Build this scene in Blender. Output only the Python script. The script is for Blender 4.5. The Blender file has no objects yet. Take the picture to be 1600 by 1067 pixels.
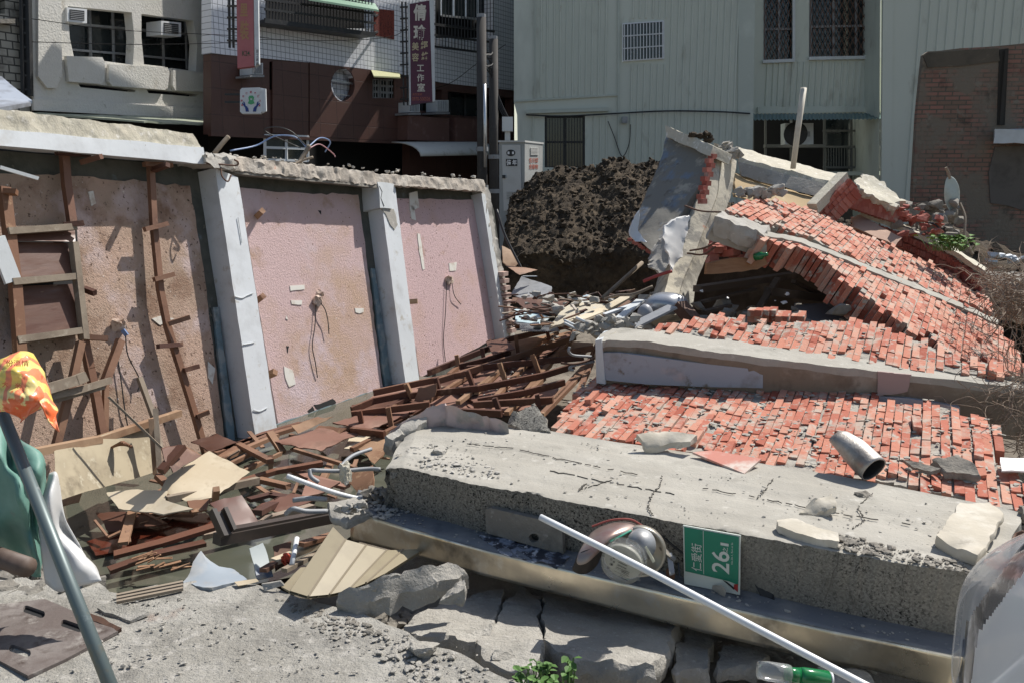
import bpy, bmesh, math, random
from math import radians, sin, cos, pi, tan
from mathutils import Vector as V, Matrix, noise
from mathutils.geometry import tessellate_polygon, delaunay_2d_cdt as bpy_cdt
R = random.Random(11)
sc = bpy.context.scene
# ---------------------------------------------------------------- camera, world, sun, exposure
PITCH = radians(10.2); FPX = 1333.0; EYE = V((0, 0, 1.6))
cam_d = bpy.data.cameras.new('camera'); cam = bpy.data.objects.new('camera', cam_d)
sc.collection.objects.link(cam); sc.camera = cam
cam_d.sensor_width = 36; cam_d.lens = FPX * 36 / 1600; cam_d.clip_start = .05; cam_d.clip_end = 2000
cam.location = EYE; cam.rotation_euler = (pi / 2 - PITCH, 0, 0)
SUN_AZ, SUN_EL = 49, 52            # degrees to the right of the view direction (+Y), degrees above the horizon
w = bpy.data.worlds.new('World'); sc.world = w; w.use_nodes = True
nt = w.node_tree; sky = nt.nodes.new('ShaderNodeTexSky'); sky.sky_type = 'NISHITA'; sky.sun_disc = False
sky.sun_elevation = radians(SUN_EL); sky.sun_rotation = radians(SUN_AZ); sky.air_density = 1.2; sky.dust_density = 1.5
bg = nt.nodes['Background']; nt.links.new(sky.outputs[0], bg.inputs[0]); bg.inputs[1].default_value = .09
sd = bpy.data.lights.new('sun', 'SUN'); sd.energy = 5.0; sd.angle = radians(.5); sd.color = (1, .955, .89)
sun = bpy.data.objects.new('sun', sd); sc.collection.objects.link(sun)
S = V((sin(radians(SUN_AZ)) * cos(radians(SUN_EL)), cos(radians(SUN_AZ)) * cos(radians(SUN_EL)), sin(radians(SUN_EL))))
sun.rotation_euler = S.to_track_quat('Z', 'Y').to_euler(); sun.location = (20, 20, 30)
sc.view_settings.view_transform = 'Standard'; sc.view_settings.look = 'None'; sc.view_settings.gamma = 1
sc.view_settings.exposure = .2
sc.cycles.max_bounces = 6; sc.cycles.diffuse_bounces = 3; sc.cycles.use_denoising = True

# ---------------------------------------------------------------- survey helpers: where a sight line meets a known plane
def ray(px, py):
    dx = (px - 800) / FPX; dy = -(py - 533.5) / FPX
    return V((dx, cos(PITCH) + dy * sin(PITCH), -sin(PITCH) + dy * cos(PITCH)))
def P(px, py, Y):
    d = ray(px, py); return EYE + d * (Y / d.y)
def Z(px, py, z):
    d = ray(px, py); return EYE + d * ((z - EYE.z) / d.z)
def PL(px, py, o, n):
    d = ray(px, py); return EYE + d * ((o - EYE).dot(n) / d.dot(n))
class Face:
    """a vertical or leaning plane: origin, horizontal direction u, up direction v, normal n towards the street"""
    def __init__(s, o, az, lean=0, flip=1):
        a = radians(az); s.o = o; s.u = V((sin(a), cos(a), 0)); h = V((cos(a), -sin(a), 0)) * flip
        s.v = (V((0, 0, 1)) - h * lean).normalized(); s.n = (h + V((0, 0, lean))).normalized()
    def at(s, px, py, off=0): return PL(px, py, s.o + s.n * off, s.n)
    def uv(s, p): d = p - s.o; return V((d.dot(s.u), d.dot(s.v)))
    def pt(s, u, v, off=0): return s.o + s.u * u + s.v * v + s.n * off
class Tri:
    def __init__(s, a, b, c, up=V((0, 0, 1))):
        s.o = a; s.n = (b - a).cross(c - a).normalized()
        if s.n.dot(up) < 0: s.n = -s.n
        s.u = (b - a).normalized(); s.v = s.n.cross(s.u)
    def at(s, px, py, off=0): return PL(px, py, s.o + s.n * off, s.n)
    def uv(s, p): d = p - s.o; return V((d.dot(s.u), d.dot(s.v)))
    def pt(s, u, v, off=0): return s.o + s.u * u + s.v * v + s.n * off

# ---------------------------------------------------------------- objects
ORG = {}
def tag(o, label=None, cat=None, group=None, kind=None):
    if label: o['label'] = label
    if cat: o['category'] = cat
    if group: o['group'] = group
    if kind: o['kind'] = kind
    return o
def empty(name, loc, label, cat, group=None, kind=None):
    o = bpy.data.objects.new(name, None); sc.collection.objects.link(o); o.location = loc
    o.empty_display_size = .1; ORG[o.name] = V(loc); return tag(o, label, cat, group, kind)
def mk(name, bm, m, parent=None, label=None, cat=None, group=None, kind=None, smooth=False, sub=0, loc=None, fixn=True):
    if fixn: bmesh.ops.recalc_face_normals(bm, faces=bm.faces)
    vs = [v.co for v in bm.verts]
    if parent is not None: org = ORG[parent.name]
    elif loc is not None: org = V(loc)
    else:
        lo = V([min(c[i] for c in vs) for i in range(3)]); hi = V([max(c[i] for c in vs) for i in range(3)])
        org = V(((lo.x + hi.x) / 2, (lo.y + hi.y) / 2, lo.z))
    for v in bm.verts: v.co = v.co - org
    me = bpy.data.meshes.new(name); bm.to_mesh(me); bm.free()
    for mm in (m if isinstance(m, (list, tuple)) else [m]): me.materials.append(mm)
    me.polygons.foreach_set('use_smooth', [True] * len(me.polygons))
    if not smooth: me.set_sharp_from_angle(angle=radians(32))
    o = bpy.data.objects.new(name, me); sc.collection.objects.link(o)
    if parent is not None: o.parent = parent
    else: o.location = org
    ORG[o.name] = org
    if sub:
        mod = o.modifiers.new('sub', 'SUBSURF'); mod.levels = sub; mod.render_levels = sub
    return tag(o, label, cat, group, kind)
def NB(): return bmesh.new()

# ---------------------------------------------------------------- shapes
def hexa(bm, c, n=(1, 1, 1), amp=0, sca=6, mi=0, edge=1.0, seed=0):
    """c: 8 corners (bottom 4 going round, then top 4). Surface grid with noise."""
    c = [V(x) for x in c]; nx, ny, nz = n; vm = {}
    off = V((seed * 3.1, seed * 1.7, seed))
    def pt(i, j, k):
        key = (i, j, k)
        if key in vm: return vm[key]
        a, b, t = i / nx, j / ny, k / nz
        lo = (c[0] * (1 - a) + c[1] * a) * (1 - b) + (c[3] * (1 - a) + c[2] * a) * b
        hi = (c[4] * (1 - a) + c[5] * a) * (1 - b) + (c[7] * (1 - a) + c[6] * a) * b
        p = lo * (1 - t) + hi * t
        if amp:
            e = (i in (0, nx)) + (j in (0, ny)) + (k in (0, nz))
            q = amp * (edge if e >= 2 else 1)
            p = p + noise.noise_vector(p * sca + off) * q + noise.noise_vector(p * sca * 3.1 + off) * q * .45
        vm[key] = bm.verts.new(p); return vm[key]
    def q(a, b, cc, d):
        f = bm.faces.new((a, b, cc, d)); f.material_index = mi
    for i in range(nx):
        for j in range(ny):
            q(pt(i, j, 0), pt(i, j + 1, 0), pt(i + 1, j + 1, 0), pt(i + 1, j, 0))
            q(pt(i, j, nz), pt(i + 1, j, nz), pt(i + 1, j + 1, nz), pt(i, j + 1, nz))
    for i in range(nx):
        for k in range(nz):
            q(pt(i, 0, k), pt(i + 1, 0, k), pt(i + 1, 0, k + 1), pt(i, 0, k + 1))
            q(pt(i, ny, k), pt(i, ny, k + 1), pt(i + 1, ny, k + 1), pt(i + 1, ny, k))
    for j in range(ny):
        for k in range(nz):
            q(pt(0, j, k), pt(0, j, k + 1), pt(0, j + 1, k + 1), pt(0, j + 1, k))
            q(pt(nx, j, k), pt(nx, j + 1, k), pt(nx, j + 1, k + 1), pt(nx, j, k + 1))
def slabq(bm, q, th, n=(1, 1, 1), **kw):
    """quad q (4 points) given a thickness vector th (to the bottom)"""
    q = [V(x) for x in q]; hexa(bm, [p + th for p in q] + q, n, **kw)
def box(bm, c, s, az=0, mi=0, M=None):
    m = Matrix.Rotation(-radians(az), 3, 'Z') if M is None else M
    vs = [bm.verts.new(V(c) + m @ V((x * s[0] / 2, y * s[1] / 2, z * s[2] / 2))) for z in (-1, 1) for x, y in ((-1, -1), (1, -1), (1, 1), (-1, 1))]
    for f in ((0, 3, 2, 1), (4, 5, 6, 7), (0, 1, 5, 4), (1, 2, 6, 5), (2, 3, 7, 6), (3, 0, 4, 7)):
        bm.faces.new([vs[i] for i in f]).material_index = mi
def bar(bm, a, b, w, h=None, up=V((0, 0, 1)), mi=0, j=.006):
    a, b = V(a), V(b); h = h or w; d = (b - a).normalized(); up = V(up)
    if abs(d.dot(up)) > .97: up = V((1, 0, 0))
    s = d.cross(up).normalized(); t = s.cross(d).normalized()
    vs = []
    for p, e in ((a, -1), (b, 1)):
        for x, y in ((-1, -1), (1, -1), (1, 1), (-1, 1)):
            vs.append(bm.verts.new(p + s * x * w / 2 + t * y * h / 2 + d * (e * R.uniform(0, j))))
    lay = bm.faces.layers.float.get('rnd'); rv = R.random()
    for f in ((0, 3, 2, 1), (4, 5, 6, 7), (0, 1, 5, 4), (1, 2, 6, 5), (2, 3, 7, 6), (3, 0, 4, 7)):
        fc = bm.faces.new([vs[i] for i in f]); fc.material_index = mi
        if lay: fc[lay] = rv
def rail(bm, pts, w, h=None, up=V((0, 0, 1)), mi=0):
    for a, b in zip(pts[:-1], pts[1:]): bar(bm, a, b, w, h, up, mi)
def tube(bm, pts, r, n=8, mi=0, cap=True, r2=None):
    pts = [V(p) for p in pts]; rings = []; prev = None
    for i, p in enumerate(pts):
        d = ((pts[i + 1] if i + 1 < len(pts) else p) - (pts[i - 1] if i else p)).normalized()
        if prev is None:
            s = d.cross(V((0, 0, 1)))
            if s.length < .1: s = d.cross(V((1, 0, 0)))
        else: s = prev - d * prev.dot(d)
        s.normalize(); prev = s; t = d.cross(s)
        rr = r if r2 is None else r + (r2 - r) * i / (len(pts) - 1)
        rings.append([bm.verts.new(p + s * cos(2 * pi * k / n) * rr + t * sin(2 * pi * k / n) * rr) for k in range(n)])
    for a, b in zip(rings[:-1], rings[1:]):
        for k in range(n): bm.faces.new((a[k], a[(k + 1) % n], b[(k + 1) % n], b[k])).material_index = mi
    if cap:
        bm.faces.new(rings[0][::-1]).material_index = mi; bm.faces.new(rings[-1]).material_index = mi
def curve_pts(pts, n=6):
    """Catmull-Rom through pts"""
    pts = [V(p) for p in pts]; out = []; q = [pts[0] * 2 - pts[1]] + pts + [pts[-1] * 2 - pts[-2]]
    for i in range(1, len(q) - 2):
        for k in range(n):
            t = k / n; a, b, c, d = q[i - 1:i + 3]
            out.append(.5 * ((2 * b) + (c - a) * t + (2 * a - 5 * b + 4 * c - d) * t * t + (3 * b - a - 3 * c + d) * t ** 3))
    return out + [pts[-1]]
def plate(bm, F, outer, holes=(), off=0, dep=.1, px=True, mi=0):
    """plate on Face F with real openings; outlines in sight coordinates or (u, v)"""
    loops = []
    for lp in [outer] + list(holes):
        loops.append([(F.uv(F.at(x, y, off)) if px else V((x, y))) for x, y in lp])
    tri = tessellate_polygon([[V((p.x, p.y, 0)) for p in lp] for lp in loops])
    flat = [p for lp in loops for p in lp]
    fr = [bm.verts.new(F.pt(p.x, p.y, off)) for p in flat]; bk = [bm.verts.new(F.pt(p.x, p.y, off - dep)) for p in flat]
    for t in tri:
        try: bm.faces.new([fr[i] for i in t]).material_index = mi; bm.faces.new([bk[i] for i in reversed(t)]).material_index = mi
        except ValueError: pass
    k = 0
    for lp in loops:
        n = len(lp)
        for i in range(n):
            a, b = k + i, k + (i + 1) % n
            bm.faces.new((fr[a], fr[b], bk[b], bk[a])).material_index = mi
        k += n
def rect(x0, y0, x1, y1): return [(x0, y0), (x1, y0), (x1, y1), (x0, y1)]
def slab_poly(bm, pts, th, cell=.06, amp=.008, sca=9, under=1.0, seed=0, mi=0):
    """3-D outline pts (roughly flat) made a slab of thickness vector th with broken edges"""
    pts = [V(p) for p in pts]; nn = V()
    for i, p in enumerate(pts): nn += p.cross(pts[(i + 1) % len(pts)])
    nn.normalize(); c = sum(pts, V()) / len(pts); u = (pts[1] - pts[0]); u = (u - nn * u.dot(nn)).normalized(); v = nn.cross(u); g = lambda p: V(((p - c).dot(u), (p - c).dot(v)))
    size = max((p - c).length for p in pts); cell = max(cell * .6, size / 16); out = []
    for i, p in enumerate(pts):
        q = pts[(i + 1) % len(pts)]; n = max(1, int((q - p).length / cell * 1.4))
        for k in range(n):
            r = p.lerp(q, k / n); out.append(r + noise.noise_vector(r * sca * 1.5 + V((seed, 0, 0))) * amp * 1.8 + noise.noise_vector(r * sca * 5 + V((seed, 0, 0))) * amp * .8)
    P2 = [g(p) for p in out]; N = len(out); rr_ = random.Random(seed + N)
    def hgt(q): # height above the mean plane, blended from the outline
        ws = 0; h = 0
        for a_, p in zip(P2, out):
            w_ = 1 / ((a_ - q).length_squared + 1e-6) ** 1.2; ws += w_; h += w_ * (p - c).dot(nn)
        return h / ws
    inner = []; x0, x1 = min(p.x for p in P2), max(p.x for p in P2); y0, y1 = min(p.y for p in P2), max(p.y for p in P2)
    ins = [p + (V((0, 0)) - p) * min(.5, .35 * cell / max(p.length, 1e-4)) for p in P2]
    x = x0
    while x < x1:
        y = y0
        while y < y1:
            q = V((x + rr_.uniform(-.3, .3) * cell, y + rr_.uniform(-.3, .3) * cell))
            if inpoly(q.x, q.y, [(a_.x, a_.y) for a_ in P2]) and min((a_ - q).length_squared for a_ in P2) > (cell * .5) ** 2: inner.append(q)
            y += cell
        x += cell
    allp = P2 + inner
    vs2, _, fs, ov, _, _ = bpy_cdt(allp, [(i, (i + 1) % N) for i in range(N)], [], 1, 1e-7)
    top = []
    for k, q in enumerate(vs2):
        src = ov[k][0] if ov[k] else -1
        if 0 <= src < N: p = out[src]
        else:
            p = c + u * q.x + v * q.y + nn * hgt(q); p = p + nn * (noise.noise(p * sca * .6 + V((seed, 3, 0))) * amp * 1.1 + noise.noise(p * sca * 2.5) * amp * .35)
        top.append((bm.verts.new(p), src))
    loop = {}
    for v_, s_ in top:
        if 0 <= s_ < N: loop[s_] = v_
    for f in fs:
        try: bm.faces.new([top[i][0] for i in f]).material_index = mi
        except ValueError: pass
    L_ = [loop[i] for i in range(N) if i in loop]; n2 = len(L_); prev = L_
    for t in ((.5, 1) if amp < .005 else (.2, .45, .7, 1)):
        rg = []
        for v_ in L_:
            p = v_.co; r = p + th * t + (c - p).normalized() * th.length * ((1 - under) * t - (.10 * (1 - (2 * t - 1) ** 2) if amp >= .005 else 0))
            rg.append(bm.verts.new(r + noise.noise_vector(r * sca * 2.2 + V((0, seed, 0))) * amp * 1.6))
        for k in range(n2): bm.faces.new((prev[k], prev[(k + 1) % n2], rg[(k + 1) % n2], rg[k])).material_index = mi
        prev = rg
    bm.faces.new(prev[::-1]).material_index = mi
def chunk(bm, c, s, seed=0, rot=None, sub=2, amp=.12, mi=0):
    """an angular broken lump"""
    rr = random.Random(seed); M = (rot or Matrix.Rotation(rr.uniform(0, 6), 3, 'Z') @ Matrix.Rotation(rr.uniform(-.3, .3), 3, 'X'))
    b2 = bmesh.new()
    for i in range(13):
        v = V((rr.uniform(-1, 1), rr.uniform(-1, 1), rr.uniform(-1, 1)))
        m = max(abs(v.x), abs(v.y), abs(v.z)); v = v / m * rr.uniform(.8, 1)
        b2.verts.new(v)
    r = bmesh.ops.convex_hull(b2, input=b2.verts)
    bmesh.ops.delete(b2, geom=[e for e in r['geom_interior'] if isinstance(e, bmesh.types.BMVert)], context='VERTS')
    for k in range(sub): bmesh.ops.subdivide_edges(b2, edges=b2.edges[:], cuts=1, use_grid_fill=True)
    vm = {}
    o = V((seed * 1.3, 0, 0)); mn = min(s)
    for v in b2.verts:
        p = v.co + noise.noise_vector(v.co * 1.7 + o) * amp + noise.noise_vector(v.co * 5 + o) * amp * .4
        vm[v] = bm.verts.new(V(c) + M @ V((p.x * s[0], p.y * s[1], p.z * s[2])))
    for f in b2.faces: bm.faces.new([vm[v] for v in f.verts]).material_index = mi
    b2.free()
ICO = []
_b = bmesh.new(); bmesh.ops.create_icosphere(_b, subdivisions=1, radius=1)
ICOV = [v.co.copy() for v in _b.verts]; ICOF = [[v.index for v in f.verts] for f in _b.faces]; _b.free()
def pebble(bm, c, r, rr, flat=.6, mi=0):
    a = rr.uniform(0, 6.3); ca, sa = cos(a), sin(a); sx, sy, sz = r * rr.uniform(.7, 1.4), r * rr.uniform(.6, 1), r * rr.uniform(.4, 1) * flat
    vs = []
    for p in ICOV:
        k = rr.uniform(.65, 1.2); x, y, z = p.x * sx * k, p.y * sy * k, p.z * sz * k
        vs.append(bm.verts.new((c.x + x * ca - y * sa, c.y + x * sa + y * ca, c.z + z)))
    for f in ICOF: bm.faces.new([vs[i] for i in f]).material_index = mi
def inpoly(x, y, poly):
    c = False; n = len(poly)
    for i in range(n):
        x1, y1 = poly[i][0], poly[i][1]; x2, y2 = poly[(i + 1) % n][0], poly[(i + 1) % n][1]
        if (y1 > y) != (y2 > y) and x < (x2 - x1) * (y - y1) / (y2 - y1) + x1: c = not c
    return c
def scatter(name, m, F, outline, n, r0, r1, label, lift=.4, seed=1, clump=0, parent=None, cat='rubble', hf=None):
    """many small stones lying on plane F inside an outline"""
    rr = random.Random(seed); bm = NB(); pts = [F.uv(F.at(x, y)) for x, y in outline]
    x0, x1 = min(p.x for p in pts), max(p.x for p in pts); y0, y1 = min(p.y for p in pts), max(p.y for p in pts); k = 0; t = 0
    while k < n and t < n * 60:
        t += 1; x, y = rr.uniform(x0, x1), rr.uniform(y0, y1)
        if not inpoly(x, y, pts): continue
        if clump and noise.noise(V((x * clump, y * clump, seed))) < rr.uniform(-.35, .35): continue
        r = r0 * (r1 / r0) ** (rr.random() ** 2.2); p = F.pt(x, y, r * lift * .5 + (hf(x, y) if hf else 0)); pebble(bm, p, r, rr); k += 1
    return mk(name, bm, m, parent, label, cat, kind='stuff')
def gsheet(bm, rows, th=.004, mi=0):
    """a bent sheet through a grid of points, with thickness"""
    nr, nc = len(rows), len(rows[0]); top = [[None] * nc for _ in range(nr)]; bot = [[None] * nc for _ in range(nr)]
    for i in range(nr):
        for j in range(nc):
            a = rows[min(i + 1, nr - 1)][j] - rows[max(i - 1, 0)][j]; b = rows[i][min(j + 1, nc - 1)] - rows[i][max(j - 1, 0)]
            n = a.cross(b); n = n.normalized() if n.length > 1e-9 else V((0, 0, 1))
            top[i][j] = bm.verts.new(rows[i][j] + n * th / 2); bot[i][j] = bm.verts.new(rows[i][j] - n * th / 2)
    def q(*v): bm.faces.new(v).material_index = mi
    for i in range(nr - 1):
        for j in range(nc - 1):
            q(top[i][j], top[i + 1][j], top[i + 1][j + 1], top[i][j + 1]); q(bot[i][j], bot[i][j + 1], bot[i + 1][j + 1], bot[i + 1][j])
    for i in range(nr - 1):
        q(top[i][0], bot[i][0], bot[i + 1][0], top[i + 1][0]); q(top[i][-1], top[i + 1][-1], bot[i + 1][-1], bot[i][-1])
    for j in range(nc - 1):
        q(top[0][j], top[0][j + 1], bot[0][j + 1], bot[0][j]); q(top[-1][j], bot[-1][j], bot[-1][j + 1], top[-1][j + 1])
def cloth(bm, rows, n=5, amp=.01, sca=8, th=.003, seed=0):
    """a smooth crumpled sheet through a coarse grid of points"""
    a = [curve_pts(r, n) for r in rows]; b = [curve_pts([a[i][j] for i in range(len(a))], n) for j in range(len(a[0]))]
    g = [[b[j][i] for j in range(len(b))] for i in range(len(b[0]))]; o = V((seed, seed * 2.3, 0)); out = []
    for i, r in enumerate(g):
        q = []
        for j, p in enumerate(r):
            k = p * sca + o; f = noise.noise(k) ; rdg = 1 - abs(noise.noise(k * 1.9 + V((3, 1, 2)))) * 2
            q.append(p + noise.noise_vector(k) * amp + V((.3, -.8, .3)) * (rdg * rdg * amp * .9))
        out.append(q)
    gsheet(bm, out, th)
def lathe(bm, c, axis, prof, n=24, mi=0):
    axis = V(axis).normalized(); s = axis.cross(V((0, 0, 1)))
    if s.length < .1: s = axis.cross(V((1, 0, 0)))
    s.normalize(); t = axis.cross(s); rings = []
    for r, h in prof:
        rings.append([bm.verts.new(V(c) + axis * h + (s * cos(2 * pi * k / n) + t * sin(2 * pi * k / n)) * r) for k in range(n)])
    for a, b in zip(rings[:-1], rings[1:]):
        for k in range(n): bm.faces.new((a[k], a[(k + 1) % n], b[(k + 1) % n], b[k])).material_index = mi
    bm.faces.new(rings[0][::-1]).material_index = mi; bm.faces.new(rings[-1]).material_index = mi
def text(name, body, o, u, v, h, m, parent, width=None, bold=0, align='CENTER'):
    """lettering: centre o, reading direction u, up v, height h"""
    c = bpy.data.curves.new(name, 'FONT'); c.body = body; c.size = 1; c.align_x = align; c.align_y = 'CENTER'; c.offset = bold; c.resolution_u = 3
    t = bpy.data.objects.new(name, c); sc.collection.objects.link(t); bpy.context.view_layer.update()
    me = bpy.data.meshes.new_from_object(t); bpy.data.objects.remove(t)
    bm = NB(); bm.from_mesh(me); bpy.data.meshes.remove(me)
    xs = [q.co.x for q in bm.verts]; ys = [q.co.y for q in bm.verts]
    x0, x1, y0, y1 = min(xs), max(xs), min(ys), max(ys); sy = h / (y1 - y0); sx = (width / (x1 - x0)) if width else sy
    u, v = V(u).normalized(), V(v).normalized()
    for q in bm.verts: q.co = V(o) + u * (q.co.x - (x0 + x1) / 2) * sx + v * (q.co.y - (y0 + y1) / 2) * sy
    return mk(name, bm, m, parent, fixn=False)

# ---------------------------------------------------------------- materials
def mat(name, base, layers=(), rough=.85, bump=(), metal=0, spec=None, stretch=None, wall=None, brick=None, alpha=None, trans=0, coat=0, rlay=None):
    """layers: (colour, scale, lo, hi[, kind]) painted over one another through noise (kind n), cells (v) or waves (w); bump: (scale, strength[, kind])"""
    m = bpy.data.materials.new(name); m.use_nodes = True; t = m.node_tree; N = t.nodes; L = t.links; b = N['Principled BSDF']
    tc = N.new('ShaderNodeTexCoord'); vec = tc.outputs['Object']
    if wall is not None:                                             # (u, z, depth) frame of a facade
        a = radians(wall); d1 = N.new('ShaderNodeVectorMath'); d1.operation = 'DOT_PRODUCT'; d1.inputs[1].default_value = (sin(a), cos(a), 0)
        L.new(vec, d1.inputs[0]); d2 = N.new('ShaderNodeVectorMath'); d2.operation = 'DOT_PRODUCT'; d2.inputs[1].default_value = (cos(a), -sin(a), 0)
        L.new(vec, d2.inputs[0]); sp = N.new('ShaderNodeSeparateXYZ'); L.new(vec, sp.inputs[0]); cx = N.new('ShaderNodeCombineXYZ')
        L.new(d1.outputs['Value'], cx.inputs[0]); L.new(sp.outputs[2], cx.inputs[1]); L.new(d2.outputs['Value'], cx.inputs[2]); vec = cx.outputs[0]
    if stretch:
        mp = N.new('ShaderNodeMapping'); mp.inputs['Scale'].default_value = stretch; L.new(vec, mp.inputs[0]); vec = mp.outputs[0]
    def tex(scale, kind, det=5):
        if kind[0] == 'v':
            x = N.new('ShaderNodeTexVoronoi'); x.inputs['Scale'].default_value = scale; L.new(vec, x.inputs['Vector'])
            return x.outputs['Distance'] if kind == 'v' else x.outputs['Color']
        if kind == 'w':
            x = N.new('ShaderNodeTexWave'); x.inputs['Scale'].default_value = scale; x.inputs['Distortion'].default_value = 3; x.inputs['Detail'].default_value = 3
            L.new(vec, x.inputs['Vector']); return x.outputs['Fac']
        x = N.new('ShaderNodeTexNoise'); x.inputs['Scale'].default_value = scale; x.inputs['Detail'].default_value = det; x.inputs['Roughness'].default_value = .62
        L.new(vec, x.inputs['Vector']); return x.outputs['Fac']
    rgb = N.new('ShaderNodeRGB'); rgb.outputs[0].default_value = (*base, 1); col = rgb.outputs[0]; bh = None
    if brick:                                                        # dict(c2, mortar, w, h, ms)
        x = N.new('ShaderNodeTexBrick'); L.new(vec, x.inputs['Vector']); x.inputs['Color1'].default_value = (*base, 1); x.inputs['Color2'].default_value = (*brick['c2'], 1)
        x.inputs['Mortar'].default_value = (*brick['mortar'], 1); x.inputs['Scale'].default_value = 1; x.inputs['Brick Width'].default_value = brick['w']
        x.inputs['Row Height'].default_value = brick['h']; x.inputs['Mortar Size'].default_value = brick['ms']; x.inputs['Mortar Smooth'].default_value = .1
        x.offset = brick.get('off', .5); col = x.outputs['Color']; bh = x.outputs['Fac']
    for ly in layers:
        c, s_, lo, hi = ly[:4]; kind = ly[4] if len(ly) > 4 else 'n'
        f = N.new('ShaderNodeMapRange'); f.inputs['From Min'].default_value = lo; f.inputs['From Max'].default_value = hi
        if kind == 'attr':
            at = N.new('ShaderNodeAttribute'); at.attribute_name = 'rnd'; src = at.outputs['Fac']
        elif kind == 'objr':
            at = N.new('ShaderNodeObjectInfo'); src = at.outputs['Random']
        elif kind == 'z':
            sp2 = N.new('ShaderNodeSeparateXYZ'); L.new(vec, sp2.inputs[0]); src = sp2.outputs[2]
        else: src = tex(s_, kind)
        L.new(src, f.inputs[0])
        mx = N.new('ShaderNodeMix'); mx.data_type = 'RGBA'; L.new(f.outputs[0], mx.inputs['Factor']); L.new(col, mx.inputs['A']); mx.inputs['B'].default_value = (*c, 1); col = mx.outputs['Result']
    L.new(col, b.inputs['Base Color']); b.inputs['Roughness'].default_value = rough; b.inputs['Metallic'].default_value = metal
    if rlay:
        f = N.new('ShaderNodeMapRange'); f.inputs['To Min'].default_value = rlay[1]; f.inputs['To Max'].default_value = rlay[2]; f.inputs['From Min'].default_value = .35; f.inputs['From Max'].default_value = .65
        L.new(tex(rlay[0], 'n'), f.inputs[0]); L.new(f.outputs[0], b.inputs['Roughness'])
    if spec is not None: b.inputs['Specular IOR Level'].default_value = spec
    if coat: b.inputs['Coat Weight'].default_value = coat; b.inputs['Coat Roughness'].default_value = .05
    if alpha is not None: b.inputs['Alpha'].default_value = alpha
    if trans: b.inputs['Transmission Weight'].default_value = trans
    nrm = None
    if bh is not None:
        bp = N.new('ShaderNodeBump'); bp.invert = True; bp.inputs['Strength'].default_value = .5; bp.inputs['Distance'].default_value = .01; L.new(bh, bp.inputs['Height']); nrm = bp.outputs[0]
    for bb in bump:
        bp = N.new('ShaderNodeBump'); bp.inputs['Strength'].default_value = bb[1]; bp.inputs['Distance'].default_value = bb[3] if len(bb) > 3 else .01
        L.new(tex(bb[0], bb[2] if len(bb) > 2 else 'n', 6), bp.inputs['Height'])
        if nrm is not None: L.new(nrm, bp.inputs['Normal'])
        nrm = bp.outputs[0]
    if nrm is not None: L.new(nrm, b.inputs['Normal'])
    return m
M = {}
M['conc'] = mat('grey_concrete', (.36, .34, .30), [((.46, .44, .40), 3, .45, .7), ((.24, .225, .20), 9, .55, .75), ((.55, .53, .49), 30, .6, .72), ((.12, .11, .10), 70, .70, .78)], .95, [(14, .4, 'n', .02), (90, .5, 'n', .006)])
M['beamtop'] = mat('board_marked_concrete', (.35, .33, .285), [((.43, .41, .36), 2.5, .42, .68), ((.25, .235, .20), 5, .54, .75), ((.50, .48, .43), 16, .60, .75), ((.2, .19, .17), 60, .68, .78)], .95, [(9, .3, 'n', .02), (70, .5, 'n', .006)])
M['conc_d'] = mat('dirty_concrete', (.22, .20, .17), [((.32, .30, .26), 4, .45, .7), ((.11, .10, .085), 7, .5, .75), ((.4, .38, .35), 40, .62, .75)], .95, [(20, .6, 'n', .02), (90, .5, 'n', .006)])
M['cream'] = mat('cream_plaster', (.52, .485, .39), [((.48, .44, .35), 5, .45, .7), ((.30, .28, .24), 11, .58, .74), ((.72, .69, .62), 20, .55, .7)], .95, [(14, .5, 'n', .02), (80, .4, 'n', .006)])
M['road'] = mat('old_road_concrete', (.30, .285, .25), [((.40, .385, .345), 1.9, .44, .62), ((.20, .19, .17), 4, .52, .70), ((.43, .41, .37), 13, .54, .66), ((.46, .44, .41), 60, .6, .7), ((.10, .095, .085), 130, .61, .70), ((.24, .12, .08), 1.2, .66, .76)], .95, [(9, .5, 'n', .03), (34, .7, 'n', .02), (160, .9, 'n', .006)])
M['soil'] = mat('dark_soil', (.056, .040, .024), [((.115, .083, .050), 3, .45, .68), ((.022, .015, .009), 11, .50, .7), ((.14, .105, .07), 30, .60, .75)], 1, [(12, .8, 'n', .05), (60, .8, 'n', .02)])
M['dirt'] = mat('site_dirt', (.16, .135, .105), [((.24, .21, .17), 2, .45, .7), ((.07, .06, .048), 6, .5, .75)], 1, [(10, .6, 'n', .04), (70, .6, 'n', .01)])
M['terrazzo'] = mat('pebble_dash', (.15, .14, .12), [((.27, .255, .22), 120, .48, .54), ((.018, .017, .015), 85, .56, .60), ((.10, .092, .075), 3, .58, .78), ((.24, .225, .19), 1.7, .5, .75)], .85, [(95, .6, 'n', .004)])
M['white'] = mat('white_paint', (.66, .69, .71), [((.55, .57, .58), 4, .5, .7), ((.45, .42, .36), 9, .62, .75), ((.30, .27, .22), 40, .68, .72), ((.5, .47, .42), 2, .58, .7)], .7, [(20, .12, 'n', .01)])
M['greyp'] = mat('grey_white_paint', (.60, .63, .64), [((.48, .50, .50), 3, .45, .75), ((.40, .36, .28), 14, .68, .78)], .75, [(9, .15, 'n', .02)])
M['stucco'] = mat('pink_stucco', (.60, .44, .43), [((.53, .37, .28), 1.1, .46, .64), ((.40, .26, .17), 2.6, .57, .74), ((.62, .49, .50), 1.9, .54, .66), ((.22, .12, .08), 38, .645, .70), ((.14, .08, .05), 13, .68, .74), ((.74, .68, .64), 34, .67, .72)], .95, [(150, .8, 'n', .008), (60, .8, 'n', .010)])
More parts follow.
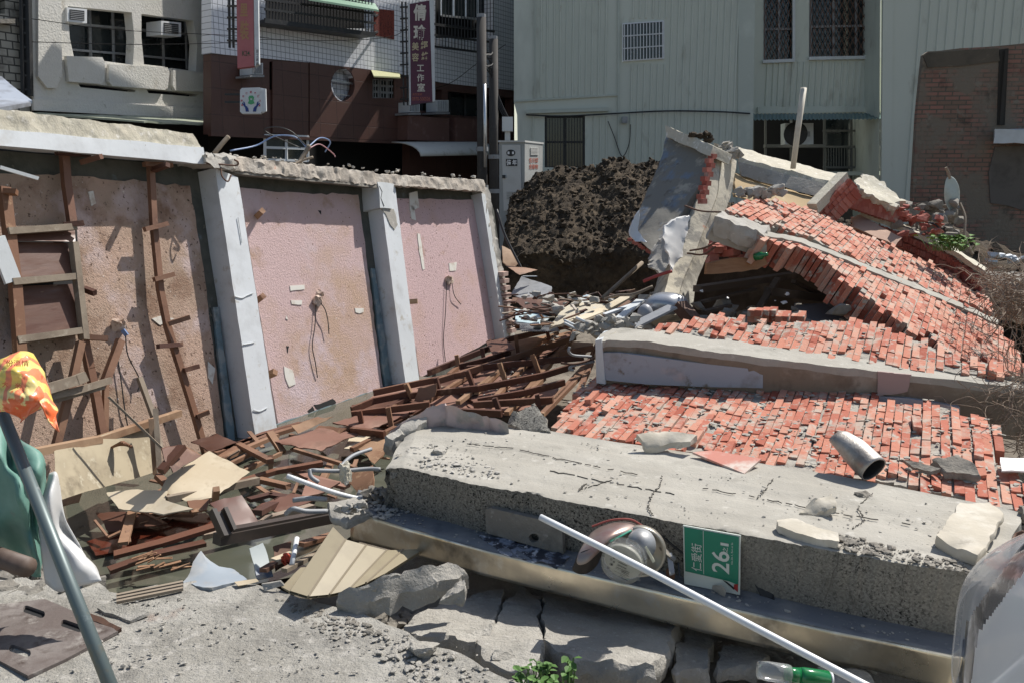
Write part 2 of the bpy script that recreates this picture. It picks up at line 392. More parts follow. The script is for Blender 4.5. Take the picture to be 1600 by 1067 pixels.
M['stucco_b'] = mat('stained_stucco', (.50, .35, .27), [((.40, .29, .215), 1.5, .40, .60), ((.25, .15, .10), 3.2, .52, .70), ((.56, .44, .41), 2.1, .56, .68), ((.10, .06, .04), 32, .60, .67), ((.08, .05, .03), 12, .67, .73), ((.70, .64, .58), 34, .66, .72)], .95, [(150, .8, 'n', .008), (60, .8, 'n', .010)])
M['stain'] = mat('black_mouldy_render', (.10, .10, .085), [((.055, .06, .05), 6, .45, .7), ((.16, .20, .21), 4, .62, .72), ((.22, .19, .15), 12, .64, .74)], .95, [(40, .5, 'n', .01)])
M['redwood'] = mat('red_brown_timber', (.145, .058, .032), [((.27, .15, .09), 0, .45, .95, 'objr'), ((.075, .03, .02), 0, .42, .05, 'objr'), ((.30, .175, .105), 0, .55, 1.0, 'attr'), ((.35, .30, .24), 0, .93, .97, 'attr'), ((.07, .028, .017), 3, .5, .75), ((.24, .13, .08), 9, .58, .72)], .6, [(40, .3, 'n', .004)])
M['tanwood'] = mat('tan_bare_timber', (.30, .17, .095), [((.36, .24, .15), 0, .5, 1, 'objr'), ((.19, .09, .05), 0, .45, .1, 'objr'), ((.20, .10, .05), 4, .45, .7), ((.42, .27, .16), 10, .58, .72)], .75, [(50, .3, 'n', .004)])  # bare timber in a lighter tan of its own
M['greywood'] = mat('weathered_timber', (.27, .22, .165), [((.17, .13, .095), 5, .45, .7), ((.38, .33, .26), 14, .6, .75)], .85, [(60, .3, 'n', .004)])
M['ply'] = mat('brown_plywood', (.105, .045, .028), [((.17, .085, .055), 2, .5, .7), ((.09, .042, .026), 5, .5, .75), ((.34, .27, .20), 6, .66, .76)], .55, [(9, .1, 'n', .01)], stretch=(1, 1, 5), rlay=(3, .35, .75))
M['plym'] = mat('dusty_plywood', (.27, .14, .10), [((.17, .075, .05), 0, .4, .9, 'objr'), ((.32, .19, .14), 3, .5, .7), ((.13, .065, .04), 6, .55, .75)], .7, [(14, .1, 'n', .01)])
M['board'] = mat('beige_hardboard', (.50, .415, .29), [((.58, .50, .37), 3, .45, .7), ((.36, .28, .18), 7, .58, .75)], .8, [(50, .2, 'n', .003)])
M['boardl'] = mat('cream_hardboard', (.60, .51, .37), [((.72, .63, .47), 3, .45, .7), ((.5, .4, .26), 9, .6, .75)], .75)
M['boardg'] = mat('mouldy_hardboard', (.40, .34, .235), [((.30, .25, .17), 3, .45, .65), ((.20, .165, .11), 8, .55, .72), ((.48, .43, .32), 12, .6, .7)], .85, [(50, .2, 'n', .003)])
M['brick'] = mat('red_brick', (.43, .135, .085), [((.50, .20, .13), 0, .25, .5, 'attr'), ((.54, .29, .205), 0, .64, .78, 'attr'), ((.33, .08, .045), 0, .80, .97, 'attr'), ((.62, .33, .25), 9, .58, .74), ((.45, .36, .29), 6, .52, .66), ((.43, .38, .32), 17, .56, .64), ((.30, .09, .06), 22, .62, .75)], .92, [(40, .5, 'n', .008)])
M['brickd'] = mat('weathered_red_brick', (.33, .10, .075), [((.42, .17, .13), 0, .3, .65, 'attr'), ((.30, .08, .055), 0, .72, .95, 'attr'), ((.42, .33, .28), 6, .58, .7), ((.24, .07, .05), 22, .6, .75)], .92, [(40, .5, 'n', .008)])
M['mortar'] = mat('grey_mortar', (.36, .335, .29), [((.46, .44, .39), 8, .5, .7), ((.20, .18, .155), 14, .55, .75), ((.48, .2, .13), 9, .68, .75)], .95, [(30, .8, 'n', .015)])
M['steel'] = mat('brushed_stainless', (.92, .83, .66), [((.66, .59, .47), 2, .42, .62), ((.86, .83, .75), 7, .55, .7), ((.34, .31, .26), 3.3, .60, .72)], .33, [(5, .06, 'n', .02)], metal=.95, rlay=(4, .24, .45))  # warm beige tint puts the reflected sunlit ground into the colour
M['dust'] = mat('dusty_steel', (.16, .17, .185), [((.24, .24, .235), 6, .5, .7), ((.09, .10, .12), 9, .55, .72), ((.33, .32, .30), 40, .64, .72)], .8, [(50, .4, 'n', .004)])
M['galv'] = mat('galvanised_steel', (.30, .31, .32), [((.20, .21, .22), 6, .5, .7), ((.26, .19, .13), 12, .62, .76)], .6, (), metal=.15)
M['rust'] = mat('rusty_steel', (.12, .062, .04), [((.20, .10, .06), 8, .5, .7), ((.06, .04, .032), 5, .5, .75), ((.26, .22, .19), 3, .62, .75)], .8, [(60, .4, 'n', .004)])
M['darkm'] = mat('dark_metal', (.035, .036, .038), [((.08, .075, .07), 6, .55, .75)], .5, metal=.3)
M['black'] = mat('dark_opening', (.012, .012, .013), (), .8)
M['glass'] = mat('window_glass', (.018, .024, .026), [((.04, .05, .052), 1.3, .45, .7)], .08, spec=.8)
M['pvc'] = mat('white_pvc', (.74, .76, .77), [((.62, .62, .60), 12, .6, .75)], .4)
M['pvcb'] = mat('beige_pvc', (.29, .245, .16), [((.24, .20, .13), 5, .5, .7)], .45)
M['alu'] = mat('aluminium', (.62, .63, .64), [((.5, .5, .5), 8, .5, .7)], .35, metal=.8)
M['wht'] = mat('clean_white', (.80, .80, .80), (), .5)
M['wire'] = mat('black_wire', (.02, .02, .02), (), .9, spec=.1)
M['blk'] = mat('black_ink', (.02, .02, .02), (), .6)
# ---------------------------------------------------------------- ground, road, water
def struct(name, bm, m, **k): return mk(name, bm, m, kind='structure', loc=(0, 0, 0), **k)
bm = NB()
# site ground: one sheet out to the horizon, hollow where the house stood
def ghz(x, y):
    d = V((x - .2, y - 6.5)).length
    z = -.42 + .10 * noise.noise(V((x * .7, y * .7, 0))) + .05 * noise.noise(V((x * 3, y * 3, 2)))
    if y > 9: z += min(1, (y - 9) / 4) * .35
    return z
xs = [-300, -120, -50, -25, -14] + [-10 + i * .3 for i in range(76)] + [16, 25, 50, 120, 300]
ys = [-200, -60, -20, -6, -2, 0] + [1.5 + i * .3 for i in range(56)] + [22, 30, 50, 120, 300]
g = [[bm.verts.new((x, y, ghz(x, y) if abs(x) < 14 and 1 < y < 19 else -.42 + (.35 if y > 12 else 0))) for x in xs] for y in ys]
for i in range(len(ys) - 1):
    for j in range(len(xs) - 1): bm.faces.new((g[i][j], g[i][j + 1], g[i + 1][j + 1], g[i + 1][j]))
struct('ground', bm, M['dirt'])
M['water'] = mat('murky_water', (.085, .09, .068), [((.14, .145, .115), 1.5, .5, .7), ((.045, .05, .038), 3, .55, .75)], .08, [(3, .05, 'n', .01)], spec=.7)
bm = NB()
wp = [Z(x, y, -.30) for x, y in ((-260, 1000), (120, 965), (330, 925), (460, 900), (600, 800), (700, 700), (760, 600), (640, 585), (420, 660), (200, 700), (-260, 800))]
bm.faces.new([bm.verts.new(p) for p in wp])
struct('water', bm, M['water'])
# near road: a thick concrete sheet with a broken far edge
edge = [(-400, 900), (-60, 900), (60, 905), (150, 912), (182, 926), (240, 915), (290, 909), (345, 905), (392, 913), (440, 925), (500, 945), (560, 958), (600, 972), (628, 985), (655, 1000), (700, 1012), (752, 1040), (800, 1060), (880, 1082), (1050, 1096)]
far = [Z(x, y, 0) for x, y in edge]
outl = far + [V((1.2, 2.2, 0)), V((1.5, -3, 0)), V((-6, -3, 0)), V((-6, 3.2, 0))]
bm = NB()
nx, ny = 150, 46; fx = [p.x for p in far]
def edge_y(x):
    for a, b in zip(far[:-1], far[1:]):
        if a.x <= x <= b.x: return a.y + (b.y - a.y) * (x - a.x) / (b.x - a.x + 1e-9)
    return far[0].y if x < far[0].x else far[-1].y
def road_z(x, y):
    return .012 * noise.noise(V((x * 1.1, y * 1.1, 5))) + .006 * noise.noise(V((x * 5, y * 5, 1)))
G = []
for j in range(ny + 1):
    row = []
    for i in range(nx + 1):
        x = -4.6 + 6.2 * i / nx; ey = edge_y(x) + .035 * noise.noise(V((x * 9, 0, 0))) + .02 * noise.noise(V((x * 31, 0, 0)))
        t = j / ny; y = 1.2 + (ey - 1.2) * (1 - (1 - t) ** 1.4)
        row.append(bm.verts.new((x, y, road_z(x, y))))
    G.append(row)
for j in range(ny):
    for i in range(nx): bm.faces.new((G[j][i], G[j][i + 1], G[j + 1][i + 1], G[j + 1][i]))
prev = G[-1]
for k in range(1, 4):
    cur = []
    for i in range(nx + 1):
        p = G[-1][i].co; q = V((p.x, p.y - .02 * k, -.13 * k)) + noise.noise_vector(V((p.x * 8, k, 0))) * .03; cur.append(bm.verts.new(q))
    for i in range(nx): bm.faces.new((prev[i], prev[i + 1], cur[i + 1], cur[i]))
    prev = cur
# the rest of the street behind the camera
b = [bm.verts.new(p) for p in ((-4.6, -12, 0), (1.6, -12, 0))]; bm.faces.new((b[0], b[1]) + tuple(G[0][i] for i in range(nx, -1, -1)))
struct('road', bm, M['road'])
bm = NB()    # sunken broken verge under the steel box beam
q = [Z(600, 985, -.26), Z(1500, 1120, -.14), Z(1750, 900, -.14), Z(640, 800, -.16)]
slabq(bm, [V((-.6, 2.5, -.26)), V((2.6, 1.7, -.2)), V((2.9, 3.2, -.2)), V((-.6, 4.3, -.26))], V((0, 0, -.2)), (60, 36, 2), amp=.03, sca=5)
struct('broken_verge', bm, M['road'])

# ---------------------------------------------------------------- beige stucco building, far left
M['bstucco'] = mat('beige_rough_stucco', (.68, .66, .60), [((.74, .72, .67), 1.2, .45, .7), ((.36, .32, .24), 2.2, .6, .8), ((.28, .26, .2), 5, .68, .8)], .95, [(26, .5, 'n', .03)])
M['wtile'] = mat('small_white_tiles', (.78, .80, .84), [((.5, .51, .52), 1.2, .6, .85)], .35, wall=35, brick=dict(c2=(.82, .84, .88), mortar=(.27, .285, .32), w=.115, h=.115, ms=.0065, off=0))
M['gtile'] = mat('stained_grey_tiles', (.30, .29, .25), [((.06, .055, .045), 1.3, .5, .65)], .6, wall=31, brick=dict(c2=(.36, .35, .31), mortar=(.05, .05, .045), w=.2, h=.13, ms=.012))
M['maroon'] = mat('maroon_brown_tiles', (.095, .045, .035), [((.135, .07, .055), 1.5, .5, .75), ((.07, .035, .028), 3, .55, .8)], .45, wall=35, brick=dict(c2=(.108, .052, .04), mortar=(.06, .03, .025), w=.5, h=.5, ms=.008, off=0))
FB = Face(P(200, 180, 17), 26)
bld = empty('stucco_building', (FB.at(200, 260).x, FB.at(200, 260).y, 0), 'beige stucco house with two air conditioners above rounded balcony fronts', 'building')
T0 = -230
win1 = [(106, 10), (206, 20), (210, 60), (208, 102), (163, 96), (160, 92), (116, 92), (109, 60)]
win2 = [(221, 22), (302, 33), (308, 70), (306, 112), (268, 107), (263, 113), (258, 105), (225, 101), (221, 60)]
slot1 = [(122, 131), (164, 134), (212, 141), (211, 145), (126, 137)]
slot2 = [(229, 140), (268, 143), (308, 148), (306, 152), (232, 146)]
bm = NB(); plate(bm, FB, [(46, T0), (50, 0), (53, 172), (205, 180), (360, 188), (357, 0), (352, T0)], [win1, win2, slot1, slot2], 0, .22)
mk('wall', bm, M['bstucco'], bld)
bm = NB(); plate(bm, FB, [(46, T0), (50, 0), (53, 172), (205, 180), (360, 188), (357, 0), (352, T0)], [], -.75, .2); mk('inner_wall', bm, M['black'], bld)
bm = NB()
for poly in ([(104, 88), (160, 90), (164, 98), (163, 128), (158, 132), (108, 128)], [(171, 101), (220, 104), (262, 106), (265, 114), (262, 138), (258, 141), (176, 135), (170, 128)], [(271, 110), (318, 114), (318, 144), (274, 142), (270, 134)]):
    plate(bm, FB, poly, [], .09, .07)
mk('balcony_front', bm, M['bstucco'], bld)
bm = NB()
for x0, x1 in ((60, 94), (333, 352)): plate(bm, FB, [(x0, T0), (x1, T0), (x1 + 3, 120), (x1 - 6, 138), (x0 + 14, 138), (x0, 120)], [], .07, .06)
plate(bm, FB, [(52, 155), (360, 172), (360, 189), (53, 173)], [], .06, .05); mk('raised_panel', bm, M['bstucco'], bld)
for a, fr in (((108, 12, 205, 100), ((145, 14), (185, 20))), ((222, 22, 305, 108), ((245, 24), (285, 28)))):
    bm = NB(); x0, y0, x1, y1 = a
    for p, q in (((x0, y0 + 25), (x1, y0 + 34)), ((x0, y0 + 66), (x1, y0 + 74)), ((x0 + 32, y0), (x0 + 34, y1)), ((x0 + 68, y0), (x0 + 70, y1)), ((x0 + 94, y0), (x0 + 92, y1))):
        bar(bm, FB.at(*p, -.5), FB.at(*q, -.5), .04, .04)
    wf = mk('window', bm, M['galv'], bld)
    bm = NB(); plate(bm, FB, rect(x0 - 4, y0 - 12, x1 + 6, y1 + 12), [], -.56, .01); mk('pane', bm, M['glass'], wf)
# side return of the facade
bm = NB(); a, b = FB.at(357, 0), FB.at(360, 188); up = FB.at(352, T0); d = -FB.n * 6
bm.faces.new([bm.verts.new(p) for p in (up + FB.n * -.23, b + FB.n * -.23, b + d, up + d)]); mk('side_wall', bm, M['bstucco'], bld)
def window_ac(px, py, off, label):
    e = empty('air_conditioner', FB.at(px, py + 12, off), label, 'air conditioner', 'window air conditioners on the stucco building')
    bm = NB(); plate(bm, FB, [(px - 16, py - 12), (px + 15, py - 9), (px + 15, py + 13), (px - 16, py + 10)], [], off, .42); mk('casing', bm, M['pvc'], e)
    bm = NB(); plate(bm, FB, [(px - 12, py - 9), (px + 11, py - 6.5), (px + 11, py + 9), (px - 12, py + 7)], [], off + .006, .005)
    gg = mk('grille', bm, M['darkm'], e)
    bm = NB()
    for k in range(5): bar(bm, FB.at(px - 11, py - 6 + k * 2.8, off + .012), FB.at(px + 10, py - 3.6 + k * 2.8, off + .012), .012)
    mk('slat', bm, M['galv'], gg)
window_ac(121, 24, .05, 'white window air conditioner at the top left of the left stucco opening')
window_ac(268, 45, .05, 'white window air conditioner high in the right stucco opening')
# awning under it and the dark shop front
bm = NB(); slabq(bm, [FB.at(50, 176, .05), FB.at(365, 187, .05), FB.at(403, 197, 1.0), FB.at(225, 190, 1.2)], V((0, 0, -.03)), (30, 3, 1), amp=.02, sca=3)
M['awn'] = mat('faded_green_sheet', (.30, .33, .25), [((.42, .44, .36), 3, .5, .7), ((.16, .15, .11), 5, .6, .75)], .6)
mk('sheet_awning', bm, M['awn'], label='faded green sheet awning under the beige stucco house', cat='awning')
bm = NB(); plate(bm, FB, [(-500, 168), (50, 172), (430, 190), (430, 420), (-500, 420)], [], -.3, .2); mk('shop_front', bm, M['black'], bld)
# grey tiled neighbour at the frame's left edge
FT = Face(FB.at(50, 100, -.05), 31)
bld2 = empty('tiled_building', (FT.at(10, 250).x, FT.at(10, 250).y, 0), 'mouldy grey tiled building at the left edge beside the beige stucco house', 'building')
bm = NB(); plate(bm, FT, [(-700, T0), (44, T0), (50, 180), (-700, 150)], [rect(-90, 5, -30, 60), rect(-20, -60, 8, 22)], 0, .15); mk('wall', bm, M['gtile'], bld2)
bm = NB(); plate(bm, FT, rect(-100, -80, 12, 80), [], -.2, .05); mk('window', bm, M['glass'], bld2)
bm = NB(); plate(bm, FT, [(-700, 24), (24, 30), (24, 37), (-700, 32)], [], .15, .2); mk('sill', bm, M['conc_d'], bld2)
bm = NB(); bar(bm, FT.at(46, 150, .1), FT.at(38, -200, .1), .09); bar(bm, FT.at(36, 150, .1), FT.at(29, -200, .1), .05)
for k in range(9): bar(bm, FT.at(36 - k * .4, 140 - k * 22, .1), FT.at(46 - k * .4, 141 - k * 22, .1), .03)
mk('drain_pipe', bm, M['darkm'], bld2)
# small white tin roof at the far left
e = NB(); slabq(e, [P(-60, 115, 9.5), P(2, 120, 9.5), P(50, 158, 9), P(-60, 165, 8.6)], V((0, 0, -.03)), (8, 3, 1), amp=.01, mi=0)
slabq(e, [P(-60, 152, 8.8), P(20, 148, 9.2), P(48, 160, 8.9), P(-20, 172, 8.4)], V((0, 0, -.04)))
mk('tin_roof', e, mat('dusty_pale_tin', (.5, .54, .6), [((.25, .25, .26), 3, .5, .7)], .5, metal=.3), label='crumpled pale tin roof sheets at the left edge behind the wall top', cat='roof sheet')

# ---------------------------------------------------------------- white tiled and maroon building in the middle
FM = Face(P(600, 120, 21), 35)
mid = empty('apartment_building', (FM.at(600, 265).x, FM.at(600, 265).y, 0), 'shaded apartment block, white tiles above and maroon tiles with a round window below', 'building')
bm = NB()
plate(bm, FM, [(330, T0), (900, T0), (900, 152), (690, 130), (625, 116), (560, 107), (481, 98), (405, 91), (330, 84)], [rect(416, -200, 584, 45), rect(680, -200, 770, 60)], 0, .3)
mk('tiled_wall', bm, M['wtile'], mid)
circ = [(536 + 18.5 * cos(a * pi / 12), 133 + 26 * sin(a * pi / 12)) for a in range(24)]
bm = NB()
plate(bm, FM, [(330, 84), (405, 91), (481, 98), (625, 116), (690, 130), (900, 152), (900, 420), (640, 420), (640, 224), (330, 210)],
      [rect(421, 97, 461, 141), circ, rect(582, 124, 616, 154), [(640, 135), (690, 141), (690, 176), (640, 172)], [(700, 143), (800, 154), (800, 186), (700, 180)]], -.03, .25)
mk('maroon_wall', bm, M['maroon'], mid)
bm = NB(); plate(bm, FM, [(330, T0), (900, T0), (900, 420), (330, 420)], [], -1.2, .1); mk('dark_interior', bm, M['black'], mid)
bm = NB(); plate(bm, FM, [(426, 96), (482, 98), (482, 215), (426, 208)], [], .02, .03); plate(bm, FM, [(484, 98), (624, 116), (624, 221), (484, 214)], [circ, rect(582, 124, 616, 154)], .02, .03)
bmx = bm; mk('cladding_panel', bmx, M['maroon'], mid)
bm = NB(); lathe(bm, FM.at(536, 133, -.05), FM.n, [(.40, -.15), (.40, .03), (.37, .03), (.37, -.15)], 28); rw = mk('round_window', bm, M['wtile'], mid)
bm = NB(); plate(bm, FM, rect(510, 100, 562, 166), [], -.25, .02); mk('pane', bm, M['glass'], rw)
bm = NB(); bar(bm, FM.at(516, 126, -.1), FM.at(556, 132, -.1), .04); bar(bm, FM.at(516, 146, -.1), FM.at(556, 152, -.1), .03); mk('handrail', bm, M['alu'], rw)
def win(F, parent, x0, y0, x1, y1, sk=0, off=-.12, fm='alu', nx_=1, ny_=1, bars=0, name='window', w_=.05):
    bm = NB()
    def q(x, y): return F.at(x, y + sk * (x - x0), off)
    for x in [x0 + (x1 - x0) * i / (nx_ + 1) for i in range(nx_ + 2)]: bar(bm, q(x, y0), q(x, y1), w_)
    for y in [y0 + (y1 - y0) * i / (ny_ + 1) for i in range(ny_ + 2)]: bar(bm, q(x0, y), q(x1, y), w_)
    o = mk(name, bm, M[fm], parent)
    bm = NB(); plate(bm, F, [(x0, y0), (x1, y0 + sk * (x1 - x0)), (x1, y1 + sk * (x1 - x0)), (x0, y1)], [], off - .03, .01); mk('pane', bm, M['glass'], o)
    if bars:
        bm = NB()
        for i in range(bars): x = x0 + (x1 - x0) * (i + .5) / bars; bar(bm, q(x, y0) + F.n * .05, q(x, y1) + F.n * .05, .016)
        mk('bars', bm, M[fm], o)
    return o
win(FM, mid, 421, 97, 461, 141, .02, -.2, 'darkm', 2, 1)
win(FM, mid, 582, 124, 616, 154, .06, -.05, 'galv', 2, 2, 8)
win(FM, mid, 645, 137, 688, 176, .1, -.5, 'darkm', 2, 0)
win(FM, mid, 703, 145, 798, 186, .1, -.5, 'darkm', 3, 0)
win(FM, mid, 690, -100, 765, 25, .1, -.3, 'alu', 3, 1)
win(FM, mid, 414, 212, 481, 250, .03, .02, 'pvc', 1, 1, name='shop_window')
# caged balcony
bm = NB()
for x in range(416, 586, 5): bar(bm, FM.at(x, -160, .45), FM.at(x, 32 + (x - 416) * .13, .45), .02)
for y in (-60, 0, 15, 31): bar(bm, FM.at(414, y, .45), FM.at(586, y + 22, .45), .045)
for y in (4, 30): bar(bm, FM.at(585, y + 22, .45), FM.at(590, y + 20, 0), .04)
plate(bm, FM, [(414, 31), (586, 53), (586, 58), (414, 36)], [], .5, .5); mk('balcony_cage', bm, M['darkm'], mid)
bm = NB()
for x in range(676, 772, 5): bar(bm, FM.at(x, -120, .4), FM.at(x, 72 + (x - 676) * .13, .4), .02)
for y in (38, 55, 73): bar(bm, FM.at(676, y, .4), FM.at(772, y + 12, .4), .05)
mk('balcony_cage', bm, M['darkm'], mid)
bm = NB(); plate(bm, FM, [(585, 14), (616, 17), (616, 62), (585, 55)], [], .03, .03); mk('net_panel', bm, mat('red_netting', (.20, .035, .02), [((.06, .012, .01), 30, .5, .6)], .7), mid)
bm = NB(); slabq(bm, [FM.at(478, -12, .2), FM.at(586, 6, .2), FM.at(592, 16, .9), FM.at(482, -2, .9)], V((0, 0, -.04))); mk('green_awning', bm, mat('green_corrugated_sheet', (.20, .34, .24), [((.30, .42, .32), 2, .5, .7)], .5), mid)
bm = NB(); slabq(bm, [FM.at(580, 110, .02), FM.at(624, 114, .02), FM.at(626, 121, .5), FM.at(584, 119, .5)], V((0, 0, -.03))); mk('window_canopy', bm, mat('yellow_canopy', (.42, .42, .22), (), .6), mid)
for k, (a, b_, c, d) in enumerate((((637, 181), (702, 186), (702, 222), (637, 219)), ((712, 184), (778, 190), (778, 226), (712, 223)))):
    bm = NB(); plate(bm, FM, [a, b_, c, d], [], .35, .5); mk('balcony_front', bm, mat('dusty_maroon_render', (.15, .075, .06), [((.22, .13, .11), 4, .55, .7)], .7), mid)
bm = NB(); plate(bm, FM, [(330, 208), (640, 222), (640, 226), (330, 213)], [], .08, .1); mk('ledge', bm, M['maroon'], mid)
for px, py, s, lb in ((402, 108, 9, 'small air conditioner box under the red hanging sign'), (692, 166, 9, 'air conditioner box between the purple sign and the pole'), (648, 168, 8, 'air conditioner box below the purple sign')):
    e = empty('air_conditioner', FM.at(px, py + s, .1), lb, 'air conditioner', 'outdoor units on the apartment block')
    bm = NB(); plate(bm, FM, rect(px - s, py - s, px + s, py + s), [], .38, .36); mk('casing', bm, M['greyp'], e)
    bm = NB()
    for k in range(6): bar(bm, FM.at(px - s * .8 + k * s * .3, py - s * .8, .39), FM.at(px - s * .8 + k * s * .3, py + s * .8, .39), .02)
    mk('grille', bm, M['galv'], e)
    bm = NB(); plate(bm, FM, rect(px - s - 2, py + s + 1, px + s + 2, py + s + 4), [], .45, .45); mk('bracket', bm, M['galv'], e)
# white curved canopies over the shop
for k, (x0, x1, y0, y1, lb) in enumerate(((612, 738, 224, 241, 'long dirty white curved canopy over the dark shop front'), (740, 784, 228, 243, 'short white curved canopy left of the white cabinet'))):
    bm = NB(); rows = []
    for i in range(7):
        t = i / 6; a = t * pi / 2; off = .3 + 1.15 * sin(a) * .8
        rows.append([FM.at(x, (y0 - 1) * 1.0, .3) + FM.n * (.9 * sin(a)) + V((0, 0, -.34 * (1 - cos(a)))) for x in [x0 + (x1 - x0) * j / 12 for j in range(13)]])
    gsheet(bm, rows, .03); mk('shop_canopy', bm, mat('dirty_white_canopy', (.60, .60, .56), [((.35, .32, .26), 4, .58, .75)], .6), label=lb, cat='canopy', smooth=True)
# wires along the facade
for i, (pp, r) in enumerate(((((415, 62), (520, 64), (610, 58), (640, 40)), .007), (((50, 30), (180, 47), (340, 55), (420, 60)), .006), (((50, 66), (200, 70), (340, 68), (415, 62)), .006), (((640, 145), (700, 132), (745, 100), (790, 70)), .008))):
    bm = NB(); tube(bm, curve_pts([FM.at(x, y, .8) for x, y in pp], 8), r, 5)
    mk('overhead_cable', bm, M['wire'], label=['thin black cable crossing the white tiles below the caged balcony', 'upper thin cable across the beige stucco house', 'lower thin cable across the beige stucco house', 'thin cable rising to the right behind the tall pole'][i], cat='cable')
# hanging purple sign
def lightbox(name, F, x0, x1, ytl, ytr, ybl, ybr, w3, off, dep, mface, label, cat='sign'):
    e = empty(name, F.at((x0 + x1) / 2, ybl, off), label, cat); return e
SP = Face(P(658, 80, 17.5), 80)        # sign faces roughly down the street
sg = empty('hanging_sign', SP.at(658, 163), 'tall purple hanging sign with white Chinese lettering for a beauty studio', 'sign')
bm = NB(); plate(bm, SP, [(639, 7), (672, 1), (678, 159), (641, 164)], [], 0, .2); mk('face', bm, mat('purple_sign_face', (.085, .012, .04), [((.06, .01, .03), 3, .5, .7)], .4), sg)
bm = NB(); plate(bm, SP, [(671, 0), (678, 0), (680, 158), (676, 160)], [], .012, .24); plate(bm, SP, [(638, 5), (640, 5), (642, 165), (640, 165)], [], .01, .22); mk('side_frame', bm, M['greyp'], sg)
inkw = mat('sign_cream_lettering', (.62, .58, .50), (), .5); inkt = mat('sign_tan_lettering', (.5, .42, .26), (), .5)
def st(body, px, py, hpx, wpx, m_=inkw, bold=.02, F=SP, par=None, o_=.006):
    par = par or sg; a = F.at(px, py - hpx / 2, o_); b = F.at(px, py + hpx / 2, o_); c = F.at(px - wpx / 2, py, o_); d = F.at(px + wpx / 2, py, o_)
    text('lettering', body, F.at(px, py, o_), d - c, a - b, (a - b).length, m_, par, (d - c).length, bold)
st('倩', 656, 20, 26, 20, bold=.03); st('瑜', 656, 51, 24, 20, bold=.03)
for c_, x, y in (('美', 649, 73), ('經', 663, 71), ('容', 649, 90), ('絡', 664, 88)): st(c_, x, y, 13, 11, inkt, .02)
st('工', 657, 107, 10, 11); st('作', 657, 122, 12, 11); st('室', 658, 137, 13, 12)
inkr = mat('sign_red_lettering', (.35, .10, .07), (), .5)
st('0970-500526', 658, 155, 6, 28, inkr, .01); st('風紋髮廊', 652, 148, 4, 15, inkr, .0)
bm = NB()
for x in (628, 634): bar(bm, P(x, 4, 17.9), P(x + 3, 165, 17.9), .03)
for k in range(9): bar(bm, P(626, 12 + k * 18, 17.9), P(641, 11 + k * 18, 17.7), .03)
mk('bracket', bm, M['darkm'], sg)
# faded red hanging sign
SR = Face(P(385, 50, 15), 78)
s2 = empty('hanging_sign', SR.at(385, 108), 'faded pink red hanging sign with worn tan characters beside the stucco house', 'sign')
bm = NB(); plate(bm, SR, [(367, -200), (395, -200), (397, 104), (371, 107)], [], 0, .18); mk('face', bm, mat('faded_red_sign', (.42, .13, .14), [((.48, .20, .19), 1.2, .45, .7), ((.38, .22, .22), 3, .58, .75)], .5), s2)
bm = NB(); plate(bm, SR, [(394, -200), (400, -200), (405, 100), (398, 104)], [], .01, .22); mk('side_frame', bm, M['white'], s2)
inkf = mat('faded_tan_lettering', (.42, .24, .12), (), .6)
st('堂', 380, -20, 26, 16, inkf, .03, SR, s2); st('里', 381, 16, 20, 12, inkf, .03, SR, s2); st('裝', 382, 48, 30, 14, inkf, .02, SR, s2); st('K24.', 385, 84, 8, 13, mat('dark_green_lettering', (.05, .09, .05), (), .6), .01, SR, s2)
for k, c_ in enumerate('屏工表具'): st(c_, 402, 81 + k * 6.5, 5, 4, M['blk'], .0, SR, s2, .016)
bm = NB()
for x in (357, 363): bar(bm, P(x, -100, 15.2), P(x + 2, 75, 15.2), .035)
for k in range(9): bar(bm, P(356, -80 + k * 18, 15.2), P(370, -80 + k * 18, 15), .03)
mk('bracket', bm, M['darkm'], s2)
# small square sign with two hands
SH = Face(P(393, 158, 14), 80)
s3 = empty('square_sign', SH.at(393, 178), 'small square white box sign with two blue hands and a green figure', 'sign')
rr_ = [(375, 141), (378, 138), (406, 137), (409, 140), (410, 174), (407, 178), (378, 178), (375, 175)]
bm = NB(); plate(bm, SH, rr_, [], 0, .16); mk('box_frame', bm, M['white'], s3)
bm = NB(); plate(bm, SH, [(407, 138), (415, 139), (416, 174), (410, 177)], [], -.02, .1); mk('box_side', bm, M['white'], s3)
blue = mat('sign_blue', (.02, .05, .22), (), .5); grn = mat('sign_green', (.08, .36, .16), (), .5); redi = mat('sign_red', (.45, .06, .10), (), .5)
for sx in (-1, 1):
    bm = NB(); plate(bm, SH, [(392 + sx * p, q) for p, q in ((3, 175), (8, 175), (9, 169), (14, 162), (13, 161), (11, 164), (12, 159), (10, 160), (8, 166), (6, 167), (4, 170))], [], .006, .006); mk('hand_emblem', bm, blue, s3)
bm = NB(); plate(bm, SH, [(388, 153), (390, 150), (395, 150), (397, 153), (396, 158), (398, 162), (392, 164), (387, 162), (389, 158)], [[(391, 154), (394, 154), (394, 157), (391, 157)]], .006, .006); mk('green_emblem', bm, grn, s3)
for k, c_ in enumerate('臺南市仁愛養護之家'):
    a = radians(200 - k * 27.5); x, y = 392 + 14.5 * cos(a), 160 - 15.5 * sin(a); st(c_, x, y, 3.6, 3.2, redi, .02, SH, s3)
bm = NB(); bar(bm, P(352, 160, 14.1), P(376, 160, 14.05), .03); bar(bm, P(352, 148, 14.1), P(376, 148, 14.05), .03); mk('bracket', bm, M['darkm'], s3)

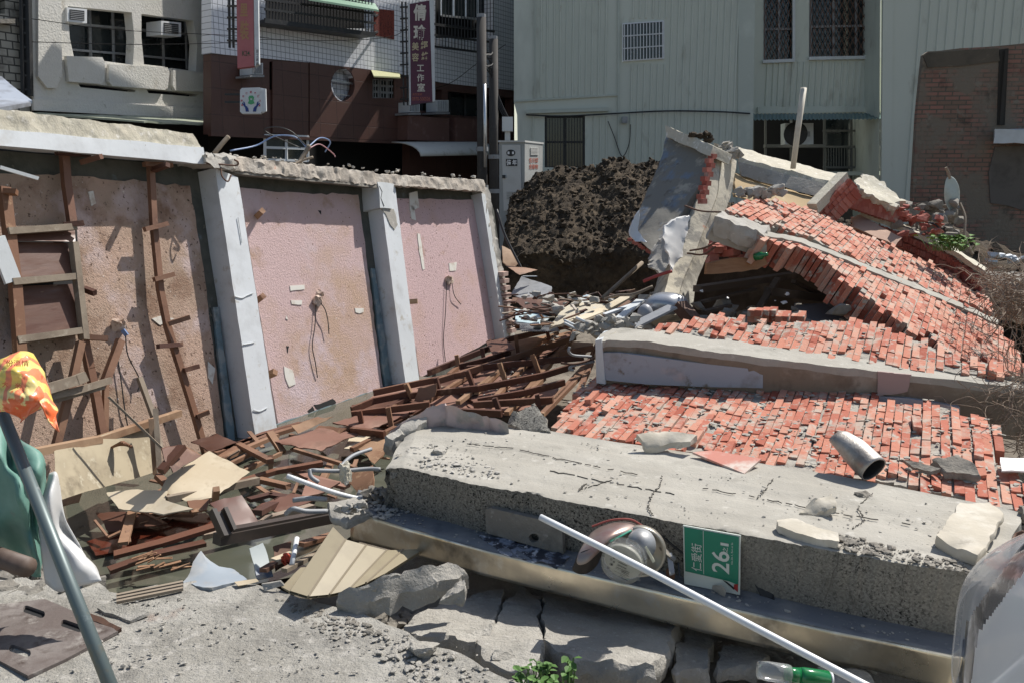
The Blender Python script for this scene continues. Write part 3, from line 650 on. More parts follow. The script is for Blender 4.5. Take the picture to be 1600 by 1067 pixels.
# ---------------------------------------------------------------- poles
M['pole'] = mat('dark_concrete_pole', (.055, .05, .046), [((.08, .075, .07), 3, .5, .7)], .9)
def pole(px, y0, Y, r, label):
    e = empty('utility_pole', (P(px, 270, Y).x, Y, -.1), label, 'utility pole'); a = P(px, y0, Y)
    bm = NB(); tube(bm, [V((a.x, Y, -.1)), a], r * 1.15, 12, r2=r); mk('shaft', bm, M['pole'], e, smooth=True)
    bm = NB()
    for z in (.35, .5):
        p = V((a.x, Y, a.z * z)); tube(bm, [p - V((0, 0, .04)), p + V((0, 0, .04))], r * 1.3, 12); mk('band', bm, M['galv'], e); bm = NB()
    tube(bm, [a, a + V((0, 0, .06))], r * .9, 12); mk('cap', bm, M['galv'], e); return e
pole(752, 28, 16, .085, 'tall dark utility pole with a pale cap, left of the green building')
pl2 = pole(771, 62, 17, .085, 'shorter dark utility pole carrying looped cables, beside the green building')
bm = NB()
for k in range(9):
    p = P(762 + R.uniform(-6, 6), 95 + R.uniform(-12, 12), 16.6); tube(bm, curve_pts([P(752, 85 + k * 6, 16), p, P(771, 80 + k * 6, 17)], 5), .012, 5)
for k in range(4): tube(bm, curve_pts([P(771, 130 + k * 6, 17), P(785, 165 + k * 5, 17), P(795, 185, 17)], 5), .012, 5)
mk('cable_tangle', bm, M['darkm'], label='tangle of black cables strung between the two utility poles', cat='cables')
bm = NB(); box(bm, P(793, 195, 16.5), (.2, .25, .26)); box(bm, P(793, 213, 16.5), (.1, .1, .2)); mk('junction_box', bm, M['greyp'], label='small grey junction box between the dark poles and the green building', cat='junction box')
bm = NB(); tube(bm, [P(757, 132, 15.9), P(758, 262, 15.9)], .03, 8); mk('conduit', bm, M['alu'], label='thin grey conduit strapped beside the tall dark pole', cat='conduit', smooth=True)

# ---------------------------------------------------------------- white cabinet
FC = Face(P(805, 270, 14.6), 74)
cab = empty('utility_cabinet', (P(812, 320, 14.6).x, 14.7, 0), 'tall white utility cabinet with black stickers on its narrow door', 'cabinet')
a, b_, c, d = P(780, 223, 14.6), P(820, 223, 14.4), P(848, 226, 15.5), P(808, 226, 15.7); dn = V((0, 0, -2.5))
M['cabw'] = mat('cabinet_white', (.56, .56, .54), [((.46, .45, .42), 2, .5, .75)], .6); M['cabg'] = mat('cabinet_grey', (.36, .37, .36), [((.28, .28, .27), 2, .5, .75)], .7)
bm = NB(); hexa(bm, [a + dn, b_ + dn, c + dn, d + dn, a, b_, c, d]); mk('body', bm, M['cabg'], cab)
FD = Face(a, 90); FD.u = (b_ - a); FD.u.z = 0; FD.u.normalize(); FD.v = V((0, 0, 1)); FD.n = V((FD.u.y, -FD.u.x, 0))
bm = NB(); plate(bm, FD, [(784, 227), (813, 227), (815, 330), (787, 330)], [], .02, .018); dr = mk('door', bm, M['cabw'], cab)
bm = NB()
plate(bm, FD, [(798 + 7 * cos(k * pi / 12), 239.5 + 5.2 * sin(k * pi / 12)) for k in range(24)], [], .026, .005); mk('round_sticker', bm, M['blk'], dr)
bm = NB(); plate(bm, FD, rect(790.5, 249, 808, 260), [], .026, .005); mk('sticker', bm, M['blk'], dr)
st('億', 795, 254.5, 9, 7.5, M['wht'], .03, FD, dr, .028); st('年', 804, 254.5, 9, 7, M['wht'], .03, FD, dr, .028)
bm = NB(); plate(bm, FD, rect(793, 237.5, 796, 241.5), [], .03, .003); plate(bm, FD, rect(800, 237.5, 803, 241.5), [], .03, .003); mk('emblem', bm, M['wht'], dr)
bm = NB(); box(bm, FD.at(787, 276.5, .04), (.05, .04, .05)); mk('handle', bm, M['darkm'], dr)
bm = NB()
for k in range(5): bar(bm, FD.at(792, 301 + k * 2.5, .025), FD.at(808, 301 + k * 2.5, .025), .012)
mk('vent', bm, M['cabg'], dr)
FS = Face(b_, 0); FS.u = (c - b_); FS.u.z = 0; FS.u.normalize(); FS.v = V((0, 0, 1)); FS.n = V((FS.u.y, -FS.u.x, 0))
bm = NB()
for k in range(6): bar(bm, FS.at(829, 232 + k * 2, .01), FS.at(841, 232 + k * 2, .01), .012)
mk('side_vent', bm, M['cabw'], cab)
st('告示牌', 834, 251, 8, 14, inkr, .02, FS, cab, .008); st('危險物', 834, 261, 8, 14, inkr, .02, FS, cab, .008)
bm = NB(); hexa(bm, [p + (p - (a + c) / 2) * .05 + V((0, 0, .001)) for p in (a, b_, c, d)] + [p + (p - (a + c) / 2) * .05 + V((0, 0, .03)) for p in (a, b_, c, d)]); mk('roof', bm, M['cabw'], cab)

# ---------------------------------------------------------------- green corrugated building
FG = Face(P(1000, 150, 20), 93, flip=1)
M['green'] = mat('pale_green_sheet', (.56, .595, .52), [((.62, .65, .575), .6, .45, .7), ((.46, .49, .43), 1.3, .55, .8), ((.34, .33, .27), 2.6, .60, .80), ((.30, .19, .12), 9, .72, .80)], .6, stretch=(1, 1, .35))
gb = empty('corrugated_building', (FG.at(1100, 280).x, 20, 0), 'pale green corrugated sheet building with a white barred window', 'building')
hole1 = [(972, 38), (1038, 33), (1038, 92), (972, 97)]; hole2 = [(851, 182), (914, 182), (914, 262), (851, 262)]
bm = NB(); plate(bm, FG, [(803, T0), (1184, T0), (1172, 420), (812, 420), (808, 180), (803, 160)], [hole1, hole2], 0, .2)
def ribs(bm, F, x0, x1, y0, y1, step, off=0, skip=()):
    a_ = F.uv(F.at(x0, y1, off)); b2 = F.uv(F.at(x1, y1, off)); top = F.uv(F.at((x0 + x1) / 2, y0, off)).y; bot = F.uv(F.at((x0 + x1) / 2, y1, off)).y
    n = int((b2.x - a_.x) / step)
    for k in range(1, n):
        u = a_.x + k * step + R.uniform(-.01, .01)
        segs = [(bot, top)]
        for (sx0, sx1, sy0, sy1) in skip:
            c0 = F.uv(F.at(sx0, sy0, off)); c1 = F.uv(F.at(sx1, sy1, off))
            if c0.x - .03 < u < c1.x + .03:
                ns = []
                for s0, s1 in segs:
                    if s0 < c1.y - .06: ns.append((s0, min(s1, c1.y - .06)))
                    if s1 > c0.y + .06: ns.append((max(s0, c0.y + .06), s1))
                segs = ns
        for s0, s1 in segs:
            p = [F.pt(u - .028, s0, off + .001), F.pt(u + .028, s0, off + .001), F.pt(u + .013, s0, off + .03), F.pt(u - .013, s0, off + .03)]
            t = [F.pt(u - .028, s1, off + .001), F.pt(u + .028, s1, off + .001), F.pt(u + .013, s1, off + .03), F.pt(u - .013, s1, off + .03)]
            vs = [bm.verts.new(x) for x in p + t]
            for f in ((0, 1, 5, 4), (1, 2, 6, 5), (2, 3, 7, 6), (3, 0, 4, 7), (0, 3, 2, 1), (4, 5, 6, 7)): bm.faces.new([vs[i] for i in f])
mk('front_wall', bm, M['green'], gb)
bm = NB(); ribs(bm, FG, 835, 962, T0, 152, .145); ribs(bm, FG, 970, 1152, T0, 420, .145, 0, ((970, 1040, 34, 96),)); ribs(bm, FG, 822, 848, 182, 420, .145); ribs(bm, FG, 915, 962, 182, 420, .145)
mk('ribs', bm, M['green'], gb)
bm = NB()
for x, x2 in ((835, 836), (965, 967)): plate(bm, FG, [(x, T0), (x2 + 1.5, T0), (x2 + .8, 420 if x > 900 else 155), (x, 420 if x > 900 else 155)], [], .035, .034)
plate(bm, FG, [(805, 157), (966, 147), (966, 150), (805, 160)], [], .04, .039); plate(bm, FG, [(822, 172), (951, 168), (951, 174), (822, 178)], [], .09, .085)
plate(bm, FG, [(1156, T0), (1184, T0), (1173, 420), (1151, 420)], [], .033, .03); mk('trim', bm, mat('green_trim', (.47, .51, .45), [((.56, .60, .53), 2, .5, .7)], .6), gb)
wn = win(FG, gb, 973, 38, 1037, 96, -.07, .03, 'pvc', 0, 2, 13, 'barred_window', .026)
win(FG, gb, 852, 183, 913, 262, 0, -.05, 'darkm', 1, 1, 14, 'shop_window', .04)
bm = NB()
for k in range(10): bar(bm, FG.at(853 + k * 6.6, 184, -.2), FG.at(853 + k * 6.6 + R.uniform(-1, 1), R.choice((220, 262)), -.2), .07, .02)
mk('curtain', bm, mat('hanging_strips', (.16, .17, .17), (), .5), gb)
# setback bay
FR = Face(P(1280, 150, 20.9), 92); FR2 = Face(P(1420, 150, 19.6), 92)
bm = NB(); plate(bm, FR, [(1150, T0), (1400, T0), (1400, 176), (1150, 180)], [[(1193, -200), (1240, -200), (1240, 96), (1193, 97)], [(1266, -200), (1375, -200), (1372, 90), (1264, 93)]], 0, .2); mk('bay_wall', bm, M['green'], gb)
bm = NB(); ribs(bm, FR, 1186, 1385, 97, 166, .145); mk('bay_ribs', bm, M['green'], gb)
bm = NB(); plate(bm, FR, [(1184, 168), (1385, 167), (1385, 175), (1184, 178)], [], .06, .055); mk('bay_trim', bm, M['green'], gb)
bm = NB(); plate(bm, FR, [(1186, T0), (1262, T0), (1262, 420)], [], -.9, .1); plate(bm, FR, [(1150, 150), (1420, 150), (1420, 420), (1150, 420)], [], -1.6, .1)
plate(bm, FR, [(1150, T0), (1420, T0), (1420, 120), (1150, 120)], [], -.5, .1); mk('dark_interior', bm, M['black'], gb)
for x0, x1, y1 in ((1194, 1239, 96), (1266, 1373, 91)):
    o = win(FR, gb, x0, -150, x1, y1, -.02, -.05, 'galv', 1 if x1 < 1250 else 2, 4, 0, 'mesh_window', .05)
    bm = NB(); n = int((x1 - x0) / 4.2)
    for k in range(n + 1):
        x = x0 + (x1 - x0) * k / n; pts = []
        for j in range(26): pts.append(FR.at(min(max(x + (1.7 if (j + k) % 2 else -1.7), x0), x1), -140 + (y1 + 140) * j / 25, .02))
        rail(bm, pts, .014)
    mk('expanded_grille', bm, M['rust'], o)
    bm = NB(); bar(bm, FR.at(x0 - 2, y1 + 1, .05), FR.at(x1 + 2, y1 - 1, .05), .07); bar(bm, FR.at(x1 + 1, -150, .05), FR.at(x1 + 1, y1, .05), .06); mk('frame', bm, M['greyp'], o)
bm = NB(); n = 34
r0 = []; r1 = []
for k in range(n * 2 + 1):
    x = 1174 + 212 * k / (n * 2); z = .03 if (k // 1) % 2 else 0
    r0.append(FR.at(x, 180 - (x - 1174) * .008, .15) + V((0, 0, z))); r1.append(FR.at(x, 189 - (x - 1174) * .008, .9) + V((0, 0, z)))
gsheet(bm, [r0, r1], .01); mk('awning', bm, mat('teal_awning', (.12, .19, .19), [((.17, .24, .24), 3, .5, .7)], .5), gb)
bm = NB()
for x in (1176, 1196, 1236, 1288, 1330, 1352, 1382): bar(bm, FR.at(x, 185, -.6), FR.at(x, 300, -.6), .05)
for y in (205, 230, 262): bar(bm, FR.at(1286, y, -.6), FR.at(1382, y, -.6), .05)
for k in range(22): bar(bm, FR.at(1290 + k * 4.2, 232, -.55), FR.at(1290 + k * 4.2, 262, -.55), .014)
plate(bm, FR, [(1196, 226), (1290, 226), (1290, 231), (1196, 231)], [], -.5, .2)
mk('porch_frame', bm, mat('porch_grey', (.16, .165, .155), (), .6), gb)
bm = NB(); plate(bm, FR, rect(1288, 188, 1380, 300), [], -.9, .02); mk('porch_glass', bm, M['glass'], gb)
bm = NB(); plate(bm, FR, rect(1335, 240, 1352, 262), [], -.85, .02); mk('paper_notice', bm, mat('pale_paper', (.4, .42, .42), (), .7), gb)
bm = NB(); plate(bm, FR, [(1180, 270), (1390, 268), (1390, 274), (1180, 276)], [], -.1, .3); mk('porch_panel', bm, M['green'], gb)
bm = NB(); plate(bm, FR2, [(1384, T0), (1900, T0), (1900, 420), (1378, 420)], [], 0, .15); mk('right_wall', bm, M['green'], gb)
bm = NB(); ribs(bm, FR2, 1392, 1640, T0, 420, .2); mk('right_ribs', bm, M['green'], gb)
bm = NB(); plate(bm, FR2, [(1382, T0), (1398, T0), (1392, 420), (1376, 420)], [], .035, .03); mk('corner_trim', bm, M['green'], gb)
bm = NB()
for F_, x, y in ((FG, 1183, 0), (FR2, 1385, 0)):
    p = F_.at(x, T0); q = F_.at(x - (10 if F_ is FG else 4), 420); m_ = -F_.n * 2
    bm.faces.new([bm.verts.new(v) for v in (p + m_ * .15, q + m_ * .15, q + m_, p + m_)]); mk('side_wall', bm, M['green'], gb); bm = NB()
p = FG.at(803, T0); q = FG.at(803, 420); bm.faces.new([bm.verts.new(v) for v in (p - FG.n * .2, q - FG.n * .2, q - FG.n * 8, p - FG.n * 8)]); mk('side_wall', bm, M['green'], gb)
bm = NB(); tube(bm, curve_pts([FG.at(x, y, .1) for x, y in ((822, 180), (880, 182), (960, 178), (1040, 174), (1120, 175), (1172, 178))], 5), .018, 6)
mk('wall_cable', bm, M['darkm'], label='black cable running along the green wall above the ruin', cat='cable')
bm = NB(); tube(bm, curve_pts([FG.at(x, y, .06) for x, y in ((985, 195), (983, 225), (972, 245), (960, 215), (950, 190))], 5), .01, 5)
mk('wall_cable', bm, M['darkm'], label='thin loose cable looping down the green wall', cat='cable')
bm = NB(); box(bm, FG.at(976, 188, .1), (.12, .12, .14)); mk('meter_box', bm, M['galv'], label='tiny grey box on the green corrugated wall', cat='box')
ac = empty('air_conditioner', FR.at(1250, 226, -.2), 'boxy outdoor air conditioner under the green awning behind the pvc pole', 'air conditioner')
bm = NB(); plate(bm, FR, rect(1227, 193, 1271, 226), [], .1, .4); mk('casing', bm, M['greyp'], ac)
bm = NB(); lathe(bm, FR.at(1243, 210, .1), FR.n, [(.28, 0), (.28, .02), (.25, .03), (.08, .03), (.08, .05)], 24); mk('fan_grille', bm, M['darkm'], ac)
bm = NB(); plate(bm, FR, rect(1258, 206, 1266, 214), [], .11, .01); mk('label_plate', bm, M['galv'], ac)

# ---------------------------------------------------------------- old brick wall at the right
M['oldb'] = mat('old_dirty_brick', (.33, .165, .125), [((.21, .175, .135), 1.1, .46, .54), ((.20, .09, .07), 1.7, .58, .72), ((.24, .21, .165), 5, .6, .68), ((.05, .045, .036), 2.6, .58, .74), ((.22, .19, .15), 9, .64, .76)], .95, [(20, .6, 'n', .03)], wall=93, brick=dict(c2=(.22, .145, .105), mortar=(.13, .11, .085), w=.21, h=.066, ms=.01))
FW = Face(P(1500, 250, 13.4), 96)
bw = empty('old_brick_wall', (FW.at(1510, 400).x, 13.4, 0), 'tall dark old brick wall with peeling render at the right edge', 'wall')
bm = NB(); plate(bm, FW, [(1443, 86), (1450, 81), (1468, 80), (1500, 76), (1540, 74), (1575, 71), (1640, 64), (1760, 56), (1760, 460), (1424, 460), (1426, 300), (1433, 180), (1440, 110)], [], 0, .12); mk('wall', bm, M['oldb'], bw)
bm = NB(); plate(bm, FW, [(1555, 230), (1600, 228), (1760, 226), (1760, 360), (1600, 330), (1575, 322), (1548, 318), (1545, 270)], [], .02, .03); mk('render_patch', bm, mat('grey_render', (.135, .12, .105), [((.09, .08, .07), 3, .5, .7)], .95), bw)
bm = NB(); plate(bm, FW, [(1442, 88), (1450, 83), (1560, 76), (1562, 96), (1500, 104), (1450, 106)], [], .02, .03); mk('render_band', bm, mat('brown_render', (.12, .10, .075), [((.08, .07, .055), 3, .5, .7), ((.18, .15, .11), 9, .6, .75)], .95, [(20, .5)]), bw)
bm = NB(); slabq(bm, [FW.at(1554, 202, .02), FW.at(1760, 202, .02), FW.at(1760, 202, .3), FW.at(1554, 203, .3)], V((0, 0, -.2)), (12, 2, 2), amp=.02, sca=5); mk('pale_lintel', bm, M['greyp'], bw)
bm = NB(); bar(bm, FW.at(1572, 80, .03), FW.at(1563, 195, .03), .05); plate(bm, FW, [(1562, 78), (1576, 76), (1570, 196), (1558, 196)], [], .015, .03); mk('dark_streak', bm, mat('near_black', (.04, .036, .03), (), .9), bw)  # near-black vertical streak down the upper wall
M['conc_l'] = mat('pinkish_grey_concrete', (.44, .39, .33), [((.52, .48, .42), 6, .48, .68), ((.27, .235, .20), 12, .55, .72), ((.42, .22, .16), 7, .68, .73)], .95, [(26, .6, 'n', .02), (90, .5, 'n', .006)])
# ---------------------------------------------------------------- leaning wall of the collapsed house, left
WL = Face(V((-2, 6.6, -.3)), 26.8, lean=.2)
hw = empty('house_wall', WL.pt(0, 0), 'leaning pink stucco wall of the collapsed house with white concrete columns', 'wall')
bm = NB(); plate(bm, WL, [(-420, 262), (0, 236), (330, 262), (372, 268), (560, 288), (760, 292), (772, 330), (800, 540), (800, 600), (620, 720), (350, 830), (-420, 1200)], [], -.012, .16)
mk('wall_core', bm, M['stain'], hw)
def rag(pts, amp, step=14, seed=0, sides=None):
    out = []
    for i, p in enumerate(pts):
        q = pts[(i + 1) % len(pts)]; n = max(1, int(math.hypot(q[0] - p[0], q[1] - p[1]) / step)); am = amp if sides is None else sides[i]
        for k in range(n):
            t = k / n; x = p[0] + (q[0] - p[0]) * t; y = p[1] + (q[1] - p[1]) * t; v = noise.noise_vector(V((x * .07, y * .07, seed))) * am + noise.noise_vector(V((x * .3, y * .3, seed))) * am * .5
            out.append((x + v.x, y + v.y))
    return out
bm = NB(); plate(bm, WL, rag([(-420, 262), (0, 270), (120, 276), (297, 291), (318, 420), (352, 694), (340, 800), (-420, 1200)], 5, 12, 1, (4, 6, 5, 1.5, 1.5, 0, 0, 0)), [], .008, .02)
mk('stucco_panel', bm, M['stucco_b'], hw)
bm = NB(); plate(bm, WL, rag([(375, 292), (420, 300), (560, 305), (575, 420), (598, 606), (520, 640), (436, 670), (404, 480)], 3, 10, 2, (3, 4, 1.5, 1.5, 4, 4, 1, 1)), [], .008, .02)
mk('stucco_panel', bm, M['stucco'], hw)
bm = NB(); plate(bm, WL, rag([(612, 310), (742, 313), (760, 420), (776, 527), (656, 590), (630, 420)], 2, 10, 3, (2, 1.5, 1.5, 2, 1, 1)), [], .008, .02)
mk('stucco_panel', bm, mat('pinker_stucco', (.60, .43, .43), [((.56, .38, .32), 1.6, .52, .70), ((.44, .27, .19), 3.0, .60, .74), ((.16, .085, .055), 38, .62, .68), ((.72, .65, .62), 34, .67, .72)], .95, [(150, .8, 'n', .008), (60, .8, 'n', .010)]), hw)
# blue-grey stain strips at the foot of the panels
bst = mat('blue_paint_remnant', (.16, .23, .26), [((.30, .33, .33), 6, .5, .6), ((.07, .08, .075), 4, .55, .7)], .85)
for poly in ([(333, 480), (342, 480), (368, 690), (357, 694)], [(432, 662), (600, 604), (602, 616), (436, 690)], [(580, 420), (586, 420), (612, 600), (602, 606)]):
    bm = NB(); plate(bm, WL, rag(poly, 1.6, 8, 4), [], .013, .02); mk('paint_remnant', bm, bst, hw)
def col_px(name, tl, tr, br, bl, d, m, n=(3, 3, 24), amp=.004, d0=-.02, par=hw, **kw):
    f = [WL.at(*p, d) for p in (tl, tr, br, bl)]; k = WL.n * (d - d0)
    bm = NB(); hexa(bm, [f[3] - k, f[3], f[2], f[2] - k, f[0] - k, f[0], f[1], f[1] - k], n, amp=amp, **kw)
    return mk(name, bm, m, par)
col_px('column', (336, 262), (372, 278), (436, 690), (402, 700), .175, M['white'])
col_px('column', (592, 284), (617, 288), (657, 610), (636, 618), .165, M['white'])
col_px('column_cap', (590, 284), (616, 287), (613, 326), (594, 325), .19, M['greyp'], (4, 4, 4), amp=.012)
bm = NB(); f = [WL.at(*p, .13) for p in ((752, 290), (762, 292), (805, 524), (798, 540))]
k = WL.n * .18; t_ = (f[1] - f[0])
hexa(bm, [f[3] - k, f[3], f[2], f[2] - k, f[0] - k, f[0], f[1], f[1] - k], (4, 4, 40), amp=.03, sca=14); mk('broken_end', bm, M['conc'], hw)
col_px('column', (752, 302), (758, 304), (795, 524), (790, 540), .135, M['greyp'])
bm = NB()
for pts in ([(368, 464), (378, 466), (386, 462), (396, 458)], [(380, 538), (392, 536), (398, 534)], [(396, 640), (406, 642), (418, 636)], [(372, 340), (378, 380), (370, 420), (366, 470)][:2]):
    tube(bm, curve_pts([WL.at(x, y, .182) for x, y in pts], 4), .004, 5)
mk('peeling_seam', bm, M['greyp'], hw)
bm = NB(); plate(bm, WL, rag([(596, 326), (616, 328), (622, 352), (616, 360), (604, 340)], 2, 4, 9), [], .172, .01); mk('bare_concrete_patch', bm, M['conc'], hw)
bm = NB(); rail(bm, [WL.at(x, y, .194) for x, y in ((581 + 12, 292), (597, 300), (595, 310), (600, 322))], .006, .004, WL.n); mk('cap_crack', bm, M['black'], hw)
# a few bricks in the broken end low down
bm = NB()
for k in range(9):
    p = WL.at(797 - k * 1.6, 516 - k * 11, .15); bar(bm, p - WL.u * .06, p + WL.u * .06, .11, .05)
mk('brick_end', bm, mat('pale_dusty_brick', (.46, .34, .29), [((.38, .2, .15), 8, .55, .7)], .9), hw)
# beams over the wall
def beam_px(name, tl, tr, br, bl, d, back, m, n, amp, drop=0, **kw):
    f = [WL.at(*p, d) for p in (tl, tr, br, bl)]; k = WL.n * back; k = V((k.x, k.y, 0))
    bm = NB(); hexa(bm, [f[3], f[2], f[2] - k, f[3] - k, f[0], f[1], f[1] - k, f[0] - k], n, amp=amp, **kw); return mk(name, bm, m, hw)
beam_px('edge_beam', (-420, 165), (318, 231), (322, 257), (-420, 190), .23, .27, M['white'], (24, 4, 3), .006)
beam_px('broken_rim', (-420, 120), (300, 208), (316, 232), (-420, 168), .215, .25, M['cream'], (160, 10, 6), .014, sca=7)
beam_px('broken_rim', (318, 240), (372, 244), (374, 268), (322, 260), .26, .3, M['conc'], (10, 5, 5), .045, sca=9)
beam_px('broken_rim', (362, 244), (585, 270), (585, 289), (366, 267), .19, .36, M['conc_l'], (120, 10, 6), .02, sca=12)
beam_px('broken_rim', (582, 272), (756, 282), (760, 300), (582, 288), .19, .36, M['conc_l'], (90, 10, 6), .018, sca=12)
beam_px('edge_beam', (366, 266), (590, 288), (590, 294), (368, 272), .18, .2, M['conc_d'], (30, 2, 1), .005)
bm = NB()
rr = random.Random(4)
for k in range(60):
    x = rr.uniform(340, 758); y = 240 + (x - 340) * .095 + rr.uniform(-2, 8); chunk(bm, WL.at(x, y, rr.uniform(-.1, .14)), V((1, .8, .6)) * rr.uniform(.008, .03), k, sub=1)
mk('rim_fragments', bm, M['conc'], hw)['kind'] = 'stuff'
# rebar and wires sprouting from the top
def wire(name, pts, r, m, label, cat='wire', n=6, grp=None, c=6):
    bm = NB(); tube(bm, curve_pts(pts, c), r, n); return mk(name, bm, m, label=label, cat=cat, group=grp, smooth=True)
wa = lambda *a: [WL.at(x, y, d) for x, y, d in a]
wire('rebar', wa((316, 256, .2), (340, 257, .25), (368, 259, .3), (372, 254, .32), (366, 250, .32)), .007, M['rust'], 'rusty bar hooked at its end beside the first white column', 'rebar')
wire('rebar', wa((345, 262, .25), (347, 276, .27), (356, 284, .29), (361, 274, .29)), .006, M['rust'], 'short rusty bar hanging over the top of the first column', 'rebar')
wire('stick', wa((335, 240, .1), (348, 224, .14), (357, 214, .16)), .018, M['greywood'], 'stick poking up from the broken wall corner', 'stick')
wire('stick', wa((460, 266, .1), (474, 244, .14), (484, 228, .18)), .02, M['greywood'], 'splintered pale stick rising from the wall top with wires', 'stick')
wire('stick', wa((452, 262, .1), (470, 252, .14), (489, 246, .2)), .012, M['greywood'], 'thin stick leaning across the splintered pale stick', 'stick')
bl = mat('blue_wire', (.16, .24, .42), (), .4)
wire('electric_wire', wa((480, 232, .15), (462, 215, .1), (430, 213, .0), (400, 228, -.1), (360, 236, -.1)), .007, bl, 'blue wire arching left from the wall top')
wire('electric_wire', wa((482, 230, .15), (500, 216, .1), (516, 222, .0), (508, 238, -.1)), .006, bl, 'small blue wire loop curling right at the wall top')
wire('electric_wire', wa((480, 230, .15), (455, 206, .1), (430, 199, 0), (415, 206, -.1), (470, 232, .1)), .005, M['darkm'], 'dark wire arching high above the wall top')
wire('electric_wire', wa((484, 232, .2), (500, 226, .18), (520, 240, .1), (524, 246, .1)), .005, mat('pink_wire', (.4, .2, .22), (), .5), 'pinkish wire drooping at the wall top')
# sockets, nails and dangling cords on the stucco
def socket(px, py, hh, label, cords, seed):
    e = empty('wall_socket', WL.at(px, py, .01), label, 'wall socket', 'torn out sockets in the stucco wall')
    bm = NB(); chunk(bm, WL.at(px, py, .015), (.05, .05, .06), seed, sub=2, amp=.25); chunk(bm, WL.at(px + 4, py - hh, .012), (.045, .045, .04), seed + 3, sub=2, amp=.3); mk('box', bm, mat('crumbly_plaster%d' % seed, (.58, .46, .38), [((.3, .2, .14), 20, .5, .65)], .9), e)
    for cd in cords:
        bm = NB(); tube(bm, curve_pts([WL.at(x, y, d) for x, y, d in cd], 6), .0045, 5); mk('cord', bm, M['blk'], e)
socket(495, 470, 10, 'torn socket with two dangling cords in the middle stucco panel', [[(497, 470, .04), (507, 482, .06), (512, 500, .05), (514, 522, .04)], [(494, 474, .03), (492, 510, .03), (488, 540, .03), (493, 568, .03), (496, 590, .02)]], 5)
socket(699, 436, -2, 'torn socket with a long cord in the right stucco panel', [[(698, 440, .03), (696, 490, .03), (693, 530, .02), (696, 565, .02)], [(706, 442, .03), (710, 462, .04), (720, 476, .03)]], 9)
socket(184, 508, 2, 'crumbling socket with blue plug and cords in the left stucco panel', [[(196, 522, .05), (200, 555, .05), (218, 592, .05), (215, 612, .04)], [(184, 560, .03), (190, 600, .03), (195, 640, .03), (200, 668, .02)]], 14)
bm = NB(); bar(bm, WL.at(192, 516, .05), WL.at(198, 524, .06), .025); mk('plug', bm, bl, label='small blue plug hanging below the left crumbling socket', cat='plug')
plm = mat('bare_plaster_patch', (.70, .68, .62), [((.5, .42, .34), 12, .5, .7)], .9)
bm = NB()
for poly in ([(447, 789 / 1.6), (450, 500), (446, 498)], [(138, 300), (146, 298), (150, 318), (143, 322)], [(238, 498), (258, 492), (272, 498), (250, 508)], [(444, 572), (458, 578), (462, 600), (452, 604), (446, 590)], [(702, 412), (714, 410), (712, 422), (703, 424)], [(652, 365), (656, 366), (664, 420), (661, 422), (655, 392)], [(640, 302), (652, 300), (655, 325), (646, 330), (641, 322)], [(453, 447), (476, 445), (477, 452), (454, 455)], [(455, 470), (472, 470), (472, 476), (456, 476)], [(555, 482), (568, 482), (568, 488), (562, 490), (556, 488)], [(325, 565), (336, 575), (333, 600), (326, 590)], [(640, 320), (648, 323), (650, 345), (643, 342)]):
    plate(bm, WL, rag(poly, 1.2, 5, 7), [], .014, .01)
mk('plaster_scar', bm, plm, hw)
bm = NB()
for poly in ([(452, 658), (458, 656), (460, 668), (453, 672)], [(482, 642), (490, 634), (494, 646), (486, 650)], [(492, 632), (520, 622), (526, 628), (500, 644)], [(498, 330), (502, 330), (502, 336)], [(448, 540), (451, 540), (450, 552)]): plate(bm, WL, rag(poly, 2, 4, 8), [], .012, .01)
mk('hole', bm, M['black'], hw)
# ---------------------------------------------------------------- timber battens nailed to / leaning on the left panel
def batten(label, pts, w=.055, m='redwood', blocks=(), grp='battens on the left stucco panel', name='batten', cat='batten', h=None):
    e = empty(name, WL.at(pts[-1][0], pts[-1][1], .05), label, cat, grp); bm = NB()
    rail(bm, [WL.at(x, y, d) for x, y, d in pts], w, h or w * .8, WL.n); mk('strip', bm, M[m], e)
    for a, b_ in blocks:
        bm = NB(); bar(bm, WL.at(*a), WL.at(*b_), .032, .035, WL.n, j=.004); mk('block', bm, M[m], e)
batten('tall red brown batten with crosspieces, nearest the first white column', [(235, 258, .09), (240, 350, .08), (250, 452, .09), (262, 512, .09), (285, 585, .1), (305, 650, .1), (322, 710, .1)], .045, 'redwood',
       [((225, 257, .12), (268, 259, .12)), ((240, 266, .12), (262, 258, .28)), ((226, 359, .12), (261, 350, .14)), ((241, 437, .12), (271, 429, .14)), ((264, 506, .13), (296, 496, .2)), ((247, 541, .13), (283, 538, .12)), ((288, 578, .13), (310, 572, .16)), ((308, 650, .12), (326, 643, .16))])
batten('second tall red brown batten rising to the white beam above the cupboard boards', [(100, 240, .09), (104, 290, .09), (113, 352, .1)], .05, 'redwood', [((88, 238, .12), (139, 242, .12)), ((128, 254, .12), (158, 245, .26)), ((100, 352, .15), (130, 349, .2))])
batten('leftmost orange brown batten along the cupboard boards', [(6, 295, .12), (14, 360, .14), (24, 450, .16), (32, 560, .18)], .06, 'tanwood', [((4, 300, .13), (26, 301, .2))])
batten('batten under the cupboard boards leaning down to the floor debris', [(128, 515, .12), (140, 575, .12), (150, 620, .12), (162, 690, .14)], .05, 'redwood', [((136, 527, .14), (168, 529, .2)), ((132, 452, .12), (148, 458, .2))])
batten('thin dark batten slanting down left below the cupboard', [(126, 535, .2), (112, 600, .2), (88, 694, .2)], .045)
batten('short brown batten slanting up below the blue plug', [(188, 532, .12), (164, 596, .14)], .05)
batten('short upright batten under the slanting one', [(165, 598, .12), (164, 676, .12)], .035)
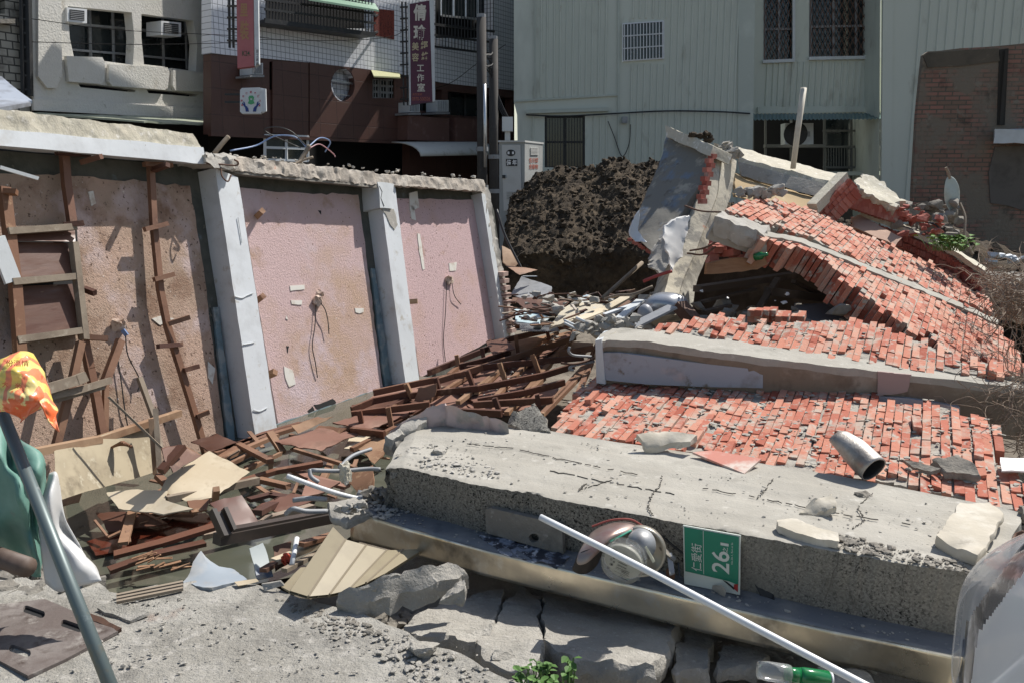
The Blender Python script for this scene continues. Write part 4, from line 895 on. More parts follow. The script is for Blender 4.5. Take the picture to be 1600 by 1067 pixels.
batten('grey splintered batten lying level over the lower wall', [(58, 612, .3), (118, 594, .3), (132, 588, .3)], .06, 'greywood')
batten('dark batten lying level with splintered white tip', [(68, 622, .28), (120, 610, .28), (172, 594, .26)], .04, 'greywood', [((74, 628, .25), (160, 604, .25))])
batten('thin grey stake leaning from the plug down to the mouldy board', [(218, 590, .14), (240, 650, .2), (250, 700, .3)], .035, 'greywood')
for k, (a, b_, lb) in enumerate((((402, 470, .02), (411, 463, .10), 'short block nailed on the middle panel beside the first column, upper'), ((402, 338, .02), (410, 330, .1), 'small block high on the middle panel'), ((419, 586, .02), (430, 581, .1), 'small block low on the middle panel by the first column'), ((638, 472, .02), (652, 471, .1), 'pale block on the right panel beside the second column'))):
    bm = NB(); bar(bm, WL.at(*a), WL.at(*b_), .045, .045, WL.n); mk('wood_block', bm, M['tanwood'], label=lb, cat='wood block', group='blocks nailed to the stucco')
# cupboard boards
cb = empty('cupboard_boards', WL.at(70, 530, .1), 'dark plywood cupboard boards with grey rails still fixed to the leaning wall', 'boards')
wp_ = lambda q, d: [WL.at(x, y, d) for x, y in q]
for q, m_ in (([(12, 360), (117, 358), (118, 378), (14, 376)], 'ply'), ([(14, 378), (111, 380), (116, 430), (20, 438)], 'ply'), ([(21, 448), (113, 444), (124, 516), (28, 526)], 'ply')):
    bm = NB(); slabq(bm, [WL.at(x, y, .11 + (.05 if i > 1 else 0)) for i, (x, y) in enumerate(q)], -WL.n * .012, (6, 6, 1)); mk('board', bm, M[m_], cb)
bm = NB(); plate(bm, WL, [(6, 356), (120, 354), (130, 522), (24, 532)], [], .05, .02); mk('dark_gap', bm, M['black'], cb)  # black sheet: the dark of the gaps is put into its colour
for a, b_ in (((12, 362, .16), (116, 355, .16)), ((18, 441, .17), (122, 432, .17)), ((26, 531, .18), (124, 517, .18)), ((115, 380, .17), (132, 530, .18))):
    bm = NB(); bar(bm, WL.at(*a), WL.at(*b_), .04, .05, WL.n); mk('rail', bm, M['greywood'], cb)
bm = NB(); bar(bm, WL.at(-6, 372, .2), WL.at(20, 440, .18), .1, .02, WL.n); mk('pale_board', bm, M['greyp'], label='short pale board end at the left edge beside the cupboard boards', cat='board'); bm = NB(); bar(bm, WL.at(0, 262, .3), WL.at(58, 279, .3), .02); mk('thin_lath', bm, M['greyp'], label='thin pale lath sticking in from the left edge below the white beam', cat='lath')
# mouldy board at the wall foot
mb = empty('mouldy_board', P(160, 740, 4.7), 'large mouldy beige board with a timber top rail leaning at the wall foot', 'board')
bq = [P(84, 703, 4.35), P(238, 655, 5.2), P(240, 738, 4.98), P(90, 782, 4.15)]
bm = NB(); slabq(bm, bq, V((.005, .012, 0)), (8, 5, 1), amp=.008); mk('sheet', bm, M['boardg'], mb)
bm = NB(); bar(bm, P(54, 706, 4.25), P(155, 686, 4.7), .05, .04); bar(bm, P(150, 688, 4.7), P(280, 645, 5.35), .045, .04); bar(bm, P(236, 655, 4.95), P(243, 740, 4.85), .03); mk('rail', bm, M['tanwood'], mb)
bm = NB()
for k in range(6): bar(bm, P(172 + k * 4, 700 - k * 2, 4.75), P(190 + k * 3, 690 + k * 1.5, 4.7), .012)
mk('splinters', bm, M['tanwood'], mb)
bm = NB(); bar(bm, P(243, 640, 5), P(250, 745, 4.8), .03); bar(bm, P(170, 620, 4.6), P(290, 735, 4.75), .012); mk('stake', bm, M['greywood'], label='thin grey stake standing in front of the mouldy board', cat='stake')
# lower rail along the wall foot
def plank(name, pts, w, h, m, label, cat='timber', grp=None, j=.01):
    bm = NB()
    for a, b_ in zip(pts[:-1], pts[1:]): bar(bm, a, b_, w, h, j=j)
    return mk(name, bm, M[m] if isinstance(m, str) else m, label=label, cat=cat, group=grp)
plank('plank', [Z(225, 785, -.2), Z(300, 745, -.2), Z(372, 700, -.2)], .07, .03, 'redwood', 'red brown plank on edge between the mouldy board and the first column')
plank('plank', [Z(335, 708, -.22), Z(420, 680, -.22), Z(500, 655, -.22)], .07, .03, 'redwood', 'red brown plank lying along the foot of the middle panel')

def sheetp(name, poly, m, label, cat='board', th=.008, grp=None, cell=.08, amp=.003, seed=0):
    bm = NB(); pts = [(Z(*p) if len(p) == 3 else P(p[0], p[1], p[3])) for p in poly]
    n = (pts[1] - pts[0]).cross(pts[2] - pts[0]).normalized(); n = n if n.z > 0 else -n
    slab_poly(bm, pts, -n * th, cell=cell, amp=amp, seed=seed); return mk(name, bm, M[m] if isinstance(m, str) else m, label=label, cat=cat, group=grp)
# ---------------------------------------------------------------- collapsed timber ceiling frame
LT = Tri(Z(420, 690, -.24), Z(900, 520, .22), Z(860, 640, .02))
lf = empty('ceiling_frame', LT.at(700, 600), 'collapsed red brown timber ceiling frame of crossing battens and plywood panels', 'timber frame')
def c3(x, y): return (550 + x / 3.556, 460 + y / 3.556)
panels = [[(640, 610), (1000, 500), (1180, 480), (1000, 600), (700, 660)], [(640, 440), (1000, 330), (1220, 210), (1140, 300), (1000, 390), (700, 500)], [(560, 520), (700, 450), (1040, 440), (900, 560), (690, 600)], [(870, 260), (1250, 200), (1240, 230), (1000, 330), (800, 370)],
          [(400, 500), (560, 440), (640, 470), (480, 560), (330, 600)], [(0, 610), (330, 570), (420, 620), (200, 730), (0, 700)], [(1000, 540), (1170, 480), (1100, 600), (930, 640), (720, 640)], [(1180, 255), (1340, 270), (1290, 340), (1160, 350)]]
big = [c3(*p) for p in ((0, 640), (120, 560), (380, 500), (640, 400), (870, 275), (1240, 200), (1200, 300), (1080, 430), (1020, 520), (1100, 600), (860, 660), (640, 640), (430, 620), (200, 740), (0, 720))]
bm = NB(); slab_poly(bm, [LT.at(x, y, -.05) for x, y in big], -LT.n * .008, cell=.12, amp=.006, seed=9); mk('panel', bm, M['plym'], lf)
for i, q in enumerate(panels):
    pp = [LT.at(*c3(x, y), -.035 + .012 * (i % 3)) for x, y in q]
    bm = NB(); slab_poly(bm, pp, -LT.n * .008, cell=.12, amp=.004, seed=i); mk('panel', bm, M[('plym', 'plym', 'plym', 'tanwood', 'ply', 'ply', 'plym', 'tanwood')[i]], lf)
rails = [[(425, 435), (760, 300)], [(870, 250), (1400, 128)], [(760, 300), (880, 245)], [(640, 412), (840, 392), (1285, 350)], [(120, 545), (380, 490), (640, 438)], [(470, 482), (900, 350), (1240, 240)], [(680, 612), (1115, 585)], [(700, 522), (1060, 450), (1230, 398)],
         [(700, 592), (960, 545), (1180, 488)], [(0, 665), (430, 610)], [(0, 640), (120, 590), (330, 548)], [(330, 560), (700, 520)], [(430, 640), (830, 660)], [(600, 400), (880, 330)], [(0, 755), (180, 775)], [(1150, 330), (1340, 298)]]
cross = [[(590, 600), (930, 340), (1140, 215)], [(770, 600), (1060, 290)], [(930, 585), (1250, 205)], [(410, 600), (640, 455), (760, 365)], [(860, 660), (1065, 465)], [(1120, 590), (1355, 330)], [(1055, 668), (1300, 420), (1365, 275)], [(210, 625), (330, 565)], [(540, 445), (610, 385)], [(60, 720), (240, 620)], [(0, 860), (240, 740)], [(1230, 610), (1330, 380)], [(690, 545), (900, 350)]]
rr = random.Random(8)
for q in rails:
    bm = NB(); rail(bm, [LT.at(*c3(x, y), .05) for x, y in q], .028, .05, LT.n); mk('long_batten', bm, M['redwood'], lf)
for i, q in enumerate(cross):
    bm = NB(); rail(bm, [LT.at(*c3(x, y), .015) for x, y in q], .04, .03, LT.n); mk('cross_batten', bm, M['tanwood' if i != 7 else 'redwood'], lf)
for (x0, y0), (x1, y1) in (((580, 338), (592, 400)), ((722, 298), (732, 362)), ((910, 232), (922, 322)), ((1078, 178), (1095, 252)), ((1002, 335), (1045, 448)), ((820, 382), (855, 490)), ((640, 425), (680, 530)), ((200, 628), (218, 730)), ((40, 645), (55, 722)), ((792, 575), (820, 652)), ((1028, 556), (1040, 632)), ((465, 462), (488, 545)), ((300, 498), (335, 572)), ((760, 255), (775, 300)), ((1236, 130), (1250, 170))):
    b0 = LT.at(*c3(x1, y1), .02); t = PL(*c3(x0, y0), b0, V((-.25, -1, 0)).normalized()); bm = NB(); bar(bm, b0, t, .035, .035); mk('stub', bm, M['tanwood' if rr.random() < .4 else 'redwood'], lf)
bm = NB(); q = [LT.at(*c3(x, y), .12) for x, y in ((745, 262), (850, 240), (905, 300), (780, 325))]; slab_poly(bm, q, V((0, 0, -.008)), cell=.1, amp=.004); mk('panel', bm, M['redwood'], lf)
SHT = 'brown plywood sheets over the flooded pit'
for poly, m_, lb_ in (([(430, 690, -.16), (500, 668, -.12), (560, 676, -.12), (500, 704, -.17)], 'plym', 'flat brown plywood sheet at the foot of the middle stucco panel'),
    ([(520, 660, -.12), (600, 636, -.08), (650, 640, -.08), (575, 672, -.13)], 'plym', 'brown plywood sheet running up to the second column foot'),
    ([(560, 700, -.16), (600, 676, -.12), (622, 690, -.12), (584, 722, -.17)], 'tanwood', 'tan plywood sheet beside the broken grey slab edge'),
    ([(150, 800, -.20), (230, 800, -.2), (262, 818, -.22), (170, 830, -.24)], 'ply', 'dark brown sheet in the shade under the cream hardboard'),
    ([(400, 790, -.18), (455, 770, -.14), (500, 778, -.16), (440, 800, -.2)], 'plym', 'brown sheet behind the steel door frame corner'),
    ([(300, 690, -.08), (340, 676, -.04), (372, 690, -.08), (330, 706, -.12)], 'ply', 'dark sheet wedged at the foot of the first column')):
    sheetp('plywood_sheet', poly, m_, lb_, grp=SHT, amp=.006)
bm = NB(); q = [PL(*c3(x, y), LT.at(*c3(460, 560), .05), V((-.2, -1, .3)).normalized()) for x, y in ((370, 520), (470, 495), (465, 560), (400, 600), (345, 590))]; slab_poly(bm, q, V((0, .01, 0)), cell=.1, amp=.004); mk('panel', bm, M['redwood'], lf)
scatter('plaster_crumbs', M['conc'], LT, [c3(600, 560), c3(1150, 220), c3(1200, 330), c3(850, 560)], 110, .006, .03, 'grey plaster crumbs lying over the collapsed ceiling frame', seed=4, lift=1.2)
# ---------------------------------------------------------------- water-side timber litter (individual pieces)
TW = 'loose boards around the flooded pit'
def lb(pts, z, w, h, m, label, grp=TW): return plank('loose_plank', [Z(x, y, zz) for (x, y), zz in zip(pts, z)], w, h, m, label, 'plank', grp)
def c6(x, y): return (350 + x / 2.498, 640 + y / 2.498)
lb([c6(0, 300), c6(200, 240), c6(380, 208)], (-.2, -.19, -.17), .05, .03, 'redwood', 'long red brown plank bridging the murky water toward the beam')
lb([c6(55, 135), c6(180, 200)], (-.2, -.1), .045, .03, 'redwood', 'dark plank with a peg at its end crossing the water')
lb([c6(182, 185), c6(182, 232)], (-.1, -.26), .03, .03, 'redwood', 'short peg standing in the water')
lb([c6(180, 92), c6(228, 165)], (-.12, -.22), .05, .03, 'tanwood', 'short brown plank slanting at the water edge near the first column')
lb([c6(0, 160), c6(160, 95), c6(300, 55)], (-.22, -.22, -.22), .06, .03, 'redwood', 'plank edging the water under the middle panel')
lb([c6(260, 98), c6(350, 125), c6(420, 112)], (-.2, -.2, -.2), .03, .02, 'redwood', 'thin dark plank lying over the water near the cream sheet')
lb([c6(370, 140), c6(590, 20), c6(700, -20)], (-.2, -.16, -.12), .06, .03, 'redwood', 'long plank running up toward the ceiling frame')
lb([c6(120, 268), c6(250, 298)], (-.2, -.2), .045, .03, 'redwood', 'short plank end beside the white conduit')
lb([c6(270, 232), c6(330, 262), c6(480, 300)], (-.22, -.22, -.22), .06, .02, 'plym', 'brown board strip lying beyond the white conduit')
lb([c6(100, 350), c6(180, 330), c6(300, 350)], (-.2, -.2, -.2), .05, .02, 'redwood', 'flat red strip half sunk in the water')
lb([c6(130, 400), c6(230, 350)], (-.15, -.2), .06, .03, 'redwood', 'red plank pointing up behind the dark door frame')
lb([(262, 780), (330, 766), (402, 750)], (-.08, -.1, -.14), .035, .04, 'greywood', 'long pale batten lying over the beige boards')
lb([(246, 742), (276, 772)], (-.02, -.1), .04, .03, 'tanwood', 'small tan batten across the beige board')
lb([(338, 764), (336, 782)], (-.02, -.12), .035, .03, 'tanwood', 'tiny upright block on the long pale batten')
lb([(180, 866), (250, 848), (335, 822)], (-.2, -.18, -.15), .07, .02, 'redwood', 'dark red board edge above the glossy board')
lb([(172, 890), (240, 866), (318, 848)], (-.22, -.2, -.2), .06, .02, 'ply', 'brown splintered board over the murky water')
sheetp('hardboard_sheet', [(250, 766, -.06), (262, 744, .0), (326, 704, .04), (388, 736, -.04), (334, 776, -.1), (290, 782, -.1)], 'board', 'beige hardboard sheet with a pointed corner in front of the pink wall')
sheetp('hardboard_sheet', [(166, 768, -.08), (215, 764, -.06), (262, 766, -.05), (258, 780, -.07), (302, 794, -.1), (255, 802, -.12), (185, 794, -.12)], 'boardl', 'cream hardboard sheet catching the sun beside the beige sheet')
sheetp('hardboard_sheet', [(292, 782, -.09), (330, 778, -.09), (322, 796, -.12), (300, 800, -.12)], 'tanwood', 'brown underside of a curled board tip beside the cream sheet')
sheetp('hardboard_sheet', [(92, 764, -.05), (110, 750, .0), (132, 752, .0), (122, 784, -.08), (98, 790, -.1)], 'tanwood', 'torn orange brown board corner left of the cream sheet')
sheetp('glossy_board', [(135, 845, -.27), (240, 812, -.25), (322, 800, -.25), (340, 820, -.26), (240, 848, -.28), (150, 868, -.28)], mat('wet_red_board', (.09, .022, .012), [((.05, .015, .01), 3, .5, .7)], .12), 'wet glossy dark red board half sunk in the pit water')
sheetp('brown_board', [(250, 700, None, 4.6), (282, 693, None, 4.7), (312, 712, None, 4.8), (268, 738, None, 4.5)], 'redwood', 'folded dark red brown board standing before the pink wall', amp=.005)
plank('board_spine', [P(252, 735, 4.5), P(284, 698, 4.65)], .05, .03, 'redwood', 'red brown strip on the fold of the dark board', 'strip')
sheetp('cream_sheet', [(*c6(470, 150), -.2), (*c6(500, 82), -.18), (*c6(598, 96), -.16), (*c6(560, 150), -.18)], 'boardl', 'pale cream sheet floating among red planks')
sheetp('plywood_scrap', [(*c6(262, 62), -.12), (*c6(330, 40), -.1), (*c6(430, 25), -.1), (*c6(360, 60), -.14), (*c6(290, 92), -.16)], 'tanwood', 'tan plywood scrap at the foot of the middle panel')
sheetp('plywood_scrap', [(*c6(320, 110), -.16), (*c6(370, 60), -.12), (*c6(480, 72), -.1), (*c6(440, 100), -.14), (*c6(390, 120), -.18)], 'tanwood', 'curled tan plywood scrap over the water')
sheetp('plywood_scrap', [(*c6(470, 262), -.18), (*c6(580, 215), -.1), (*c6(585, 300), -.14), (*c6(520, 320), -.2)], 'tanwood', 'brown plywood scrap against the broken end of the concrete beam')
sheetp('plywood_scrap', [(*c6(260, 150), -.2), (*c6(285, 138), -.19), (*c6(320, 145), -.2), (*c6(275, 160), -.21)], 'tanwood', 'small brown scrap in the middle of the water')
sheetp('plywood_scrap', [(*c6(300, 340), -.2), (*c6(330, 262), -.16), (*c6(450, 280), -.16), (*c6(390, 320), -.2)], 'plym', 'brown panel scrap behind the white conduit')
rr = random.Random(21)
bm = NB()
for k in range(15):
    x, y = rr.uniform(205, 270), rr.uniform(870, 892); a = Z(x, y, -.18); d = V((rr.uniform(.02, .09), rr.uniform(.0, .05), rr.uniform(-.01, .03))); bar(bm, a, a + d, rr.uniform(.006, .022), .004)
mk('wood_splinters', bm, M['tanwood'], label='cluster of pale wood splinters on the pit edge', cat='splinters', kind='stuff')
CLEAR = ([(395, 740), (430, 702), (590, 692), (590, 722), (470, 748)], [(280, 885), (420, 850), (430, 905), (290, 920)], [(330, 800), (520, 770), (520, 800), (340, 830)])
clr = lambda x, y: any(inpoly(x, y, c_) for c_ in CLEAR)
bm = NB(); bm.faces.layers.float.new('rnd')
for k in range(80):
    x, y = rr.uniform(130, 640), rr.uniform(690, 870)
    if not clr(x, y) and inpoly(x, y, [(150, 850), (330, 700), (640, 640), (600, 720), (520, 790), (340, 850)]):
        a = Z(x, y, -.22); an = rr.uniform(0, 3.14); L_ = rr.uniform(.05, .28); d = V((cos(an) * L_, sin(an) * L_, rr.uniform(-.02, .08))); bar(bm, a, a + d, rr.uniform(.012, .035), .01)
for k in range(38):
    x, y = rr.uniform(130, 640), rr.uniform(680, 870)
    if not clr(x, y) and inpoly(x, y, [(150, 850), (330, 700), (640, 640), (600, 720), (520, 790), (340, 850)]):
        a = Z(x, y, -.24 + rr.uniform(0, .06)); an = radians(90 - 27 + rr.gauss(0, 28) + (90 if rr.random() < .25 else 0)); L_ = rr.uniform(.3, .8); d = V((cos(an) * L_, sin(an) * L_, rr.uniform(-.02, .05))); bar(bm, a, a + d, rr.uniform(.02, .05), rr.uniform(.01, .03), j=.02)
mk('timber_scraps', bm, M['redwood'], label='small red brown timber scraps scattered through the flooded pit', cat='scraps', kind='stuff')
# dark steel door frame corner and its board
df = empty('door_frame', P(390, 860, 3.9), 'broken dark brown steel door frame corner above the pit', 'door frame')
M['dkf'] = mat('dark_brown_frame', (.05, .04, .034), [((.085, .06, .045), 5, .5, .7)], .45)
bm = NB(); rail(bm, [P(332, 798, 3.7), P(350, 838, 3.65)], .02, .05); rail(bm, [P(350, 796, 3.74), P(364, 828, 3.7)], .018, .05); rail(bm, [P(341, 800, 3.72), P(357, 834, 3.68)], .02, .02); mk('upright', bm, M['dkf'], df)
bm = NB(); bar(bm, P(340, 842, 3.68), P(515, 808, 4.2), .06, .05); bar(bm, P(362, 826, 3.75), P(515, 798, 4.22), .05, .012); mk('head', bm, M['dkf'], df)
bm = NB(); slab_poly(bm, [P(328, 786, 3.9), P(377, 773, 4.0), P(408, 818, 3.9), P(368, 830, 3.8)], V((0, .01, -.01)), amp=.004); mk('board', bm, mat('red_brown_board', (.11, .035, .02), [((.07, .03, .02), 4, .5, .7)], .45), df)
sheetp('metal_plate', [(390, 856, None, 3.75), (412, 848, None, 3.8), (426, 898, None, 3.65), (402, 905, None, 3.6)], mat('beige_blue_plate', (.32, .36, .36), [((.12, .16, .24), 5, .5, .6), ((.5, .46, .36), 4, .6, .7)], .5), 'small upright metal plate under the steel door frame', 'plate')
sheetp('red_board_piece', [(428, 852, None, 3.85), (455, 845, None, 3.9), (452, 880, None, 3.8), (430, 890, None, 3.7)], 'rust', 'rusty red board piece behind the pvc shutter', 'board')
bm = NB(); tube(bm, [P(464, 840, 3.8), P(456, 882, 3.65)], .012, 8); mk('short_pipe', bm, M['pvc'], label='thin short white pipe beside the red plastic scraps', cat='pipe', smooth=True)
bm = NB()
for k in range(6): tube(bm, curve_pts([P(440 + rr.uniform(0, 20), 868 + rr.uniform(-4, 16), 3.7) for _ in range(4)], 4), .006, 5)
mk('red_strap', bm, mat('red_plastic', (.5, .06, .03), (), .5), label='crumpled red strap near the pvc shutter', cat='strap')
rr = random.Random(3)
for k, (a, b_, w_, m_) in enumerate((((430, 876, 3.7), (510, 845, 3.95), .05, 'board'), ((445, 890, 3.6), (500, 862, 3.9), .03, 'greywood'), ((412, 890, 3.6), (450, 868, 3.8), .035, 'rust'), ((470, 850, 3.8), (520, 835, 4.0), .045, 'redwood'))):
    plank('loose_strip', [P(*a), P(*b_)], w_, .02, m_, ['beige strip', 'grey strip', 'rusty strip', 'red brown strip'][k] + ' wedged behind the pvc shutter', 'strip', 'strips behind the pvc shutter')
# blue-white plaster lump
bm = NB(); slab_poly(bm, [P(286, 912, 3.3), P(312, 858, 3.45), P(322, 872, 3.5), P(345, 884, 3.5), P(372, 892, 3.4), P(384, 904, 3.3), P(330, 918, 3.2)], V((0, .10, -.2)), amp=.007, cell=.05)
mk('plaster_lump', bm, mat('pale_blue_plaster', (.28, .32, .36), [((.40, .40, .39), 6, .45, .65), ((.3, .3, .3), 9, .6, .75)], .9), label='broken lump of pale blue painted concrete at the road edge', cat='concrete lump')
for k in range(3):
    plank('slat', [Z(182, 930 + k * 5, .015), Z(286, 909 + k * 5, .015)], .016, .012, M['greywood'], ['upper', 'middle', 'lower'][k] + ' of three beige slats at the road edge by the water', 'slat', 'beige slats at the road edge', 0)
# ---------------------------------------------------------------- fallen concrete beam with pebble-dash face
ZB = .33
fb = empty('fallen_beam', Z(1100, 900, .0), 'long fallen concrete beam with a pebble-dash front face lying across the foreground', 'beam')
nearT = [(604, 724), (750, 757), (900, 784), (1150, 832), (1350, 868), (1562, 905)]; farT = [(640, 655), (740, 655), (870, 676), (1090, 710), (1300, 742), (1600, 800)]
A = [Z(x, y, ZB) for x, y in nearT]; B = [Z(x, y, ZB + .01) for x, y in farT]
bm = NB()
def lerpl(L_, t): s = t * (len(L_) - 1); i = min(int(s), len(L_) - 2); return L_[i].lerp(L_[i + 1], s - i)
NX, NY, NZ = 220, 40, 14; T = []
for j in range(NY + 1):
    row = []
    for i in range(NX + 1):
        t = i / NX; v = j / NY; p = lerpl(A, t).lerp(lerpl(B, t), v)
        en = 1 if i in (0, NX) or j in (0, NY) else 0
        # board marks: low ridges running lengthwise, plus broad dents
        rd = .004 * (1 if int(v * 5.01) % 2 else 0) + .004 * noise.noise(V((p.x * 3, p.y * 3, 0))) + .002 * noise.noise(V((p.x * 14, p.y * 14, 1)))
        p = p + V((0, 0, rd))
        if i < 8: p = p + noise.noise_vector(p * 6) * .03 * (8 - i) / 8 - V((0, 0, .02 * (8 - i) / 8))
        if i > NX - 8: p = p + noise.noise_vector(p * 6) * .03 * (i - NX + 8) / 8
        if j == 0: p = p + V((0, noise.noise(V((p.x * 7, 0, 3))) * .014, -.004)) + V((0, abs(noise.noise(V((p.x * 22, 0, 9)))) * .024 + max(0, noise.noise(V((p.x * 5, 0, 19))) - .15) * .06, 0))
        row.append(bm.verts.new(p))
    T.append(row)
for j in range(NY):
    for i in range(NX): bm.faces.new((T[j][i], T[j][i + 1], T[j + 1][i + 1], T[j + 1][i])).material_index = 0
prev = T[0]
H_ = .30
for k in range(1, NZ + 1):
    cur = [bm.verts.new(T[0][i].co.lerp(V((lerpl(A, i / NX).x, lerpl(A, i / NX).y + .05, ZB - H_)), k / NZ) + V((0, .003 * noise.noise(V((i * .3, k * .7, 0))), 0)) + (noise.noise_vector(V((i * .4, k * .5, 3))) * .03 * max(0, (8 - i) / 8, (i - NX + 8) / 8))) for i in range(NX + 1)]
    for i in range(NX): bm.faces.new((prev[i], prev[i + 1], cur[i + 1], cur[i])).material_index = 1
    prev = cur
bot = prev
bk = [bm.verts.new(T[NY][i].co - V((0, 0, H_))) for i in range(NX + 1)]
for i in range(NX): bm.faces.new((T[NY][i + 1], T[NY][i], bk[i], bk[i + 1])).material_index = 0; bm.faces.new((bot[i], bot[i + 1], bk[i + 1], bk[i])).material_index = 0
# ends: rough broken concrete
def side_loop(i): return [T[j][i] for j in range(NY + 1)]
for i, ms in ((0, 1), (NX, -1)):
    top = side_loop(i); low = [bm.verts.new(bot[i].co.lerp(bk[i].co, j / NY)) for j in range(1, NY)]; low = [bot[i]] + low + [bk[i]]
    p_ = top
    for k in range(1, 6):
        c_ = low if k == 5 else [bm.verts.new(top[j].co.lerp(low[j].co, k / 5) + noise.noise_vector(V((j * .4, k * .9, i))) * .03) for j in range(NY + 1)]
        for j in range(NY):
            try: bm.faces.new((p_[j], p_[j + 1], c_[j + 1], c_[j]))
            except ValueError: pass
        p_ = c_
mk('beam_body', bm, [M['beamtop'], M['terrazzo']], fb)
BT = Tri(A[0] + V((0, 0, .004)), A[-1] + V((0, 0, .004)), B[2] + V((0, 0, .004)))
# cracks across the top
crk = mat('crack', (.12, .11, .095), (), 1)
bm = NB()
for pts in ([(1035, 742), (1030, 760), (1018, 772), (1012, 790), (1020, 806)], [(1362, 770), (1340, 792), (1352, 812), (1330, 826), (1312, 842), (1308, 870), (1290, 930)][:4], [(1210, 745), (1195, 765), (1180, 780)], [(915, 755), (905, 765), (960, 748)], [(730, 693), (800, 700), (900, 722), (1000, 742)], [(860, 735), (960, 755), (1060, 772)], [(1100, 762), (1200, 780), (1300, 800), (1440, 822)]):
    pp = []
    for a, b_ in zip(pts[:-1], pts[1:]):
        for k in range(14): t = k / 14; x = a[0] + (b_[0] - a[0]) * t; y = a[1] + (b_[1] - a[1]) * t; pp.append(BT.at(x + rr.uniform(-1.5, 1.5), y + rr.uniform(-1, 1), .003))
    for a_, b_ in zip(pp[:-1], pp[1:]):
        if rr.random() > .3: bar(bm, a_, b_, rr.uniform(.001, .0028), .004)
FT_ = Face(A[2] + V((0, .0, 0)), 118)
mk('surface_crack', bm, crk, fb)
bm = NB()
def face_y(px, py, out=.004):
    p = PL(px, py, A[1] , V((A[-2].y - A[1].y, -(A[-2].x - A[1].x), 0)).normalized()); return p
FN = V((A[-2].y - A[1].y, -(A[-2].x - A[1].x), 0)).normalized(); FU = V((-FN.y, FN.x, 0))
FF = Face(A[1] + V((0, .05 * .5, -.15)), math.degrees(math.atan2(FU.x, FU.y))); FF.n = (FN + V((0, 0, -.0))).normalized()
if FF.n.y > 0: FF.n = -FF.n
for pts in ([(1311, 862), (1308, 880), (1300, 895), (1296, 915), (1288, 938)], [(1030, 812), (1031, 826)], [(1418, 880), (1410, 905), (1412, 930)]):
    rail(bm, [FF.at(x + rr.uniform(-1, 1), y, .022) for x, y in pts], .0022, .003, FF.n)
mk('surface_crack', bm, crk, fb)
# recessed timber pad in the face, left of the meter
bm = NB(); plate(bm, FF, [(758, 796), (766, 793), (872, 818), (878, 824), (880, 866), (760, 832)], [[(834 + 8 * cos(k * pi / 8), 840 + 7 * sin(k * pi / 8)) for k in range(16)]], .035, .03)
mk('backing_board', bm, M['conc_d'], label='weathered backing board with a round hole on the pebble-dash face', cat='board')
# loose lumps on the beam
def lump(px, py, z, s, label, m='conc', seed=0, rot=0, name='concrete_lump', grp=None, tilt=0):
    p = Z(px, py, z); bm = NB(); chunk(bm, p + V((0, 0, s[2] * .6)), s, seed, Matrix.Rotation(rot, 3, 'Z') @ Matrix.Rotation(tilt, 3, 'X'), sub=3, amp=.16)
    return mk(name, bm, M[m] if isinstance(m, str) else m, label=label, cat='concrete lump', group=grp)
pal = mat('pale_plaster_lump', (.50, .455, .37), [((.58, .54, .46), 9, .45, .65), ((.36, .32, .26), 14, .6, .75)], .95, [(20, .4)])
zs_ = lambda q: [(x, y, -.15 + .13 * min(1, max(0, (y - 925) / 115)) + dz * .3) for x, y, dz in q]
slabb = lambda name, poly, th, m, label, cat='concrete slab', amp=.01, cell=.045, seed=0, grp=None: (lambda bm: (slab_poly(bm, [(Z(*p) if len(p) == 3 else P(p[0], p[1], p[3])) for p in poly], th, cell=cell, amp=amp, seed=seed), mk(name, bm, M[m] if isinstance(m, str) else m, label=label, cat=cat, group=grp))[1])(NB())
slabb('plaster_slab', [(1462, 838, ZB + .05), (1500, 786, ZB + .07), (1545, 783, ZB + .07), (1568, 803, ZB + .07), (1528, 868, ZB + .05), (1490, 852, ZB + .04)], V((0, .01, -.045)), pal, 'pale plaster slab resting at the right end of the fallen beam', amp=.006)
slabb('plaster_slab', [(1250, 798, ZB + .02), (1275, 778, ZB + .06), (1302, 772, ZB + .07), (1306, 792, ZB + .05), (1290, 800, ZB + .02)], V((0, .0, -.03)), pal, 'small pale plaster wedge on the fallen beam', amp=.008, cell=.025)
slabb('broken_strip', [(1213, 812, ZB + .035), (1235, 808, ZB + .04), (1310, 832, ZB + .035), (1312, 846, ZB + .03), (1270, 838, ZB + .03), (1216, 822, ZB + .03)], V((0, 0, -.03)), pal, 'broken plaster edging strip at the front lip of the beam', amp=.004, cell=.03)
slabb('curved_plaster', [(994, 678, ZB + .09), (1040, 672, ZB + .10), (1090, 680, ZB + .10), (1080, 690, ZB + .08), (1046, 692, ZB + .06), (1012, 698, ZB + .04)], V((0, 0, -.03)), pal, 'curved plaster fragment tilted on the bricks at the beam back edge', amp=.006, cell=.03)
lump(685, 710, ZB, (.045, .03, .022), 'grey stone on the left end of the fallen beam', 'conc', 3)
lump(1352, 778, ZB, (.04, .03, .02), 'dark lump in the shadow of the steel pipe', 'conc_d', 8)
# reddish tile
tl = mat('pink_red_tile', (.56, .22, .16), [((.66, .55, .47), 3.5, .46, .58), ((.5, .2, .14), 5, .6, .7)], .5)
slabb('floor_tile', [(1082, 706, ZB + .035), (1112, 703, ZB + .045), (1190, 716, ZB + .05), (1163, 739, ZB + .012)], V((0, 0, -.01)), tl, 'broken pink red tile lying on the fallen beam', 'tile', amp=.0006)
